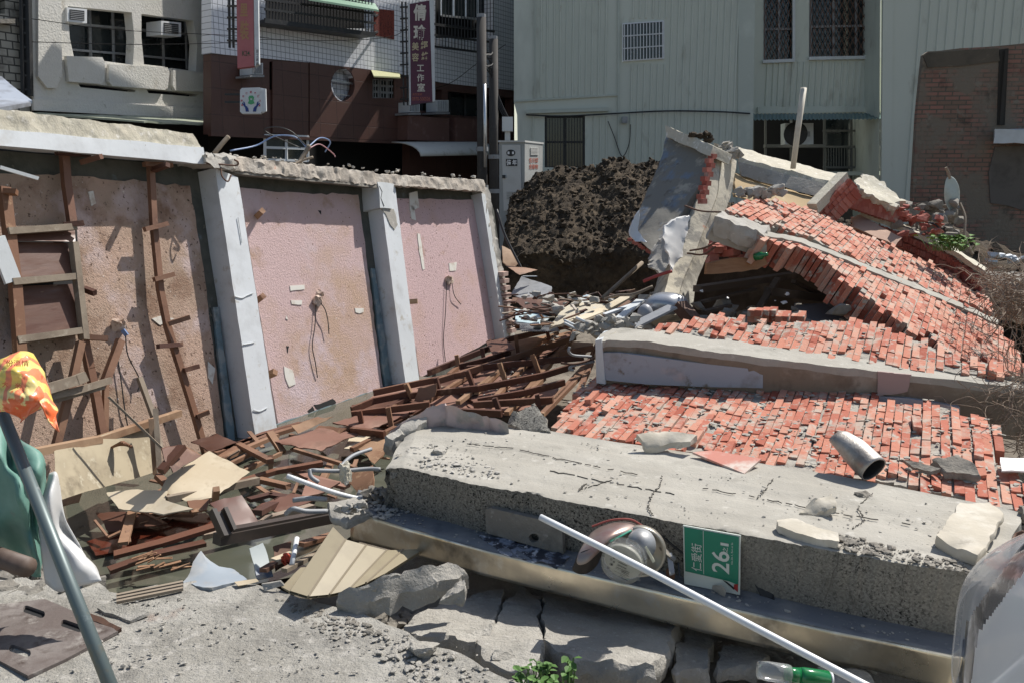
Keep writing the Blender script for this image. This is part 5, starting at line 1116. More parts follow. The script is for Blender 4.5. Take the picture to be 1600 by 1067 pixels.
# steel pipe
pp_ = empty('steel_pipe', Z(1365, 735, ZB), 'short dented steel pipe with an open dark end on the beam edge', 'pipe')
a = Z(1312, 682, ZB + .16); b_ = P(1365, 733, 3.55)
dirp = (b_ - a).normalized(); b_ = b_
bm = NB(); rg = []; nS = 28; s_ = dirp.cross(V((0, 0, 1))).normalized(); t_ = dirp.cross(s_)
for rad, rows in ((.062, 14), (.056, 14)):
    q = []
    for i in range(rows + 1):
        c = a.lerp(b_, i / rows); sq = 1 - .45 * max(0, 1 - i / rows * 2.2); q.append([bm.verts.new(c + s_ * cos(2 * pi * k / nS) * rad + t_ * sin(2 * pi * k / nS) * rad * sq + noise.noise_vector(c * 9 + V((cos(2 * pi * k / nS), sin(2 * pi * k / nS), 0))) * .004) for k in range(nS)])
    rg.append(q)
for q in rg:
    for i in range(len(q) - 1):
        for k in range(nS): bm.faces.new((q[i][k], q[i][(k + 1) % nS], q[i + 1][(k + 1) % nS], q[i + 1][k])).material_index = 0 if q is rg[0] else 1
for e in (0, -1):
    for k in range(nS): bm.faces.new((rg[0][e][k], rg[0][e][(k + 1) % nS], rg[1][e][(k + 1) % nS], rg[1][e][k]))
mk('pipe_wall', bm, [mat('dented_steel', (.42, .40, .37), [((.25, .22, .19), 5, .45, .6), ((.34, .19, .13), 4, .54, .66), ((.5, .49, .46), 14, .6, .7)], .5, [(6, .2), (60, .3)], metal=.55), M['blk']], pp_, smooth=True)
# gravel on the beam
scatter('gravel', M['conc'], BT, [(615, 705), (690, 690), (760, 720), (800, 745), (740, 748), (620, 722)], 260, .003, .018, 'grey crumbs heaped on the left end of the fallen beam', seed=2, clump=6)
scatter('gravel', M['conc'], BT, [(650, 665), (850, 680), (1090, 716), (1560, 805), (1540, 895), (1150, 826), (750, 752), (620, 720)], 600, .002, .010, 'fine rubble crumbs spread over the top of the fallen beam', seed=5, clump=3)
scatter('gravel', M['conc_d'], BT, [(1300, 830), (1460, 870), (1560, 885), (1540, 902), (1350, 864), (1250, 846)], 420, .003, .018, 'dark gravel along the front lip of the beam', seed=6, clump=5)
# ---------------------------------------------------------------- number plate
np_ = empty('number_plate', FF.at(1115, 905, .03), 'green house number plate reading 26 turned on its side on the pebble-dash', 'sign')
SG = Face(FF.at(1115, 865, .05), math.degrees(math.atan2(FU.x, FU.y))); SG.n = FF.n
gm = mat('plate_green', (.008, .21, .125), [((.01, .17, .10), 3, .5, .7)], .35); wm = mat('plate_white', (.62, .66, .60), (), .45)
# corner points from the photo, unprojected to the plate plane
q = [SG.at(*p) for p in ((1067, 820), (1157, 836), (1156, 922), (1069, 905))]
def sp(u, v, o_=0): return q[0].lerp(q[1], u).lerp(q[3].lerp(q[2], u), v) + SG.n * o_
def sq(name, u0, v0, u1, v1, o_, m, th=.002):
    bm = NB(); slabq(bm, [sp(u0, v1, o_), sp(u1, v1, o_), sp(u1, v0, o_), sp(u0, v0, o_)], -SG.n * th); return mk(name, bm, m, np_)
sq('plate', 0, 0, 1, 1.08, 0, wm, .006); sq('green_field', .025, .025, .975, .83, .002, gm)
sq('divider', .36, .03, .368, .82, .0035, wm, .001)
bm = NB(); slab_poly(bm, [sp(x, y, .003) for x, y in ((.025, .83), (.975, .83), (.975, .90), (.80, .86))], -SG.n * .001, cell=.03, amp=0); mk('green_field_foot', bm, gm, np_)
bm = NB(); slab_poly(bm, [sp(x, y, .0035) for x, y in ((.70, .86), (.78, .88), (.92, .97), (.90, 1.0))], -SG.n * .001, cell=.03, amp=0); mk('dark_swoosh', bm, M['blk'], np_)
bm = NB(); slab_poly(bm, [sp(x, y, .0036) for x, y in ((.90, .90), (.97, .88), (.97, 1.03), (.90, .98))], -SG.n * .001, cell=.03, amp=0); mk('red_corner', bm, mat('plate_red', (.35, .02, .02), (), .4), np_)
def pt_(body, u, v, hgt, wid, bold=.0):
    a0 = sp(u, v + wid / 2, .004); a1 = sp(u, v - wid / 2, .004); b0 = sp(u + hgt / 2, v, .004); b1 = sp(u - hgt / 2, v, .004)
    text('lettering', body, sp(u, v, .004), a1 - a0, b1 - b0, (b1 - b0).length, wm, np_, (a1 - a0).length, bold)
pt_('仁愛街', .24, .535, .185, .50, .004); pt_('26', .665, .535, .31, .40, .014); pt_('之', .745, .30, .09, .10, .004); pt_('1', .735, .205, .14, .05, .0); pt_('No.26-1, Ren-ai St.', .865, .34, .035, .40, .0)
# ---------------------------------------------------------------- stainless box beam
sb = empty('steel_box_beam', Z(1000, 980, 0), 'long stainless steel box beam with a dusty top lying before the concrete beam', 'steel beam')
sT = [(548, 797, .10), (640, 826, .10), (760, 860, .10), (900, 893, .095), (1100, 940, .09), (1300, 985, .085), (1505, 1026, .08)]
sBk = [(560, 765, .10), (660, 788, .10), (780, 815, .10), (910, 850, .095), (1100, 902, .09), (1300, 950, .085), (1540, 995, .08)]
tn = [Z(*p) for p in sT]; tb = [Z(*p) for p in sBk]
sF = [(548, 842), (640, 866), (760, 900), (900, 935), (1100, 988), (1300, 1036), (1490, 1078)]
lo = [P(x, y, t.y + .015) for (x, y), t in zip(sF, tn)]
rr = random.Random(17)
bm = NB(); NN = 90
def surf(row): return [lerpl(row, i / NN) for i in range(NN + 1)]
fr_t, fr_b, bk_t = surf(tn), surf(lo), surf(tb)
rows = []
for k in range(9):
    v = k / 8; rw_ = []
    for i in range(NN + 1):
        p = fr_t[i].lerp(fr_b[i], v); dent = .009 * sin(pi * v) * noise.noise(V((p.x * 3.2, v * 1.2, 7))); t_d = math.exp(-((p.x - 1.28) / .09) ** 2) * .02 * v
        rw_.append(p + V((0, dent + t_d, 0)))
    rows.append(rw_)
gsheet(bm, rows, .002); mk('front_face', bm, M['steel'], sb, smooth=True)
bm = NB(); rows = []
for k in range(7):
    v = k / 6; rows.append([fr_t[i].lerp(bk_t[i], v) + V((0, 0, .006 * noise.noise(V((i * .2, v * 3, 0))) + (.0015 if k == 0 else 0))) for i in range(NN + 1)])
gsheet(bm, rows, .004); mk('top_face', bm, M['dust'], sb, smooth=True)
bm = NB(); gsheet(bm, [[p + V((0, .03, -.005)) for p in fr_b], [p + V((0, .17, -.02)) for p in fr_b]], .004); mk('under_face', bm, M['darkm'], sb)
ST = Tri(tn[1] + V((0, 0, .004)), tn[-1] + V((0, 0, .004)), tb[3] + V((0, 0, .004)))
scatter('gravel', M['conc'], ST, [(560, 790), (700, 806), (900, 860), (1100, 915), (1500, 1005), (1490, 1018), (1100, 935), (900, 890), (640, 822)], 260, .002, .014, 'rubble crumbs on the dusty steel beam top', seed=9, clump=4)
scatter('gravel', M['conc'], ST, [(556, 775), (600, 790), (640, 800), (600, 812), (556, 800)], 130, .005, .022, 'rubble heaped on the left end of the steel beam', seed=10)
slabb('grey_chip', [(765, 808, .13), (782, 812, .14), (784, 826, .12), (768, 820, .11)], V((0, 0, -.02)), 'conc', 'grey concrete chip on the steel beam', 'concrete chip', amp=.004, cell=.02)
slabb('tape_scrap', [(745, 835, .108), (800, 842, .11), (890, 868, .105), (872, 884, .104), (790, 866, .106)], V((0, 0, -.004)), mat('torn_foil', (.25, .28, .34), [((.03, .035, .05), 18, .45, .55), ((.6, .6, .62), 26, .6, .66)], .4), 'torn dark foil tape on the steel beam top', 'tape', amp=.006, cell=.03)
# ---------------------------------------------------------------- electric meter
em = empty('electric_meter', P(975, 915, 2.98), 'broken round electric meter with glass dome hanging beside the number plate', 'electric meter')
mc = P(978, 866, 3.02); ax = V((-.45, -.86, -.25)).normalized()
bm = NB(); lathe(bm, P(1000, 862, 3.06), V((-.2, -.95, .1)), [(.02, -.06), (.085, -.05), (.098, -.03), (.098, .0), (.094, .004), (.085, .0), (.08, -.02)], 36); mk('back_ring', bm, mat('meter_ring', (.42, .39, .33), [((.3, .28, .24), 9, .58, .7)], .35, metal=.6), em, smooth=True)
bm = NB(); lathe(bm, P(1000, 850, 3.02), V((-.5, -.75, .3)), [(.05, -.03), (.06, -.01), (.045, .03), (.03, .045), (.012, .05)], 28); mk('inner_drum', bm, mat('dusty_drum', (.33, .34, .35), [((.2, .19, .18), 12, .5, .7)], .5, metal=.4), em, smooth=True)
bm = NB(); c0 = P(972, 880, 2.93); lathe(bm, c0, ax, [(.080, -.05), (.083, -.02), (.082, .0), (.075, .022), (.057, .036), (.03, .043), (.008, .045)], 32)
mk('glass_dome', bm, mat('meter_glass', (.80, .82, .80), (), .03, trans=.9, alpha=.45), em, smooth=True)
bm = NB(); lathe(bm, c0 - ax * .02, ax, [(.072, 0), (.072, .012)], 28); fp = mk('face_plate', bm, mat('meter_face', (.44, .43, .37), [((.40, .38, .33), 7, .55, .75)], .5), em)
FP = Face(c0 - ax * .006, 0); FP.n = ax; FP.u = V((.62, -.5, -.3)); FP.u = (FP.u - ax * FP.u.dot(ax)).normalized(); FP.v = ax.cross(FP.u); 
if FP.v.z < 0: FP.v = -FP.v
bm = NB()
for k in range(5):
    c = FP.pt(-.035 + (k % 2) * .004, .038 - k * .017, .001); lathe(bm, c, ax, [(.005, 0), (.005, .0015)], 10)
for k in range(6): bar(bm, FP.pt(-.012, .035 - k * .013, .002), FP.pt(.016, .035 - k * .013, .002), .002, .0015, ax)
for k in range(7): bar(bm, FP.pt(.008 + (k % 3) * .006, -.03 - (k // 3) * .006, .002), FP.pt(.03, -.028 - (k // 3) * .008, .002), .003, .001, ax)
mk('dial_marks', bm, M['blk'], fp)
bm = NB(); bar(bm, P(1008, 852, 2.98), P(1020, 874, 2.98), .022, .01); mk('seal_tab', bm, mat('cream_plastic', (.62, .62, .5), (), .5), em)
cp = [[P(x, y, d) for x, y, d in r] for r in ([(924, 828, 3.12), (950, 815, 3.12), (985, 812, 3.12), (1003, 822, 3.12)], [(915, 843, 3.04), (940, 828, 3.02), (968, 826, 3.02), (985, 832, 3.04)], [(902, 862, 2.97), (925, 858, 2.95), (945, 848, 2.97), (958, 838, 3.0)], [(897, 884, 2.96), (915, 884, 2.94), (932, 866, 2.96), (946, 852, 3.0)], [(890, 892, 2.97), (908, 902, 2.95), (924, 896, 2.97), (936, 884, 3.0)])]
bm = NB(); gsheet(bm, cp[:4], .004); mk('torn_cover', bm, mat('rainbow_metal', (.32, .26, .23), [((.26, .14, .12), 4, .45, .6), ((.30, .42, .40), 6, .58, .7)], .3, metal=.5), em, smooth=True, sub=2)
bm = NB(); gsheet(bm, [[p + V((0, .01, 0)) for p in r] for r in cp[2:]], .004); mk('torn_cover_inside', bm, mat('black_brown_inside', (.03, .022, .018), (), .5), em, smooth=True, sub=2)
bm = NB(); tube(bm, curve_pts([P(925, 822, 3.11), P(955, 812, 3.11), P(985, 811, 3.11), P(1004, 821, 3.11)], 6), .004, 6); mk('red_edge', bm, mat('worn_red_paint', (.34, .08, .06), (), .5), em)
wire('electric_wire', [P(953, 846, 2.98), P(968, 838, 2.99), P(986, 828, 3.02)], .004, mat('green_wire', (.04, .30, .20), (), .4), 'short green wire inside the broken electric meter')
for k, (a, b_, w_, m_) in enumerate((((1018, 840, 3.1), (1052, 872, 3.05), .03, 'conc_d'), ((1046, 866, 3.06), (1050, 895, 3.0), .02, 'galv'), ((1020, 826, 3.14), (1064, 862, 3.1), .012, 'darkm'), ((1060, 880, 3.06), (1062, 902, 3.02), .006, 'darkm'))):
    plank('bracket_scrap', [P(*a), P(*b_)], w_, .006, m_, ['grey bent bracket', 'small upright galvanised clip', 'thin dark strip', 'hair thin dark clip'][k] + ' between the meter and the number plate', 'bracket', 'scraps beside the meter')
slabb('rusty_stone', [(1042, 888, .12), (1052, 884, .14), (1054, 896, .12), (1044, 900, .1)], V((0, 0, -.02)), 'tanwood', 'small orange brown block below the meter', 'block', amp=.002, cell=.02)
slabb('wire_lump', [(1116, 914, .12), (1128, 912, .14), (1136, 920, .13), (1134, 928, .10), (1122, 922, .1)], V((0, 0, -.015)), 'conc', 'crumbly lump leaning at the foot of the number plate', 'lump', amp=.006, cell=.015)
slabb('black_flap', [(1174, 897, .16), (1190, 912, .13), (1208, 928, .10), (1210, 936, .09), (1188, 930, .09)], V((0, .005, -.003)), 'blk', 'small torn black flap at the foot of the pebble-dash face', 'flap', amp=.003, cell=.03)
# long white conduit in front
bm = NB(); tube(bm, curve_pts([P(844, 807, 2.95), P(1000, 885, 2.75), P(1180, 980, 2.5), P(1400, 1095, 2.25)], 6), .012, 12)
mk('white_conduit', bm, M['pvc'], label='long white pvc conduit leaning over the steel beam toward the viewer', cat='conduit', smooth=True)
bm = NB(); tube(bm, curve_pts([P(*c6(248, 258), 3.72), P(*c6(400, 312), 3.85), P(*c6(520, 345), 3.95), P(*c6(680, 375), 4.05)], 6), .0115, 10)
mk('white_conduit', bm, M['pvc'], label='white conduit stub sticking out from under the beam left end', cat='conduit', smooth=True)
wire('bent_conduit', [P(*c6(270, 352), 3.8), P(*c6(330, 345), 3.8), P(*c6(400, 348), 3.85)], .012, M['galv'], 'upper short bent grey tube at the left end of the steel beam', 'tube')
wire('bent_conduit', [P(*c6(242, 405), 3.75), P(*c6(270, 385), 3.72), P(*c6(320, 395), 3.75), P(*c6(405, 395), 3.8)], .012, M['galv'], 'lower hooked grey tube at the left end of the steel beam', 'tube')
wire('bent_conduit', [P(*c6(335, 232), 4.0), P(*c6(340, 260), 3.98), P(*c6(370, 282), 3.98)], .011, M['galv'], 'hooked grey tube end above the white conduit', 'tube')
wire('rebar', [P(*c6(340, 235), 4.0), P(*c6(450, 238), 4.05), P(*c6(560, 230), 4.1), P(*c6(610, 232), 4.1)], .011, M['galv'], 'level grey bar sticking out of the beam left end', 'rebar')
wire('rebar', [P(*c6(450, 225), 4.0), P(*c6(500, 180), 4.1), P(*c6(575, 152), 4.2)], .010, M['galv'], 'curved grey bar rising from the beam left end', 'rebar')
bm = NB(); chunk(bm, P(*c6(472, 245), 4.0), (.035, .03, .05), 12, sub=3, amp=.3); mk('plaster_clot', bm, M['cream'], label='clot of white plaster stuck on the grey bar', cat='plaster lump')
rr = random.Random(5)
bm = NB()
for k in range(60): chunk(bm, P(*c6(rr.uniform(560, 680), rr.uniform(310, 385)), rr.uniform(3.9, 4.15)), V((1, .8, .7)) * rr.uniform(.012, .04), k, sub=1)
mk('rubble', bm, M['conc_d'], label='crumbled rubble tucked under the broken left end of the beam', cat='rubble', kind='stuff')
bm = NB()
for k in range(26): chunk(bm, P(*c6(rr.uniform(445, 545), rr.uniform(362, 398)), rr.uniform(3.6, 3.75)), V((1, .8, .7)) * rr.uniform(.01, .03), k, sub=1)
mk('rubble', bm, M['conc'], label='small rubble on the rotten end block of the steel beam', cat='rubble', kind='stuff')
slabb('end_block', [P2 if False else p for p in ((514, 785, .14), (556, 776, .14), (575, 800, .12), (545, 812, .10), (518, 806, .10))], V((0, 0, -.035)), 'conc', 'small concrete block at the left end of the steel beam', amp=.008, cell=.03)
# ---------------------------------------------------------------- folding pvc shutter
fs = empty('folding_shutter', Z(500, 925, 0), 'crumpled beige pvc folding shutter with hollow ribs showing at its cut edge', 'shutter')
top = [P(520, 822, 3.42), P(540, 842, 3.40), P(572, 851, 3.46), P(604, 859, 3.5), P(630, 858, 3.55), P(662, 857, 3.62)]
bot_ = [P(453, 922, 3.06), P(482, 931, 3.0), P(515, 928, 3.06), P(545, 921, 3.12), P(572, 910, 3.18), P(600, 896, 3.28)]
bm = NB(); nrm_ = (top[1] - top[0]).cross(bot_[0] - top[0]).normalized()
for i in range(5):
    a0, a1, b0, b1 = top[i], top[i + 1], bot_[i], bot_[i + 1]; g = .02
    a0_, a1_ = a0.lerp(a1, g), a1.lerp(a0, g); b0_, b1_ = b0.lerp(b1, g), b1.lerp(b0, g)
    n_ = (a1 - a0).cross(b0 - a0).normalized(); n_ = n_ if n_.y < 0 else -n_
    # hollow slat: front, back, two webs
    for off in (0, -.016): slabq(bm, [a0_ + n_ * off, a1_ + n_ * off, b1_ + n_ * off, b0_ + n_ * off], -n_ * .002)
    for f in (0, .5, 1): aa = a0_.lerp(a1_, f); bb = b0_.lerp(b1_, f); slabq(bm, [aa + n_ * 0, aa - n_ * .016, bb - n_ * .016, bb], (a1 - a0).normalized() * .002)
mk('slats', bm, M['pvcb'], fs)
bm = NB()
for i in range(1, 5): tube(bm, [top[i] - (bot_[i] - top[i]) * 0, bot_[i]], .005, 6)
mk('hinges', bm, mat('shutter_hinge', (.24, .20, .14), (), .5), fs)
sheetp('shutter_strip', [(438, 916, None, 3.2), (470, 885, None, 3.35), (482, 884, None, 3.36), (452, 922, None, 3.18)], 'pvcb', 'narrow loose beige shutter strip left of the folding shutter', 'strip')
# flat scraps left of the shutter
sheetp('scrap_strip', [(366, 908, .02), (400, 903, .03), (405, 908, .02), (372, 914, .02)], 'board', 'beige scrap strip on the road left of the shutter', 'strip')
sheetp('scrap_strip', [(410, 912, .02), (438, 905, .05), (444, 912, .03), (414, 922, .01)], 'conc', 'grey folded scrap at the shutter foot', 'strip')
# ---------------------------------------------------------------- broken paving
stone = mat('paving_concrete', (.36, .34, .30), [((.45, .43, .385), 3, .45, .68), ((.22, .21, .185), 7, .55, .75), ((.52, .50, .46), 50, .6, .7)], .95, [(12, .6, 'n', .03), (40, .8, 'n', .015), (130, .8, 'n', .006)])
PV = 'broken paving slabs in front of the steel beam'
slabb('paving_slab', zs_([(634, 972, .02), (668, 950, .03), (712, 934, .03), (786, 918, .02), (780, 950, .0), (764, 985, -.01), (738, 1002, -.01), (700, 992, 0), (655, 996, 0), (636, 986, .01)]), V((0, -.01, -.09)), stone, 'broken paving slab nearest the dark hole', 'paving slab', seed=1, grp=PV)
slabb('paving_slab', zs_([(742, 1004, .01), (768, 985, .01), (790, 940, .01), (812, 918, 0), (845, 930, 0), (842, 968, .0), (850, 1008, .0), (838, 1040, 0), (806, 1050, 0), (770, 1036, .0)]), V((0, -.01, -.10)), stone, 'middle broken paving slab with a thin shadow line', 'paving slab', seed=2, grp=PV)
slabb('paving_slab', zs_([(852, 1000, .0), (848, 962, .0), (854, 925, -.01), (1000, 950, -.01), (1060, 966, -.02), (1045, 1010, -.02), (1022, 1040, -.01), (960, 1036, .0), (900, 1030, 0)]), V((0, -.02, -.09)), stone, 'largest broken paving slab under the steel beam', 'paving slab', seed=3, grp=PV, amp=.012)
slabb('paving_slab', [(1056, 1010, -.12), (1075, 985, -.14), (1110, 1000, -.14), (1104, 1040, -.12), (1060, 1050, -.10)], V((0, -.01, -.06)), stone, 'small broken paving slab right of the largest one', 'paving slab', seed=4, grp=PV)
slabb('paving_slab', [(1130, 1005, -.13), (1200, 1020, -.13), (1180, 1045, -.14), (1120, 1040, -.13)], V((0, -.01, -.05)), stone, 'low shaded paving piece above the green bottle', 'paving slab', seed=5, grp=PV)
slabb('paving_slab', [(1280, 1040, -.05), (1360, 1050, -.05), (1380, 1090, -.05), (1280, 1090, -.06)], V((0, -.01, -.05)), stone, 'low shaded paving piece at the right under the beam', 'paving slab', seed=6, grp=PV)
slabb('paving_slab', [(528, 934, .06), (545, 918, .10), (600, 904, .13), (660, 886, .14), (700, 876, .14), (735, 892, .10), (700, 908, .09), (640, 922, .07), (590, 938, .06), (545, 946, .03)], V((0, .0, -.07)), stone, 'tilted broken kerb slab leaning beside the shutter', 'paving slab', seed=7, grp=PV, amp=.012)
lump(708, 934, .05, (.055, .05, .045), 'lit angular stone beside the tilted kerb slab', stone, 15)
lump(790, 1038, -.06, (.05, .035, .03), 'low stone under the edge of the middle paving slab', stone, 18)
lump(662, 1024, .0, (.055, .04, .028), 'stone block below the first paving slab', stone, 21)
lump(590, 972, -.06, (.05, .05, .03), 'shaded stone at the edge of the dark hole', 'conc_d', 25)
bm = NB()
for k in range(110):
    x, y = rr.uniform(500, 720), rr.uniform(950, 1000); chunk(bm, Z(x, y, -.2), V((1, .9, .7)) * rr.uniform(.01, .045), k, sub=1)
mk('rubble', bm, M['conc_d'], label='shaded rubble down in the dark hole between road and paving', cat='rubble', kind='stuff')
RT = Tri(V((0, 2, .004)), V((1, 2, .004)), V((0, 3, .004)))
scatter('gravel', stone, RT, [(180, 930), (430, 925), (620, 1000), (760, 1067), (760, 1300), (-100, 1300), (60, 1067)], 1500, .0015, .011, 'loose grey gravel sprinkled over the road', seed=12, clump=1.6)
scatter('gravel', stone, RT, [(600, 980), (660, 1000), (770, 1050), (760, 1090), (640, 1067), (560, 1010)], 200, .004, .02, 'coarser stones along the broken road edge', seed=13)
scatter('gravel', M['conc_d'], RT, [(430, 935), (560, 965), (600, 990), (520, 1000), (460, 960)], 200, .004, .018, 'grit in the shadow of the folding shutter', seed=14)
scatter('gravel', M['conc'], Tri(V((0, 2, -.22)), V((1, 2, -.22)), V((0, 3, -.22))), [(1050, 975), (1480, 1060), (1480, 1160), (1050, 1100)], 300, .003, .02, 'rubble on the sunken verge under the steel beam', seed=15)
scatter('gravel', stone, Tri(V((0, 2.6, -.02)), V((1, 2.6, -.02)), V((0, 3.2, -.145))), [(650, 960), (780, 925), (1040, 965), (1010, 1030), (860, 1025), (760, 1030), (650, 985)], 260, .002, .010, 'fine grit on the broken paving slabs', seed=16)
# steel cover in the road
cv = empty('manhole_cover', Z(80, 985, 0), 'rusty brown steel cover plate with slotted hand holes set in the road', 'manhole cover')
CF = Face(V((0, 0, 0)), 0); CF.n = V((0, 0, 1)); CF.u = V((1, 0, 0)); CF.v = V((0, 1, 0)); CF.o = V((0, 0, .012))
def slot(cx, cy, ang=.32, L_=17, W_=6):
    out = []
    for k in range(16):
        a = 2 * pi * k / 16; x = (L_ if cos(a) > 0 else -L_) * .7 + cos(a) * W_; y = sin(a) * W_; out.append((cx + x * cos(ang) - y * sin(ang), cy + x * sin(ang) * 1.0 + y * cos(ang)))
    return out
rusty = mat('rusty_cover_plate', (.12, .095, .085), [((.20, .175, .16), 4, .44, .60), ((.07, .05, .042), 8, .50, .66), ((.29, .265, .24), 9, .58, .70)], .8, [(60, .4, 'n', .006)])
bm = NB(); plate(bm, CF, [(-60, 950), (28, 940), (70, 935), (186, 984), (100, 1030), (44, 1055), (-60, 1000)], [slot(53, 955), slot(112, 977), slot(31, 1016)], 0, .012); mk('plate', bm, rusty, cv)
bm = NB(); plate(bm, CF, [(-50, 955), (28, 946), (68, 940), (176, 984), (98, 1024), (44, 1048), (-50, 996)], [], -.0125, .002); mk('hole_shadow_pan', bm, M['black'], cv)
slabb('cover_edge', [(122, 948, .02), (190, 980, .02), (182, 986, .01), (116, 956, .012)], V((0, 0, -.015)), 'rust', 'rusty loose edge strip beside the steel cover', 'strip', amp=.003)
st_ = mat('red_stain', (.13, .05, .035), [((.24, .2, .17), 30, .45, .6)], .9)
slabb('tile_piece', [(172, 940, .02), (232, 955, .02), (205, 968, .01), (150, 950, .01)], V((0, 0, -.015)), 'road', 'thin broken road crust beside the steel cover', 'crust', amp=.004)
# plants
def leafplant(name, base, n, size, spread, label, seed, lm, height=.1, pt=None):
    rr_ = random.Random(seed); bm = NB(); bs = NB()
    for k in range(n):
        b0 = V(base) + V((rr_.gauss(0, spread), rr_.gauss(0, spread * .7), 0)); tip = b0 + V((rr_.gauss(0, spread * .5), rr_.gauss(0, spread * .5), height * rr_.uniform(.3, 1)))
        tube(bs, [b0, b0.lerp(tip, .6) + V((0, 0, .01)), tip], .0025, 5, cap=False); a = rr_.uniform(0, 6.3); s = size * rr_.uniform(.5, 1.2)
        d = V((cos(a), sin(a), rr_.uniform(-.35, .35))); si = V((-sin(a), cos(a), rr_.uniform(-.3, .3)))
        pts = [(0, 0), (.25, .36), (.55, .42), (.8, .22), (1, 0), (.8, -.22), (.55, -.42), (.25, -.36)]
        c = bm.verts.new(tip + d * s * .5 + V((0, 0, -s * .08))); vs = [bm.verts.new(tip + d * s * x + si * s * y + V((0, 0, s * (.12 * abs(y) * 2 - .15 * x * x)))) for x, y in pts]
        for i in range(8): bm.faces.new((c, vs[i], vs[(i + 1) % 8]))
    e = empty(name, base, label, 'plant'); mk('foliage', bm, lm, e, fixn=False); mk('stem', bs, mat('green_stem', (.10, .18, .05), (), .7), e)
leafg = mat('fresh_green_leaf', (.075, .16, .035), [((.12, .22, .06), 20, .45, .6), ((.04, .10, .025), 9, .55, .7)], .6, spec=.3)
leafplant('weed', Z(846, 1082, -.03), 44, .034, .04, 'small green weed sprouting between the paving slabs', 3, leafg, .10)
leafplant('weed', Z(890, 1070, -.03), 12, .03, .010, 'single taller green sprig right of the weed', 4, leafg, .10)
# green bottle
gbt = empty('bottle', Z(1230, 1055, -.05), 'dark green bottle with a clear broken neck lying under the conduit', 'bottle')
gl = mat('green_glass', (.01, .16, .05), (), .12, spec=.7); cl = mat('clear_plastic', (.75, .78, .78), (), .08, trans=.6, alpha=.55)
ba = P(1296, 1062, 2.42); bb = P(1172, 1044, 2.44); bd = (bb - ba).normalized()
bm = NB(); lathe(bm, ba, bd, [(.022, 0), (.028, .004), (.028, .08), (.026, .09)], 20); mk('body', bm, gl, gbt, smooth=True)
bm = NB(); lathe(bm, ba + bd * .09, bd, [(.025, 0), (.022, .03), (.018, .05)], 20); mk('shoulder', bm, gl, gbt, smooth=True)
bm = NB(); lathe(bm, ba + bd * .12, bd, [(.028, 0), (.03, .01), (.03, .07), (.026, .1)], 20); mk('neck', bm, cl, gbt, smooth=True)
bm = NB(); lathe(bm, ba - bd * .006, bd, [(.026, 0), (.026, .006)], 20); mk('cap', bm, M['pvc'], gbt, smooth=True)
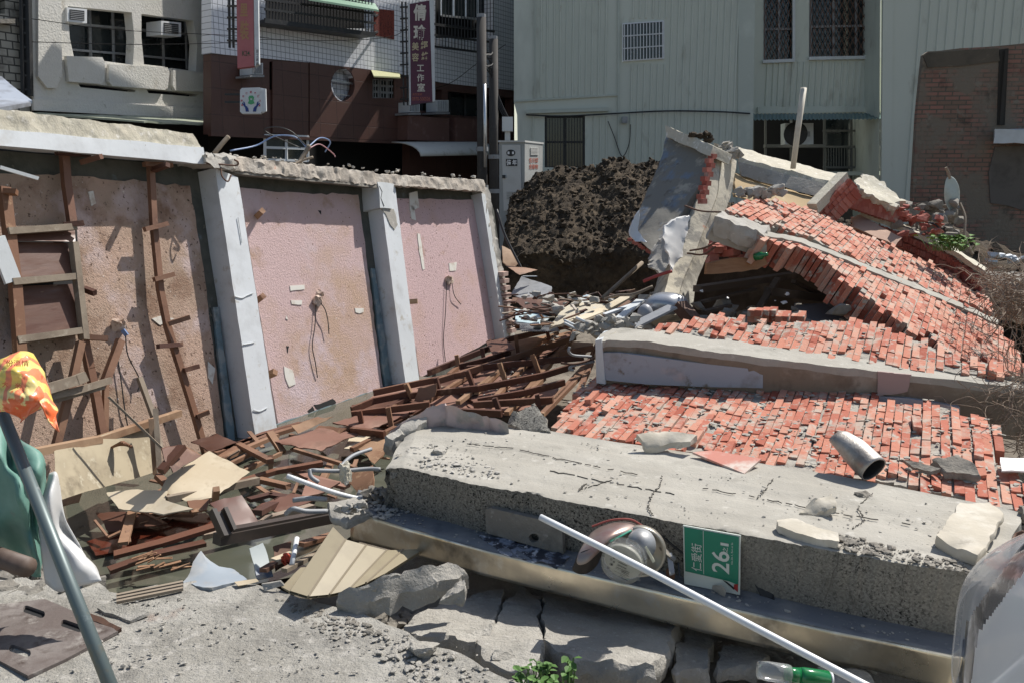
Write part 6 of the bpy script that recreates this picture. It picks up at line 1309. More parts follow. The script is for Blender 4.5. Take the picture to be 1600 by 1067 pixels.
# ---------------------------------------------------------------- brick walls fallen flat
E1 = V((.9, -.43, 0)).normalized(); E2 = V((.43, .9, 0)).normalized()
def bricks(name, F, outline, label, step=.0435, L_=.168, dep=.06, m='brick', hf=None, miss=.01, seed=1, axis=None, parent=None, gap=.004, lumps=1.0, base=True, stag=.5, jig=.006, cat='wall', bd=.08, fan=0, inset=.02):
    """courses laid on plane F; long side of each brick along the horizontal house axis"""
    rr_ = random.Random(seed); v = (axis or E2); v = (v - F.n * v.dot(F.n)).normalized(); u = v.cross(F.n).normalized()
    if u.x < 0: u = -u
    o = F.o; g = lambda p: ((p - o).dot(u), (p - o).dot(v)); poly = [g(F.at(x, y)) for x, y in outline]
    x0, x1 = min(p[0] for p in poly), max(p[0] for p in poly); y0, y1 = min(p[1] for p in poly), max(p[1] for p in poly)
    hf = hf or (lambda a, b: 0); cmx, cmy = (x0 + x1) / 2, (y0 + y1) / 2
    def W(a, b, c): 
        a2 = a + fan * (b - cmy) * (a - cmx); return o + u * a2 + v * b + F.n * (c + hf(a, b))
    bm = NB(); lay = bm.faces.layers.float.new('rnd'); mb_ = NB()
    a = x0; r = 0
    while a < x1:
        off = (L_ + gap) * stag * (r % 2) + rr_.uniform(-.02, .02); b = y0 - L_ + off; rh = rr_.gauss(0, jig * .8); wander = rr_.uniform(-.004, .004)
        while b < y1 + L_:
            ll = L_ if rr_.random() > .22 else L_ * .48
            cx, cy = a + step / 2, b + ll / 2
            if inpoly(cx + fan * 0, cy, poly):
                if rr_.random() > miss:
                    z = rh + rr_.gauss(0, jig) ; sl = rr_.gauss(0, jig * .5); hw_ = (step - gap) / 2; rot = rr_.gauss(0, .012)
                    if rr_.random() < .03: z -= .02
                    if rr_.random() < .02: z += .025; rot *= 3
                    vs = []
                    for zz in (-dep, 0):
                        for sx_, sy_ in ((-1, -1), (1, -1), (1, 1), (-1, 1)):
                            dx = sx_ * hw_ * rr_.uniform(.9, 1.02); dy = sy_ * ll / 2 * rr_.uniform(.955, 1.0)
                            ch = rr_.uniform(0, .004)
                            vs.append(bm.verts.new(W(cx + wander + dx - rot * dy, cy + dy + rot * dx, zz + z + sl * sx_ - (ch if zz == 0 else 0))))
                    rv = rr_.random()
                    for f in ((0, 3, 2, 1), (4, 5, 6, 7), (0, 1, 5, 4), (1, 2, 6, 5), (2, 3, 7, 6), (3, 0, 4, 7)):
                        fc = bm.faces.new([vs[i] for i in f]); fc[lay] = rv
                if rr_.random() < .30 * lumps:
                    for _ in range(rr_.randint(1, 3)):
                        q_ = W(cx + rr_.uniform(-1, 1) * step * .6, cy + rr_.uniform(-1, 1) * ll / 2, rr_.uniform(-.006, .007)); pebble(mb_, q_, rr_.uniform(.005, .021), rr_, .4)
            b += ll + gap
        a += step; r += 1
    e = parent or empty(name, F.at(sum(p[0] for p in outline) / len(outline), sum(p[1] for p in outline) / len(outline)), label, cat)
    mk('brickwork', bm, M[m], e)
    if base:
        nx_, ny_ = 46, 30; rows = []
        pc = [W(p[0], p[1], -bd) for p in poly]
        # mortar bed: gridded sheet clipped to the outline
        bmm = NB(); grid = {}
        st_x, st_y = (x1 - x0) / 90, (y1 - y0) / 60
        def gp(i, j):
            if (i, j) not in grid:
                aa, bb_ = x0 + i * st_x, y0 + j * st_y; nz = noise.noise(V((aa * 16, bb_ * 16, seed))) * .010 + noise.noise(V((aa * 40, bb_ * 40, seed))) * .008
                grid[(i, j)] = bmm.verts.new(W(aa, bb_, -.017 + nz))
            return grid[(i, j)]
        for i in range(90):
            for j in range(60):
                if all(inpoly(x0 + (i + .5) * st_x + ox_, y0 + (j + .5) * st_y + oy_, poly) for ox_, oy_ in ((inset, 0), (-inset, 0), (0, inset), (0, -inset))): bmm.faces.new((gp(i, j), gp(i + 1, j), gp(i + 1, j + 1), gp(i, j + 1)))
        ext = bmesh.ops.extrude_face_region(bmm, geom=bmm.faces[:]); 
        for v_ in [x for x in ext['geom'] if isinstance(x, bmesh.types.BMVert)]: v_.co = v_.co - F.n * (dep * .9)
        mk('mortar_bed', bmm, M['mortar'], e)
    o_ = mk('mortar_crumbs', mb_, M['mortar'], e); o_['kind'] = 'stuff'
    return e
def c5(x, y): return (1200 + x / 3.335, 480 + y / 3.335)
def c2(x, y): return (1100 + x / 2.668, 200 + y / 2.668)
def c4(x, y): return (850 + x / 3.556, 480 + y / 3.556)
# A: lower brick field
FA = Tri(Z(870, 672, .335), Z(1590, 796, .33), Z(1190, 595, .47))
hA = lambda a, b: .02 * noise.noise(V((a * 1.1, b * 1.1, 3))) + .012 * noise.noise(V((a * 3, b * 3, 8)))
bricks('fallen_brick_wall', FA, [(866, 655), (884, 634), (915, 600), (932, 582), (1002, 584), (1010, 592), (1100, 600), (1180, 606), (1190, 579), (1280, 578), (1368, 586), (1372, 626), (1495, 634), (1505, 648), (1560, 660), (1563, 720), (1600, 745), (1680, 770), (1680, 820), (1596, 794), (1386, 750), (1290, 738), (1095, 706), (868, 672)],
       'lower red brick wall panel lying flat behind the fallen beam, strewn with mortar', dep=.075, seed=3, hf=hA, lumps=3.2, jig=.0045, miss=.015)
# B: concrete ring beam between the fields
rb = empty('ring_beam', Z(1250, 590, .4), 'broken concrete ring beam with grey paint running between the two flat brick panels', 'beam')
bt = [(932, 531, .70), (1010, 534, .70), (1110, 548, .67), (1250, 566, .63), (1400, 583, .59), (1640, 612, .52)]; bbk = [(955, 512, .72), (1030, 516, .715), (1130, 529, .685), (1260, 545, .65), (1400, 562, .61), (1640, 590, .54)]
tA = [Z(*p) for p in bt]; tB = [Z(*p) for p in bbk]
bm = NB(); n_ = 80
for i in range(n_):
    a0, a1, b0, b1 = lerpl(tA, i / n_), lerpl(tA, (i + 1) / n_), lerpl(tB, i / n_), lerpl(tB, (i + 1) / n_)
rows = []; prof = []
grid = []
for i in range(n_ + 1):
    a0, b0 = lerpl(tA, i / n_), lerpl(tB, i / n_); dn = V((0, 0, -.30)); nn = lambda p, k: p + noise.noise_vector(p * 9 + V((0, 0, k))) * .010 + noise.noise_vector(p * 26) * .004
    ring = [a0 + V((0, .03, -.3)), a0 + V((0, .02, -.2)), a0 + V((0, .01, -.1)), a0 + V((0, 0, -.04)), a0, a0.lerp(b0, .33), a0.lerp(b0, .66), b0, b0 + V((0, 0, -.12)), b0 + dn]
    grid.append([bm.verts.new(nn(p, 0) + (noise.noise_vector(p * 5) * .05 if i < 3 else V())) for p in ring])
for i in range(n_):
    for k in range(9): bm.faces.new((grid[i][k], grid[i + 1][k], grid[i + 1][k + 1], grid[i][k + 1])).material_index = 1 if k < 3 else 0
    bm.faces.new((grid[i][9], grid[i + 1][9], grid[i + 1][0], grid[i][0]))
bm.faces.new(grid[0]); bm.faces.new(grid[-1][::-1])
M['ringface'] = mat('brown_stained_concrete', (.22, .175, .13), [((.33, .29, .235), 4, .5, .68), ((.13, .10, .075), 7, .52, .72)], .95, [(20, .4)])
mk('beam_body', bm, [M['beamtop'], M['ringface']], rb)
# painted lower strip on its face
bluegrey = mat('blue_grey_paint', (.34, .36, .40), [((.44, .38, .38), 2.4, .53, .6), ((.25, .24, .23), 5, .54, .7), ((.18, .15, .12), 12, .62, .72)], .8, [(20, .3)])
FBm = Face(tA[1] + V((0, .0, 0)), math.degrees(math.atan2((tA[-2] - tA[0]).x, (tA[-2] - tA[0]).y)))
bm = NB(); plate(bm, FBm, [(932, 551), (968, 551), (1010, 556), (1100, 568), (1192, 578), (1192, 606), (1100, 604), (1010, 600), (932, 592)], [], .03, .06); mk('painted_skirting', bm, bluegrey, rb)
bm = NB(); plate(bm, FBm, [(1372, 618), (1420, 622), (1500, 636), (1500, 650), (1372, 650)], [], .03, .05); mk('painted_skirting', bm, bluegrey, rb)
bm = NB(); plate(bm, FBm, rag([(1372, 580), (1424, 585), (1418, 612), (1372, 618)], 2, 5, 3), [], .035, .02); mk('pink_remnant', bm, mat('dusky_pink_paint', (.36, .27, .25), [((.3, .24, .2), 6, .5, .7)], .9), rb)
bm = NB(); plate(bm, FBm, [(930, 532), (940, 530), (946, 600), (932, 598)], [], .04, .35); mk('beam_end', bm, M['greyp'], rb)
rr = random.Random(31)
bm = NB()
for k in range(130):
    x = rr.gauss(960, 22); y = 512 + rr.gauss(0, 7) + abs(x - 960) * .08; chunk(bm, P(x, y, rr.uniform(5.7, 6.1)), V((1, .9, .7)) * rr.uniform(.015, .055), k, sub=1)
mk('rubble', bm, M['conc'], label='lumpy rubble at the broken left end of the ring beam', cat='rubble', kind='stuff')
for i, (a, b_, c_) in enumerate((((*c3(1180, 145), 6.2), (*c3(1290, 195), 6.1), (*c3(1320, 205), 6.1)), ((*c3(1245, 130), 6.2), (*c3(1350, 175), 6.1), (*c3(1370, 185), 6.1)), ((*c3(1180, 160), 6.15), (*c3(1240, 190), 6.1), (*c3(1290, 210), 6.1)))):
    wire('rebar', [P(*a), P(*b_), P(*c_)], .01, M['greyp'], ['upper', 'middle', 'lower'][i] + ' pale plastered bar poking left from the ring beam end', 'rebar')
wire('rebar', [P(*c3(1160, 380), 5.2), P(*c3(1240, 385), 5.2), P(*c3(1345, 355), 5.3)], .008, M['rust'], 'straight thin bar crossing the frame corner below the ring beam end', 'rebar')
wire('rebar', [P(*c3(1345, 372), 5.3), P(*c3(1230, 395), 5.2), P(*c3(1208, 415), 5.2), P(*c3(1232, 420), 5.2)], .009, M['galv'], 'lower hooked bar beside the ring beam end', 'rebar')
wire('rebar', [P(*c3(1330, 345), 5.3), P(*c3(1235, 338), 5.25), P(*c3(1205, 318), 5.2), P(*c3(1208, 290), 5.2)], .009, M['galv'], 'upper hooked bar beside the ring beam end', 'rebar')
# C: middle brick field
FC_ = Tri(Z(1010, 520, .71), Z(1480, 575, .60), Z(1160, 493, .78))
bricks('fallen_brick_wall', FC_, [(998, 514), (1058, 505), (1085, 500), (1110, 492), (1150, 491), (1170, 503), (1238, 499), (1300, 497), (1350, 498), (1378, 510), (1440, 530), (1500, 560), (1560, 560), (1640, 575), (1640, 592), (1500, 580), (1400, 570), (1300, 557), (1130, 528), (1010, 517)],
       'middle red brick wall panel lying flat beyond the ring beam', dep=.075, seed=5, lumps=1.4, jig=.004, hf=lambda a, b: .015 * noise.noise(V((a * 1.5, b * 1.5, 3))))
# raised loose brick clumps on C
for k, (q, lb_) in enumerate(((([1168, 494], [1192, 486], [1208, 486], [1212, 502], [1172, 504]), 'clump of standing bricks at the back edge of the middle brick panel'), (([1212, 494], [1226, 488], [1232, 500], [1214, 504]), 'two loose bricks right of the standing brick clump'), (([1236, 500], [1244, 492], [1256, 494], [1250, 506]), 'tipped brick leaning at the back edge of the middle brick panel'))):
    e = empty('brick_clump', P(q[0][0], 500, 5.9), lb_, 'bricks'); bm = NB(); lay = bm.faces.layers.float.new('rnd')
    x0, x1 = min(p[0] for p in q), max(p[0] for p in q); n_ = max(1, int((x1 - x0) / 12))
    for i in range(n_ + 1):
        x = x0 + (x1 - x0) * (i + .5) / (n_ + 1)
        for j in range(2 if k == 0 else 1):
            p = P(x, 499 - j * 9, 5.95 + rr.uniform(-.05, .05)); bar(bm, p, p + E2 * .1 + V((0, 0, rr.uniform(-.01, .03))), .05, .045)
    mk('brick_stack', bm, M['brick'], e)
# D: big tilted brick slab, split by a narrow lintel
D1, D2, D3 = P(1190, 372, 6.35), P(1484, 588, 5.2), P(1180, 306, 7.5)
FDb = Tri(D1, D2, D3)
tb_ = empty('tilted_brick_wall', D2, 'large tilted red brick wall slab propped up over a dark void', 'wall')
low = [c2(232, 440), c2(330, 462), c2(430, 490), c2(520, 520), c2(640, 562), c2(760, 615), c2(900, 662), c2(1040, 715), c2(1170, 770), c2(1240, 830), c2(1330, 960), c2(1340, 1040), c2(1230, 1030), c2(1120, 990), c2(1010, 930), c2(975, 905), c2(930, 850), c2(870, 850), c2(812, 800), c2(760, 762), c2(720, 742), c2(680, 700), c2(640, 670), c2(590, 640), c2(560, 605), c2(520, 560), c2(470, 530), c2(440, 505), c2(350, 498), c2(240, 470)]
hD = lambda a, b: .004 * noise.noise(V((a * 1.3, b * 1.3, 13)))
bricks('x', FDb, low, '', dep=.20, seed=7, parent=tb_, lumps=.35, hf=hD, jig=.0035, miss=.0, inset=.09)
upp = [c2(75, 342), c2(150, 315), c2(215, 288), c2(300, 300), c2(400, 320), c2(520, 372), c2(640, 432), c2(800, 500), c2(960, 570), c2(1110, 640), c2(1180, 700), c2(1220, 775), c2(1100, 725), c2(1000, 690), c2(860, 630), c2(700, 570), c2(560, 512), c2(430, 450), c2(300, 412), c2(180, 372)]
bricks('x', FDb, upp, '', dep=.1, seed=9, parent=tb_, lumps=.6, hf=lambda a, b: .03 + .012 * noise.noise(V((a * 1.3, b * 1.3, 17))) - .03, jig=.0035)
ed = [(1120, 336), (1190, 360), (1252, 372), (1320, 399), (1362, 417), (1437, 446), (1500, 473), (1560, 500)]
L0 = [FDb.at(x, y, .012) for x, y in ed]; L1 = [FDb.at(x, y + 7, .012) for x, y in ed]
bm = NB(); n_ = 70
gr = []
for i in range(n_ + 1):
    a0, b0 = lerpl(L0, i / n_), lerpl(L1, i / n_); dp = .17
    rg_ = [b0 - FDb.n * dp, b0 - FDb.n * dp * .5, b0, b0.lerp(a0, .5), a0, a0 - FDb.n * dp]
    gr.append([bm.verts.new(p + noise.noise_vector(p * 12) * .008 + noise.noise_vector(p * 30) * .004) for p in rg_])
for i in range(n_):
    for k in range(6): bm.faces.new((gr[i][k], gr[i + 1][k], gr[i + 1][(k + 1) % 6], gr[i][(k + 1) % 6]))
bm.faces.new(gr[0]); bm.faces.new(gr[-1][::-1]); mk('lintel', bm, M['beamtop'], tb_)
# left end of the lintel: bigger stub
bm = NB(); q = [FDb.at(x, y, .03) for x, y in ((1118, 338), (1128, 333), (1200, 352), (1196, 366))]; slab_poly(bm, q, V((.02, .05, -.15)), cell=.05, amp=.012); mk('lintel_end', bm, M['conc'], tb_)
bm = NB()
for k in range(40): chunk(bm, P(rr.uniform(1155, 1225), 302 + rr.gauss(0, 4), 7.5), V((1, .9, .7)) * rr.uniform(.02, .06), k, sub=1)
mk('rubble', bm, M['conc'], label='lumps of mortar on the top edge of the tilted brick wall', cat='rubble', kind='stuff')
# pale curb along the upper rear edge with pink face and brick ends
rc = empty('rear_wall_strip', P(1450, 400, 7.8), 'low broken wall strip with pale top and red brick ends behind the tilted brick slab', 'wall')
cst = [(1345, 330, 8.6), (1420, 358, 8.3), (1480, 385, 8.0), (1540, 425, 7.6)]
tt = [P(*p) for p in cst]; t2 = [P(x + 6, y - 3, d + .18) for x, y, d in cst]
bm = NB()
for i in range(3): hexa(bm, [tt[i] - V((0, 0, .05)), tt[i + 1] - V((0, 0, .05)), t2[i + 1] - V((0, 0, .05)), t2[i] - V((0, 0, .05)), tt[i], tt[i + 1], t2[i + 1], t2[i]], (10, 2, 1), amp=.012)
mk('cap', bm, M['cream'], rc)
bm = NB(); lay = bm.faces.layers.float.new('rnd')
for i in range(46):
    t = i / 46; p = lerpl(tt, t) + V((rr.uniform(-.01, .01), rr.uniform(.02, .05), -.06)); h_ = .16 + .14 * t
    for j in range(int(h_ / .07)):
        q = p - V((0, 0, j * .07 + .035)); vs0 = len(bm.faces); bar(bm, q - V((0, .03, 0)), q + V((0, .12, 0)), .05, .055)
        bm.faces.ensure_lookup_table(); rv = rr.random()
        for f in bm.faces[vs0:]: f[lay] = rv
mk('brick_ends', bm, M['brickd'], rc)
bm = NB(); slab_poly(bm, [P(1335, 342, 8.5), P(1345, 337, 8.5), P(1408, 372, 8.0), P(1400, 384, 7.9), P(1336, 356, 8.2)], V((0, .08, 0)), cell=.1, amp=.006); mk('pink_face', bm, mat('tan_pink_render', (.42, .28, .21), [((.5, .36, .28), 4, .5, .7)], .9), rc)
# back beam with ochre wall
bbm = empty('roof_beam', P(1230, 280, 9.0), 'tilted concrete roof beam with an ochre wall piece below it', 'beam')
bm = NB(); f = [P(1152, 245, 9.0), P(1325, 292, 8.4), P(1322, 316, 8.3), P(1158, 272, 8.9)]; k = V((.12, .55, .12))
hexa(bm, [f[3], f[2], f[2] + k, f[3] + k, f[0], f[1], f[1] + k, f[0] + k], (40, 6, 4), amp=.014, sca=7); mk('beam_body', bm, M['cream'], bbm)
bm = NB(); f = [P(1153, 253, 8.95), P(1324, 298, 8.35), P(1318, 318, 8.25), P(1157, 276, 8.85)]; hexa(bm, [f[3] - V((0, .03, 0)), f[2] - V((0, .03, 0)), f[2], f[3], f[0] - V((0, .03, 0)), f[1] - V((0, .03, 0)), f[1], f[0]], (20, 1, 4), amp=.012); mk('shaded_face', bm, M['conc'], bbm)
bm = NB(); slab_poly(bm, [P(1148, 272, 8.9), P(1160, 274, 8.9), P(1300, 318, 8.3), P(1272, 330, 8.2), P(1215, 322, 8.2), P(1150, 308, 8.5)], V((0, .1, 0)), cell=.15, amp=.01); mk('ochre_wall', bm, mat('ochre_render', (.46, .34, .19), [((.38, .27, .15), 2, .5, .7), ((.52, .42, .27), 6, .6, .7)], .9), bbm)
# brick block with pale slab, upper right
ub = empty('brick_block', P(1310, 320, 8.1), 'tilted block of dark bricks with a pale plaster edge on top of the ruin', 'wall fragment')
bm = NB(); bar(bm, P(1270, 326, 8.0), P(1318, 277, 8.3), .10, .10); mk('plaster_edge', bm, M['cream'], ub)
bm = NB(); lay = bm.faces.layers.float.new('rnd')
for i in range(8):
    for j in range(3):
        x = 1280 + i * 6.2 + j * 3.2; y = 326 - i * 6 + j * 7; p = P(x, y, 8.1); n0 = len(bm.faces); bar(bm, p, p + V((.08, .02, -.07)), .045, .06); bm.faces.ensure_lookup_table(); rv = rr.random() * .5 + .5
        for f_ in bm.faces[n0:]: f_[lay] = rv
mk('bricks', bm, M['brickd'], ub)
slabb('plaster_slab', [(1338, 282, None, 8.6), (1350, 272, None, 8.8), (1372, 282, None, 8.8), (1412, 312, None, 8.5), (1400, 326, None, 8.3), (1345, 300, None, 8.3)], V((0, .1, -.09)), 'cream', 'cracked pale slab on bricks at the top right of the ruin', amp=.02, cell=.08)
bm = NB(); lay = bm.faces.layers.float.new('rnd')
for i in range(14):
    for j in range(3):
        x = 1336 + i * 5.2 - j * 2; y = 306 + i * 1.8 + j * 7.5; p = P(x, y, 8.35); n0 = len(bm.faces); bar(bm, p, p + V((0, .14, 0)), .035, .055); bm.faces.ensure_lookup_table(); rv = rr.random()
        for f_ in bm.faces[n0:]: f_[lay] = rv
mk('brick_row', bm, M['brickd'], label='short row of red bricks under the cracked pale slab', cat='bricks')
# E: leaning column and F: blue-grey wall piece
ec = empty('leaning_column', P(1075, 490, 6.9), 'tall leaning concrete column with cream plaster and embedded brick', 'column')
Eo = P(1080, 470, 6.9); 
def strip(L_, Rr, dl, dr, th, m, name, par, n=(5, 26), amp=.009, sca=6):
    rows = []
    for j in range(n[1] + 1):
        t = j / n[1]; s = t * (len(L_) - 1); i = min(int(s), len(L_) - 2); f = s - i
        lx, ly = L_[i][0] + (L_[i + 1][0] - L_[i][0]) * f, L_[i][1] + (L_[i + 1][1] - L_[i][1]) * f; rx, ry = Rr[i][0] + (Rr[i + 1][0] - Rr[i][0]) * f, Rr[i][1] + (Rr[i + 1][1] - Rr[i][1]) * f
        a0 = P(lx, ly, dl[0] + (dl[1] - dl[0]) * t); b0 = P(rx, ry, dr[0] + (dr[1] - dr[0]) * t)
        rows.append([a0.lerp(b0, k / n[0]) for k in range(n[0] + 1)])
    nn = (rows[0][-1] - rows[0][0]).cross(rows[-1][0] - rows[0][0]).normalized(); nn = nn if nn.y < 0 else -nn
    bm = NB(); c = [rows[-1][0], rows[-1][-1], rows[0][-1], rows[0][0]]
    top_ = [[bm.verts.new(p + noise.noise_vector(p * sca) * amp + noise.noise_vector(p * sca * 3) * amp * .5) for p in r] for r in rows]
    bt_ = [[bm.verts.new(p - nn * th + noise.noise_vector(p * sca) * amp) for p in r] for r in rows]
    J, K = len(rows), len(rows[0])
    for j in range(J - 1):
        for k_ in range(K - 1): bm.faces.new((top_[j][k_], top_[j][k_ + 1], top_[j + 1][k_ + 1], top_[j + 1][k_])); bm.faces.new((bt_[j][k_], bt_[j + 1][k_], bt_[j + 1][k_ + 1], bt_[j][k_ + 1]))
        bm.faces.new((top_[j][0], top_[j + 1][0], bt_[j + 1][0], bt_[j][0])); bm.faces.new((top_[j][-1], bt_[j][-1], bt_[j + 1][-1], top_[j + 1][-1]))
    for k_ in range(K - 1): bm.faces.new((top_[0][k_], bt_[0][k_], bt_[0][k_ + 1], top_[0][k_ + 1])); bm.faces.new((top_[-1][k_], top_[-1][k_ + 1], bt_[-1][k_ + 1], bt_[-1][k_]))
    return mk(name, bm, m, par)
M['colm'] = mat('patchy_column', (.50, .46, .37), [((.30, .28, .24), 3.2, .50, .54), ((.60, .57, .48), 4, .55, .7), ((.24, .22, .18), 9, .6, .75), ((.44, .24, .17), 7, .68, .74)], .95, [(16, .5, 'n', .02)])
strip([(1108, 235), (1095, 300), (1072, 360), (1052, 410), (1040, 450), (1036, 475)], [(1128, 232), (1122, 300), (1104, 350), (1083, 400), (1062, 450), (1056, 490)], (8.2, 6.7), (8.3, 6.78), .25, M['colm'], 'left_half', ec)
strip([(1128, 236), (1123, 300), (1106, 350), (1085, 400), (1064, 450), (1058, 492)], [(1152, 252), (1142, 310), (1124, 352), (1106, 400), (1088, 440), (1080, 498)], (8.32, 6.8), (8.55, 7.0), .25, M['colm'], 'right_half', ec)
bm = NB()
for k in range(30): chunk(bm, P(1105 + rr.uniform(-8, 50), 236 + rr.gauss(0, 6), 8.4), V((1, .9, .7)) * rr.uniform(.03, .07), k, sub=1)
mk('broken_head', bm, M['conc'], ec)
fw = empty('wall_fragment', P(1020, 390, 8.0), 'grey blue painted wall fragment leaning left of the leaning column', 'wall fragment')
M['peel'] = mat('peeling_blue_grey_paint', (.20, .19, .165), [((.17, .21, .26), 2.8, .50, .58), ((.38, .35, .29), 4.5, .54, .64), ((.10, .085, .07), 6, .57, .70), ((.30, .20, .16), 4, .60, .68)], .9, [(9, .3, 'n', .02)])
strip([(1042, 208), (1036, 240), (1015, 290), (1000, 325), (986, 366)], [(1108, 240), (1098, 280), (1068, 330), (1042, 372), (1022, 396)], (8.9, 8.0), (8.2, 7.3), .14, M['peel'], 'painted_face', fw, (8, 26), .012)
strip([(1038, 196), (1042, 214)], [(1114, 228), (1108, 244)], (8.85, 8.75), (8.1, 8.05), .25, M['cream'], 'rim', fw, (20, 3), .012, 9)
bm = NB()
for k in range(16): chunk(bm, P(1083 + rr.uniform(-6, 28), 213 + rr.uniform(-6, 6) + k * .3, 8.4), V((1, .9, .6)) * rr.uniform(.02, .05), k, sub=1)
mk('soil_clods', bm, M['soil'], fw)
slabb('plaster_shard', [(1040, 352, None, 7.0), (1056, 344, None, 7.05), (1078, 338, None, 7.1), (1074, 368, None, 7.0), (1062, 402, None, 6.9), (1050, 424, None, 6.8), (1046, 396, None, 6.85), (1036, 372, None, 6.9)], V((0, .05, 0)), mat('bright_white_plaster', (.74, .73, .70), [((.55, .53, .5), 6, .6, .75)], .9), 'bright white plaster shard on the front of the leaning column', 'plaster piece', amp=.01)
slabb('plaster_shard', [(984, 364, None, 7.6), (990, 340, None, 7.6), (1000, 330, None, 7.6), (996, 360, None, 7.6), (1010, 380, None, 7.5), (992, 378, None, 7.55)], V((0, .04, 0)), mat('bluish_white_plaster', (.60, .64, .68), (), .9), 'small bluish white plaster corner at the fragment left edge', 'plaster piece', amp=.006)
bm = NB(); lay = bm.faces.layers.float.new('rnd')
for i in range(26):
    x, y = 982 + i * 1.75, 374 + i * 1.05 + rr.uniform(-1, 1)
    if rr.random() < .35: continue
    p = P(x, y, 7.9 - i * .02); n0 = len(bm.faces); bar(bm, p, p + V((.04, .05, 0)), .04, .028); bm.faces.ensure_lookup_table()
mk('brick_edge', bm, M['brickd'], fw); bm = NB(); bm.faces.layers.float.new('rnd')
for i in range(12):
    p = P(1108 - i * 1.6 + (i % 2) * 4, 238 + i * 7, 8.12 - i * .05); bar(bm, p, p + V((.05, .05, 0)), .05, .045)
mk('embedded_bricks', bm, M['brickd'], ec)
slabb('grey_fragment', [(1016, 402, None, 7.3), (1040, 366, None, 7.4), (1052, 380, None, 7.2), (1050, 404, None, 7.1), (1034, 428, None, 7.0), (1018, 420, None, 7.1)], V((0, .12, 0)), 'conc', 'grey concrete fragment below the blue grey wall piece', 'concrete fragment', amp=.012)
wire('rebar', [P(1078, 392, 6.6), P(1100, 388, 6.5), P(1120, 378, 6.4)], .008, M['rust'], 'upper rusty bar bridging from the leaning column to the tilted slab', 'rebar')
wire('rebar', [P(1074, 396, 6.6), P(1098, 398, 6.5), P(1118, 386, 6.4)], .008, M['rust'], 'lower rusty bar bridging from the leaning column to the tilted slab', 'rebar')
wire('rebar', [P(1070, 322, 7.4), P(1095, 330, 7.2), P(1128, 332, 6.9)], .008, M['rust'], 'bar sticking toward the lintel end', 'rebar')
wire('rebar', [P(1005, 440, 6.8), P(1030, 430, 6.8), P(1050, 424, 6.8)], .014, mat('red_painted_bar', (.38, .06, .05), (), .6), 'red painted bar below the leaning column', 'rebar')
# orange timber board in the void
sheetp('orange_board', [(1100, 428, None, 6.35), (1102, 412, None, 6.35), (1125, 406, None, 6.4), (1150, 402, None, 6.4), (1172, 404, None, 6.45), (1190, 397, None, 6.45), (1196, 412, None, 6.4), (1180, 420, None, 6.35), (1140, 426, None, 6.35)], mat('orange_timber', (.36, .17, .07), [((.28, .12, .045), 8, .45, .65)], .6, stretch=(1, 1, 6)), 'orange timber board with wavy edge under the tilted slab', 'board', th=.03)
bm = NB(); lay = bm.faces.layers.float.new('rnd')
for i in range(16):
    p = P(rr.uniform(1112, 1170), rr.uniform(378, 404), 6.55 + rr.uniform(-.1, .1)); n0 = len(bm.faces); d = V((rr.uniform(-.1, .1), .12, rr.uniform(-.06, .06))); bar(bm, p, p + d, .07, .05); bm.faces.ensure_lookup_table(); rv = rr.random()
    for f_ in bm.faces[n0:]: f_[lay] = rv
mk('brick_heap', bm, M['brickd'], label='heap of broken bricks wedged beneath the lintel end', cat='bricks', kind='stuff')
bm = NB(); lathe(bm, P(1180, 402, 6.3), V((.5, -.5, .2)), [(.03, 0), (.03, .05), (.014, .07), (.014, .1)], 14); mk('green_bottle', bm, gl, label='green plastic bottle stuck under the tilted brick slab', cat='bottle', smooth=True)
# darkness under the slab: broken furniture and timbers put in, added plate blocking light
vd = empty('crushed_furniture', P(1270, 480, 7.2), 'crushed dark furniture and timbers in the void under the tilted slab', 'furniture')
dk = mat('dark_void_timber', (.07, .05, .035), [((.13, .10, .075), 4, .5, .7)], .9)  # the void's darkness is put into this colour
for k, (x0, y0, d0, x1, y1, d1, w_) in enumerate(((1090, 452, 6.7, 1240, 430, 7.2, .1), (1095, 472, 6.6, 1180, 452, 6.9, .04), (1180, 490, 6.6, 1215, 436, 6.9, .05), (1200, 455, 6.8, 1320, 470, 7.0, .12), (1240, 440, 6.9, 1300, 470, 7.0, .06), (1330, 470, 6.6, 1300, 520, 6.5, .08), (1100, 488, 6.4, 1140, 478, 6.6, .05))):
    bm = NB(); bar(bm, P(x0, y0, d0), P(x1, y1, d1), w_, w_ * .5); mk('timber', bm, dk, vd)
bm = NB(); plate(bm, Face(P(1250, 460, 7.9), 92), [(1085, 395), (1240, 370), (1470, 520), (1470, 620), (1085, 620)], [], 0, .1); mk('dark_backing', bm, dk, vd)  # dark plate added to stop light coming through the void
bm = NB(); slab_poly(bm, [P(1235, 488, 6.6), P(1245, 476, 6.7), P(1290, 474, 6.75), P(1325, 486, 6.7), P(1335, 505, 6.4), P(1240, 500, 6.4)], V((0, .1, -.1)), cell=.07, amp=.006); mk('cushion', bm, mat('dusty_fabric', (.16, .15, .145), (), .95), vd, smooth=True)
bm = NB()
for k in range(70): chunk(bm, P(rr.uniform(1090, 1400), rr.uniform(474, 512), rr.uniform(6.2, 7.2)), V((1, .9, .7)) * rr.uniform(.02, .08), k, sub=1)
mk('rubble', bm, M['conc_d'], label='dark rubble on the floor of the void', cat='rubble', kind='stuff')
bm = NB()
for k in range(5): chunk(bm, P(rr.uniform(1090, 1240), rr.uniform(450, 480), 6.5), V((1, .6, .5)) * rr.uniform(.012, .03), k, sub=1)
mk('paper_scraps', bm, M['wht'], label='tiny white scraps glinting in the dark void', cat='scraps', kind='stuff')
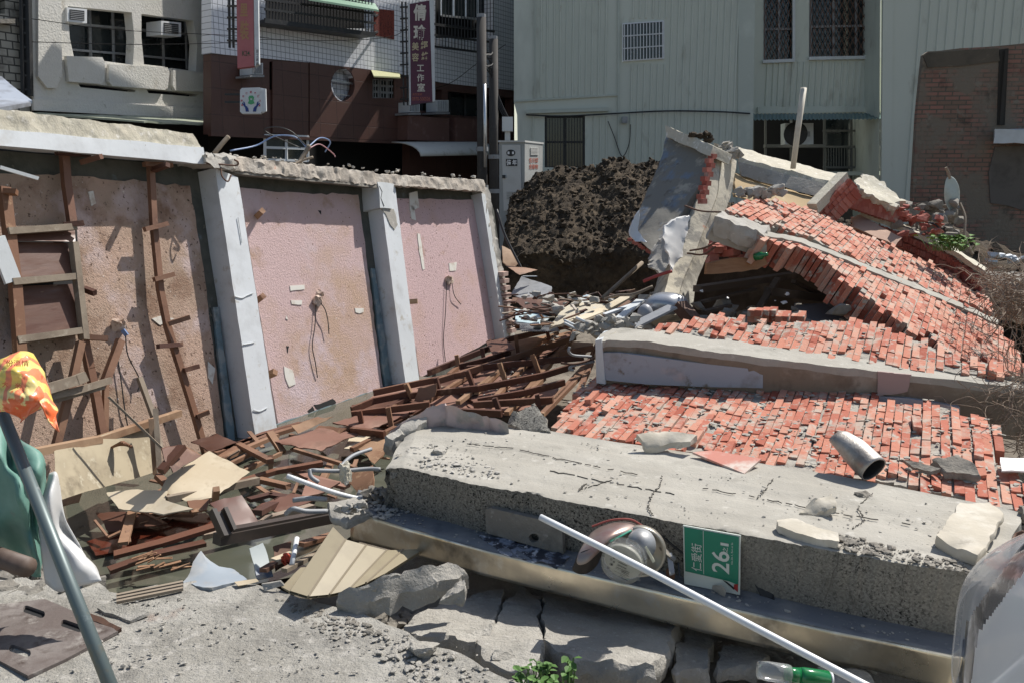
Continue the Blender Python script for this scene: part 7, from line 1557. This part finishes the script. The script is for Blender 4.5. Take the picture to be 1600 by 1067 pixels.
# silver round object and steel strip at the column foot
bt_ = empty('metal_shell', P(1030, 500, 6.3), 'smooth silver grey rounded shell lying at the foot of the leaning column', 'shell')
c = P(1040, 476, 6.4); bm = NB(); bmesh.ops.create_uvsphere(bm, u_segments=32, v_segments=18, radius=1)
for v in bm.verts: v.co = c + V((v.co.x * .165 + v.co.z * .02, v.co.y * .13, v.co.z * .095 * (1 if v.co.z > 0 else .9))) + noise.noise_vector(v.co * 1.3) * .012
mk('shell', bm, mat('silver_paint', (.40, .42, .45), [((.26, .27, .29), 4, .5, .7)], .28, metal=.5), bt_, smooth=True)
bm = NB(); c = P(1008, 492, 6.25); bmesh.ops.create_uvsphere(bm, u_segments=20, v_segments=12, radius=1)
for v in bm.verts: v.co = c + V((v.co.x * .06, v.co.y * .06, v.co.z * .08))
mk('knob', bm, mat('grey_cap', (.30, .31, .33), (), .4), bt_, smooth=True)
plank('steel_strip', [P(985, 512, 5.95), P(1050, 480, 6.1)], .12, .015, 'galv', 'flat grey steel strip lying before the silver shell', 'steel strip')
plank('dark_beam', [P(1062, 478, 6.3), P(1082, 500, 6.2)], .10, .08, 'rust', 'rusty block at the foot of the leaning column', 'block')
# clutter left of the ring beam end
sheetp('plaster_board', [(858, 512, None, 7.2), (880, 482, None, 7.6), (915, 460, None, 7.9), (948, 470, None, 7.6), (940, 492, None, 7.2), (900, 500, None, 7.1)], mat('cream_blue_board', (.60, .54, .42), [((.42, .52, .58), 3, .55, .66)], .8), 'large cream plasterboard piece with blue stains in the clutter', 'board', th=.02)
sheetp('blue_panel', [(803, 484, None, 8.2), (818, 480, None, 8.4), (860, 496, None, 8.0), (845, 508, None, 7.8), (806, 502, None, 7.9)], mat('pale_blue_panel', (.42, .54, .58), [((.55, .60, .60), 4, .5, .7)], .6), 'pale blue panel lying beside the wall end', 'panel')
bm = NB(); rows = [[], []]
for k in range(41):
    x = 803 + k * 1.5; rows[0].append(P(x, 502 + (k % 2) * 1.6, 8.0)); rows[1].append(P(x + 12, 517 + (k % 2) * 1.6, 7.3))
gsheet(bm, rows, .004); mk('corrugated_sheet', bm, M['galv'], label='grey corrugated sheet scrap beside the wall end', cat='sheet')
sheetp('grey_sheet', [(798, 460, None, 9.0), (815, 432, None, 9.4), (862, 448, None, 9.0), (862, 466, None, 8.7), (820, 468, None, 8.7)], 'galv', 'bent grey sheet under the soil heap', 'sheet')
sheetp('brown_sheet', [(800, 466, None, 8.6), (860, 464, None, 8.6), (890, 472, None, 8.3), (870, 490, None, 8.0), (820, 482, None, 8.2)], 'redwood', 'dark brown plywood sheet behind the blue panel', 'board')
sheetp('brown_sheet', [(784, 384, None, 9.6), (800, 392, None, 9.6), (812, 410, None, 9.4), (800, 422, None, 9.3), (786, 410, None, 9.4)], 'tanwood', 'bent orange brown board behind the broken wall end', 'board')
sheetp('brown_sheet', [(790, 415, None, 9.2), (815, 418, None, 9.2), (840, 422, None, 9.2), (812, 430, None, 9.0)], 'redwood', 'red brown strip below the bent orange board', 'board')
plank('pale_plank', [P(905, 500, 6.6), P(945, 484, 7.0), P(985, 462, 7.2)], .10, .02, 'boardl', 'pale plank crossing the clutter toward the leaning column', 'plank')
plank('white_plank', [P(968, 498, 6.6), P(1000, 470, 6.9)], .07, .02, 'greyp', 'white plank leaning by the silver shell', 'plank')
plank('white_plank', [P(945, 492, 6.8), P(1008, 470, 7.0)], .05, .02, 'white', 'thin white strip leaning over the pale plank', 'plank')
bm = NB(); tube(bm, [P(940, 468, 7.6), P(1003, 411, 8.2)], .02, 8); mk('grey_pole', bm, M['greywood'], label='thin grey pole leaning up against the soil pit', cat='pole', smooth=True)
wire('dark_hose', [P(945, 468, 7.2), P(965, 462, 7.0), P(990, 460, 6.9), P(1020, 448, 6.9)], .014, M['greywood'], 'bent grey hose behind the silver shell', 'hose')
wire('rebar', [P(776, 328, 9.4), P(790, 370, 9.3), P(818, 426, 9.2)], .014, M['darkm'], 'long dark bar leaning down from the wall end', 'rebar')
plank('splinter', [P(818, 432, 9.0), P(838, 432, 9.0)], .02, .01, 'greyp', 'tiny pale splinter near the wall end', 'splinter')
rr = random.Random(77)
bm = NB(); bm.faces.layers.float.new('rnd')
for k in range(120):
    x, y = rr.uniform(800, 1010), rr.uniform(455, 510); p = P(x, y, 7.4 + rr.uniform(-.4, .9)); L_ = rr.uniform(.05, .3); bar(bm, p, p + V((rr.uniform(-1, 1), rr.uniform(-.6, .6), rr.uniform(-.3, .2))) * L_, rr.uniform(.015, .05), .01)
mk('timber_scraps', bm, M['redwood'], label='mixed brown timber scraps between the soil heap and the ceiling frame', cat='scraps', kind='stuff')
bm = NB()
for k in range(90):
    x, y = rr.uniform(810, 1040), rr.uniform(460, 512); chunk(bm, P(x, y, 7.3 + rr.uniform(-.4, .8)), V((1, .8, .6)) * rr.uniform(.02, .06), k, sub=1)
mk('rubble', bm, M['conc'], label='grey rubble between the soil heap and the ceiling frame', cat='rubble', kind='stuff')
# broken concrete between beam and frame (pink-faced)
slabb('pink_slab', [(604, 676, .34), (648, 646, .42), (695, 628, .47), (700, 636, .46), (748, 648, .42), (792, 660, .40), (790, 668, .36), (740, 662, .36), (640, 664, .35)], V((0, .02, -.12)), mat('pinkish_concrete', (.50, .40, .38), [((.34, .32, .30), 3, .5, .56), ((.58, .46, .44), 8, .55, .7)], .95, [(20, .4)]), 'pinkish broken slab behind the left end of the fallen beam', amp=.012)
slabb('pink_slab', [(600, 684, .33), (640, 652, .40), (668, 640, .43), (664, 658, .38), (612, 688, .32)], V((0, .02, -.1)), 'conc', 'grey broken edge of the slab behind the beam left end', amp=.015)
slabb('rough_wedge', [(792, 662, .36), (805, 644, .42), (836, 632, .44), (856, 660, .38), (862, 674, .35), (820, 672, .34)], V((0, .03, -.12)), M['terrazzo'], 'rough dark wedge of pebbly concrete behind the fallen beam', 'concrete wedge', amp=.012, cell=.03)
# ---------------------------------------------------------------- soil heap
bm = NB(); NXs, NYs = 260, 190; gs = []
sil = [(760, 325), (785, 318), (812, 300), (838, 272), (870, 262), (905, 262), (925, 262), (945, 247), (965, 248), (985, 256), (1010, 252), (1045, 254), (1110, 310), (1180, 340)]
def sil_z(x, Y):
    px = 800 + x / Y * FPX * .985
    for a, b_ in zip(sil[:-1], sil[1:]):
        if a[0] <= px <= b_[0]: py = a[1] + (b_[1] - a[1]) * (px - a[0]) / (b_[0] - a[0]); return P(px, py, Y).z
    return P(px, sil[0][1] if px < 760 else sil[-1][1], Y).z
for j in range(NYs + 1):
    row = []
    for i in range(NXs + 1):
        x = -.35 + 5.6 * i / NXs; v = j / NYs
        Y0 = 11.5 + .25 * noise.noise(V((x * 1.1, 0, 4))); Ytop = 13.9
        if v < .28: t = v / .28; y = Y0 + .12 - t * .12; z = -.45 + t * 1.15
        elif v < .85: t = (v - .28) / .57; y = Y0 + t * (Ytop - Y0); z = .70 + (sil_z(x, Ytop) - .70) * t ** .85
        else: t = (v - .85) / .15; y = Ytop + t * 1.5; z = sil_z(x, Ytop) * (1 - t * .9)
        p = V((x, y, z)); am = .10 if v > .2 else .05
        nz = noise.fractal(p * 3.4, .85, 2.1, 6) * am * .8 + abs(noise.noise(p * 9)) * .04 + abs(noise.noise(p * 19)) * .03
        side = min(1, max(0, (x + .33) / .3))
        p.z = -.4 + (p.z + .4) * side + nz * side; p += noise.noise_vector(p * 9) * .022 + noise.noise_vector(p * 23) * .010
        row.append(bm.verts.new(p))
    gs.append(row)
for j in range(NYs):
    for i in range(NXs): bm.faces.new((gs[j][i], gs[j][i + 1], gs[j + 1][i + 1], gs[j + 1][i]))
rr = random.Random(2)
for k in range(3600):
    j = rr.randint(int(NYs * .24), int(NYs * .86)); i = rr.randint(12, NXs - 2); chunk(bm, gs[j][i].co + V((0, 0, .01)), V((1, .9, .7)) * (.009 * (6 ** (rr.random() ** 2))), k, sub=1, amp=.25)
mk('soil_heap', bm, M['soil'], label='big heap of dark clods of soil before the green building', cat='soil heap', kind='stuff')
# a second heap and rubble at the right
bm = NB(); g2 = []
for j in range(41):
    row = []
    for i in range(71):
        x = 4.2 + 3.9 * i / 70; y = 8.3 + 4.2 * j / 40; z = -.1 + .65 * math.exp(-((x - 5.6) / 1.5) ** 2 - ((y - 10.6) / 1.0) ** 2) + .4 * math.exp(-((x - 5.3) / .5) ** 2 - ((y - 11.2) / .6) ** 2) + .35
        p = V((x, y, z)); z += noise.fractal(p * 2.4, .9, 2.0, 5) * .14 + abs(noise.noise(p * 7)) * .08; row.append(bm.verts.new((x, y, z)))
    g2.append(row)
for j in range(40):
    for i in range(70): bm.faces.new((g2[j][i], g2[j][i + 1], g2[j + 1][i + 1], g2[j + 1][i]))
for k in range(240):
    p = g2[rr.randint(2, 38)][rr.randint(2, 68)].co; chunk(bm, p, V((1, .9, .7)) * (.02 * (5 ** (rr.random() ** 2))), k, sub=1, amp=.2)
mk('soil_heap', bm, M['soil'], label='smaller heap of soil and rubble between the ruin and the old brick wall', cat='soil heap', kind='stuff')
bm = NB()
for k in range(70): p = P(rr.uniform(1400, 1500), rr.uniform(318, 385), rr.uniform(8.3, 9.0)); chunk(bm, p, V((1, .9, .7)) * rr.uniform(.03, .09), k, sub=1, amp=.2)
mk('rubble', bm, M['conc_d'], label='dusty rubble lumps right of the cracked pale slab', cat='rubble', kind='stuff')
bm = NB()
for k in range(34): p = P(rr.uniform(1400, 1470), rr.uniform(322, 372), rr.uniform(8.1, 8.5)); chunk(bm, p, V((1, .7, .5)) * rr.uniform(.03, .07), k + 90, sub=1, amp=.1)
mk('rubble', bm, M['brickd'], label='broken red bricks scattered right of the cracked pale slab', cat='rubble', kind='stuff')
bm = NB()
for k in range(16): p = P(rr.uniform(1540, 1600), rr.uniform(398, 412), 9.5); chunk(bm, p, V((1, .7, .5)) * rr.uniform(.03, .08), k + 30, sub=1)
mk('rubble', bm, M['white'], label='crumpled pale scraps on the ground before the old brick wall', cat='rubble', kind='stuff')
slabb('dark_kerb', [(1536, 424, None, 8.6), (1640, 428, None, 8.6), (1640, 446, None, 8.2), (1540, 440, None, 8.3)], V((0, 0, -.12)), 'conc_d', 'dark kerb stones at the right edge', 'kerb', amp=.01)
# upright pvc pole
bm = NB(); tube(bm, [P(1239, 264, 8.7), P(1247, 200, 8.75), P(1256, 138, 8.8)], .027, 12, r2=.03); mk('pvc_pole', bm, mat('cream_pvc', (.60, .55, .45), [((.48, .42, .33), 6, .5, .7)], .6), label='cream pvc pipe standing upright from the top of the ruin', cat='pipe', smooth=True)
# hanging rag with cable
hr = empty('hanging_rag', P(1487, 330, 8.4), 'pale greenish rag hanging on a bar before the old brick wall', 'rag')
rows = [[P(1478, 278, 8.4), P(1484, 274, 8.4), P(1492, 278, 8.45)], [P(1475, 292, 8.35), P(1486, 290, 8.45), P(1500, 292, 8.4)], [P(1474, 308, 8.4), P(1488, 306, 8.35), P(1500, 305, 8.45)], [P(1477, 320, 8.4), P(1488, 324, 8.45), P(1500, 316, 8.4)], [P(1484, 331, 8.4), P(1489, 333, 8.4), P(1493, 328, 8.42)]]
bm = NB(); gsheet(bm, rows, .01); mk('cloth', bm, mat('pale_green_cloth', (.44, .50, .47), [((.34, .36, .32), 5, .5, .7)], .9), hr, smooth=True, sub=2)
bm = NB(); tube(bm, curve_pts([P(1478, 262, 8.4), P(1482, 270, 8.4), P(1484, 280, 8.4)], 4), .014, 6); tube(bm, curve_pts([P(1500, 318, 8.4), P(1508, 340, 8.3), P(1508, 370, 8.2), P(1520, 398, 8.1)], 5), .014, 6); mk('cable', bm, M['greywood'], hr)
bm = NB(); tube(bm, curve_pts([P(1446, 348, 8.3), P(1462, 352, 8.2), P(1480, 372, 8.2)], 4), .008, 6); mk('wire', bm, M['darkm'], hr)
# green plant at the rear
lv = mat('bright_leaf', (.09, .19, .03), [((.14, .27, .06), 12, .45, .6), ((.04, .11, .02), 7, .55, .7)], .7, spec=.2)
leafplant('creeper', P(1486, 392, 7.7), 95, .07, .085, 'bright green leafy creeper on the rear edge of the brick slab', 8, lv, .14)
# dry vines at the right
rr = random.Random(19)
def tangle(nv, cxy, sx, sy, Y, r, label, seed, droop=.3):
    rr_ = random.Random(seed); bm = NB()
    for k in range(nv):
        x, y = cxy[0] + rr_.gauss(0, sx), cxy[1] + rr_.gauss(0, sy); p = P(min(x, cxy[0] + 2.4 * sx), y, Y + rr_.gauss(0, .12)); pts = [p]; d = V((rr_.uniform(-1, 1), rr_.uniform(-1, 1), rr_.uniform(-.4, .6))).normalized()
        for s in range(rr_.randint(4, 8)):
            d = (d + V((rr_.gauss(0, .5), rr_.gauss(0, .5), rr_.gauss(0, .4) - droop * .2))).normalized(); pts.append(pts[-1] + d * rr_.uniform(.03, .08))
        tube(bm, curve_pts(pts, 3), r * rr_.uniform(.5, 1.2), 4, cap=False)
    return mk('dry_vine', bm, mat('dry_vine_%d' % seed, (.27, .205, .15), [((.16, .11, .08), 5, .5, .7), ((.40, .33, .26), 8, .58, .7)], .9), label=label, cat='dry vine')
tangle(230, (1592, 472), 17, 22, 5.9, .003, 'mat of dry brown vines over the right end of the tilted brick slab', 1)
tangle(150, (1592, 622), 24, 22, 4.5, .0022, 'tangle of dry curly vines over the right end of the ring beam', 2)
tangle(60, (1545, 440), 14, 7, 6.6, .003, 'dry twigs along the rear of the brick slab', 3)
tangle(50, (1596, 690), 8, 20, 4.3, .002, 'sparse dry tendrils hanging on the right edge of the lower brick panel', 4)
# right-hand junk: white bucket, dark bars
bk_ = empty('bucket', P(1586, 760, 3.9), 'white plastic bucket rim lying in the bricks at the right edge', 'bucket')
bm = NB(); lathe(bm, P(1588, 748, 3.95), V((-.55, -.5, .4)), [(.06, -.14), (.068, -.02), (.075, -.018), (.075, .0), (.066, .0), (.058, -.1)], 28); mk('shell', bm, mat('cream_plastic_tub', (.66, .64, .56), (), .5), bk_, smooth=True)
sheetp('white_card', [(1563, 714, .42), (1640, 714, .42), (1640, 738, .40), (1566, 734, .40)], 'wht', 'bright white panel edge at the right side above the bucket', 'panel')
slabb('slate_piece', [(1412, 718, .39), (1440, 722, .40), (1470, 732, .40), (1455, 737, .385), (1425, 728, .38)], V((0, 0, -.015)), 'conc_d', 'thin grey slate shard on the lower bricks', 'slate', amp=.004, cell=.03)
slabb('slate_piece', [(1458, 716, .42), (1498, 712, .43), (1526, 726, .42), (1528, 738, .40), (1480, 736, .39)], V((0, 0, -.03)), 'conc_d', 'larger grey mortar slab on the lower bricks near the right edge', 'slate', amp=.008, cell=.03)
lump(1412, 722, .36, (.03, .02, .012), 'small grey lump beside the slate shard', 'conc', 40)
wire('rebar', [P(1560, 824, 3.1), P(1590, 838, 3.05), P(1640, 852, 3.0)], .010, M['darkm'], 'dark bar sticking out at the right end of the fallen beam', 'rebar')
wire('rebar', [P(1578, 860, 2.9), P(1584, 838, 3.0), P(1600, 830, 3.0)], .008, M['rust'], 'short rusty rod beside the dark bar', 'rebar')
bm = NB()
for k in range(60): chunk(bm, P(rr.uniform(1556, 1660), rr.uniform(800, 875), 3.2), V((1, .9, .7)) * rr.uniform(.015, .05), k, sub=1)
mk('rubble', bm, M['conc_d'], label='rubble beyond the right end of the fallen beam', cat='rubble', kind='stuff')
# ---------------------------------------------------------------- foreground left: pole, bag, tarpaulin
bm = NB(); pa, pb = P(-14, 600, 2.75), P(188, 1110, 2.05); tube(bm, [pa, pa.lerp(pb, .5), pb], .019, 14)
mk('steel_pole', bm, mat('grey_green_pole', (.13, .165, .165), [((.20, .17, .11), 5, .58, .68), ((.30, .33, .33), 9, .62, .7)], .45, metal=.3), label='leaning grey steel pole crossing the left foreground', cat='pole', smooth=True)
tp = empty('tarpaulin', P(60, 900, 2.9), 'crumpled green and white plastic sheet heaped behind the steel pole', 'tarpaulin')
rt_ = [[(-60, 640, 3.1), (0, 648, 3.1), (20, 676, 3.05), (60, 706, 3.0), (76, 722, 3.05)], [(-60, 700, 3.0), (0, 705, 2.95), (20, 728, 3.0), (50, 742, 2.9), (72, 758, 3.05)], [(-60, 770, 3.0), (0, 765, 2.95), (30, 770, 2.85), (50, 790, 3.0), (64, 810, 2.95)], [(-60, 840, 2.95), (0, 826, 2.95), (32, 838, 3.0), (52, 862, 2.9), (62, 880, 3.0)], [(-60, 880, 3.0), (0, 868, 3.05), (30, 876, 3.05), (50, 896, 3.0), (66, 900, 3.0)]]
bm = NB(); cloth(bm, [[P(*p) for p in r] for r in rt_], 7, .02, 7, seed=1); mk('green_side', bm, mat('sea_green_plastic', (.12, .25, .205), [((.17, .32, .27), 2, .45, .6), ((.2, .22, .2), 9, .6, .75)], .55, [(12, .2)], spec=.4), tp, smooth=True)
wt_ = [[(76, 738, 3.0), (84, 736, 2.98), (90, 752, 3.0), (98, 790, 3.0)], [(64, 780, 2.95), (76, 776, 2.9), (96, 790, 2.98), (112, 826, 3.0)], [(60, 812, 2.95), (80, 812, 2.9), (102, 830, 3.0), (130, 862, 2.98)], [(62, 850, 2.95), (84, 856, 2.95), (112, 862, 2.9), (150, 884, 2.95)], [(68, 912, 2.92), (92, 924, 2.9), (124, 916, 2.88), (158, 908, 2.9)]]
bm = NB(); cloth(bm, [[P(*p) for p in r] for r in wt_], 7, .012, 7, seed=5); mk('white_side', bm, mat('white_plastic_sheet', (.58, .58, .57), [((.50, .50, .49), 3, .5, .7)], .35, [(7, .15)]), tp, smooth=True)
bm = NB(); tube(bm, [P(-60, 850, 2.9), P(44, 886, 2.75)], .035, 12); mk('bamboo_pole', bm, mat('dark_bamboo', (.09, .06, .045), [((.14, .1, .08), 6, .5, .7)], .6), label='thick dark brown pipe end poking out below the tarpaulin', cat='pipe', smooth=True)
bm = NB()
for k in range(46): chunk(bm, Z(rr.uniform(-40, 150), rr.uniform(888, 930), -.02), V((1, .9, .7)) * rr.uniform(.02, .06), k, sub=1)
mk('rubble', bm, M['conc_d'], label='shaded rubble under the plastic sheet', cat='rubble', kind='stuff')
bg_ = empty('plastic_bag', P(40, 650, 2.7), 'bright yellow plastic bag with red Chinese print draped over the pole top', 'bag')
ym = mat('yellow_bag_plastic', (.80, .60, .13), [((.82, .68, .30), 4, .45, .62), ((.80, .25, .12), 7, .62, .70, 'w'), ((.74, .14, .04), 5, .58, .60)], .35, [(9, .25, 'n', .01)], spec=.6)
b1 = [[(-30, 572, 2.75), (-4, 562, 2.7), (16, 554, 2.72), (46, 552, 2.75), (52, 558, 2.8)], [(-30, 590, 2.7), (0, 582, 2.62), (26, 576, 2.6), (50, 570, 2.68), (68, 578, 2.78)], [(-30, 604, 2.66), (2, 598, 2.6), (30, 600, 2.6), (56, 598, 2.62), (75, 602, 2.74)], [(-30, 616, 2.64), (2, 612, 2.58), (32, 620, 2.56), (62, 628, 2.6), (82, 632, 2.72)], [(-30, 634, 2.62), (2, 628, 2.58), (26, 638, 2.58), (50, 644, 2.62), (62, 638, 2.7)], [(-20, 642, 2.64), (4, 640, 2.6), (20, 650, 2.6), (32, 658, 2.62), (36, 660, 2.66)]]
bm = NB(); cloth(bm, [[P(*p) for p in r] for r in b1], 8, .013, 15, seed=2); mk('bag_body', bm, ym, bg_, smooth=True)
b2_ = [[(60, 622, 2.6), (72, 612, 2.66), (82, 628, 2.7)], [(64, 634, 2.58), (76, 636, 2.6), (90, 640, 2.66)], [(74, 652, 2.58), (82, 654, 2.6), (88, 652, 2.62)], [(84, 668, 2.58), (88, 672, 2.6), (93, 676, 2.6)]]
bm = NB(); cloth(bm, [[P(*p) for p in r] for r in b2_], 6, .005, 20, seed=3); mk('bag_tail', bm, ym, bg_, smooth=True)
BF = Face(P(26, 568, 2.585), 95); rp = mat('bag_red_print', (.66, .14, .06), (), .4)
st('份溫情', 27, 567, 10, 36, rp, .01, BF, bg_, 0)
BF2 = Face(P(16, 602, 2.555), 95); st('大', 8, 600, 9, 10, rp, .03, BF2, bg_, 0); st('米', 28, 602, 9, 10, rp, .03, BF2, bg_, 0)
# ---------------------------------------------------------------- parked car corner at the lower right
car = empty('parked_car', V((1.85, .2, 0)), 'front corner of a white car with a clear headlamp lens at the lower right', 'car')
def carbody(infl=0):
    """rounded hull: superellipse cross-sections along its length"""
    rings = []; cx, hwid, y0, y1 = 1.97, .93, -2.4, 2.04
    for i in range(241):
        t = i / 240; y = y0 + (y1 - y0) * (1 - (1 - t) ** 4); k = (y1 + .02 - y) / .55; sh = min(1, max(0, k)) ** .42 if k < 1 else 1
        ztop = .88 + .18 * min(1, max(0, (y1 - y) / .75)) ** .55; hw_ = hwid * (.80 + .20 * sh) + infl; r = []
        zt = .22 + (ztop - .22) * (.5 + .5 * sh) + infl; zb = .22
        for j in range(480):
            a = 2 * pi * j / 480; ex = .42; x = cx + hw_ * math.copysign(abs(cos(a)) ** ex, cos(a)); z = (zt + zb) / 2 + (zt - zb) / 2 * math.copysign(abs(sin(a)) ** ex, sin(a)); r.append(V((x, y + infl * (1 if k < 1 else 0), z)))
        rings.append(r)
    return rings
rings = carbody(); outer = carbody(.02)
def sight(p):
    q = p - EYE; d = q.y * cos(PITCH) - q.z * sin(PITCH); return 800 + FPX * q.x / d, 533.5 - FPX * (q.y * sin(PITCH) + q.z * cos(PITCH)) / d
def lampside(i, k):      # the lamp wraps the front left corner; its inner edge runs from the bumper up over the wing
    if i < 60 or not 48 < k < 312: return False
    x, y = sight(rings[i][k % 480]); return x < (1518 + (1067 - y) * .12 if y > 985 else 1528 + (985 - y) * .80)
bm = NB(); vr = [[bm.verts.new(p) for p in r] for r in rings]
for i in range(240):
    for k in range(480): bm.faces.new((vr[i][k], vr[i][(k + 1) % 480], vr[i + 1][(k + 1) % 480], vr[i + 1][k])).material_index = 1 if lampside(i, k) else 0
bm.faces.new(vr[0][::-1]); bm.faces.new(vr[-1])
mk('body', bm, [mat('white_car_paint', (.82, .83, .84), (), .35, coat=.5), mat('lamp_reflector', (.30, .29, .30), [((.75, .75, .78), 9, .5, .58), ((.05, .05, .06), 6, .56, .62)], .15, metal=.8)], car, smooth=True)
bm = NB(); vr = {}
def lv_(i, k):
    if (i, k) not in vr: vr[(i, k)] = bm.verts.new(outer[i][k % 480])
    return vr[(i, k)]
for i in range(60, 240):
    for k in range(48, 312):
        if lampside(i, k): bm.faces.new((lv_(i, k), lv_(i, k + 1), lv_(i + 1, k + 1), lv_(i + 1, k)))
mk('headlight', bm, mat('clear_lens', (.62, .65, .68), [((.4, .38, .36), 5, .55, .7)], .08, trans=.2, alpha=.62), car, smooth=True)
bp = []
for i in range(62, 240):
    ks = [k for k in range(49, 311) if lampside(i, k) != lampside(i, k + 1)]
    if ks: bp.append(outer[i][ks[0] + (1 if lampside(i, ks[0] + 1) else 0)])
if len(bp) > 12:
    sm = [sum(bp[max(0, j - 6):j + 7], V()) / len(bp[max(0, j - 6):j + 7]) for j in range(0, len(bp), 3)]
    bm = NB(); tube(bm, sm, .007, 8); mk('lamp_seal', bm, mat('grey_rubber', (.10, .12, .16), (), .5), car, smooth=True)
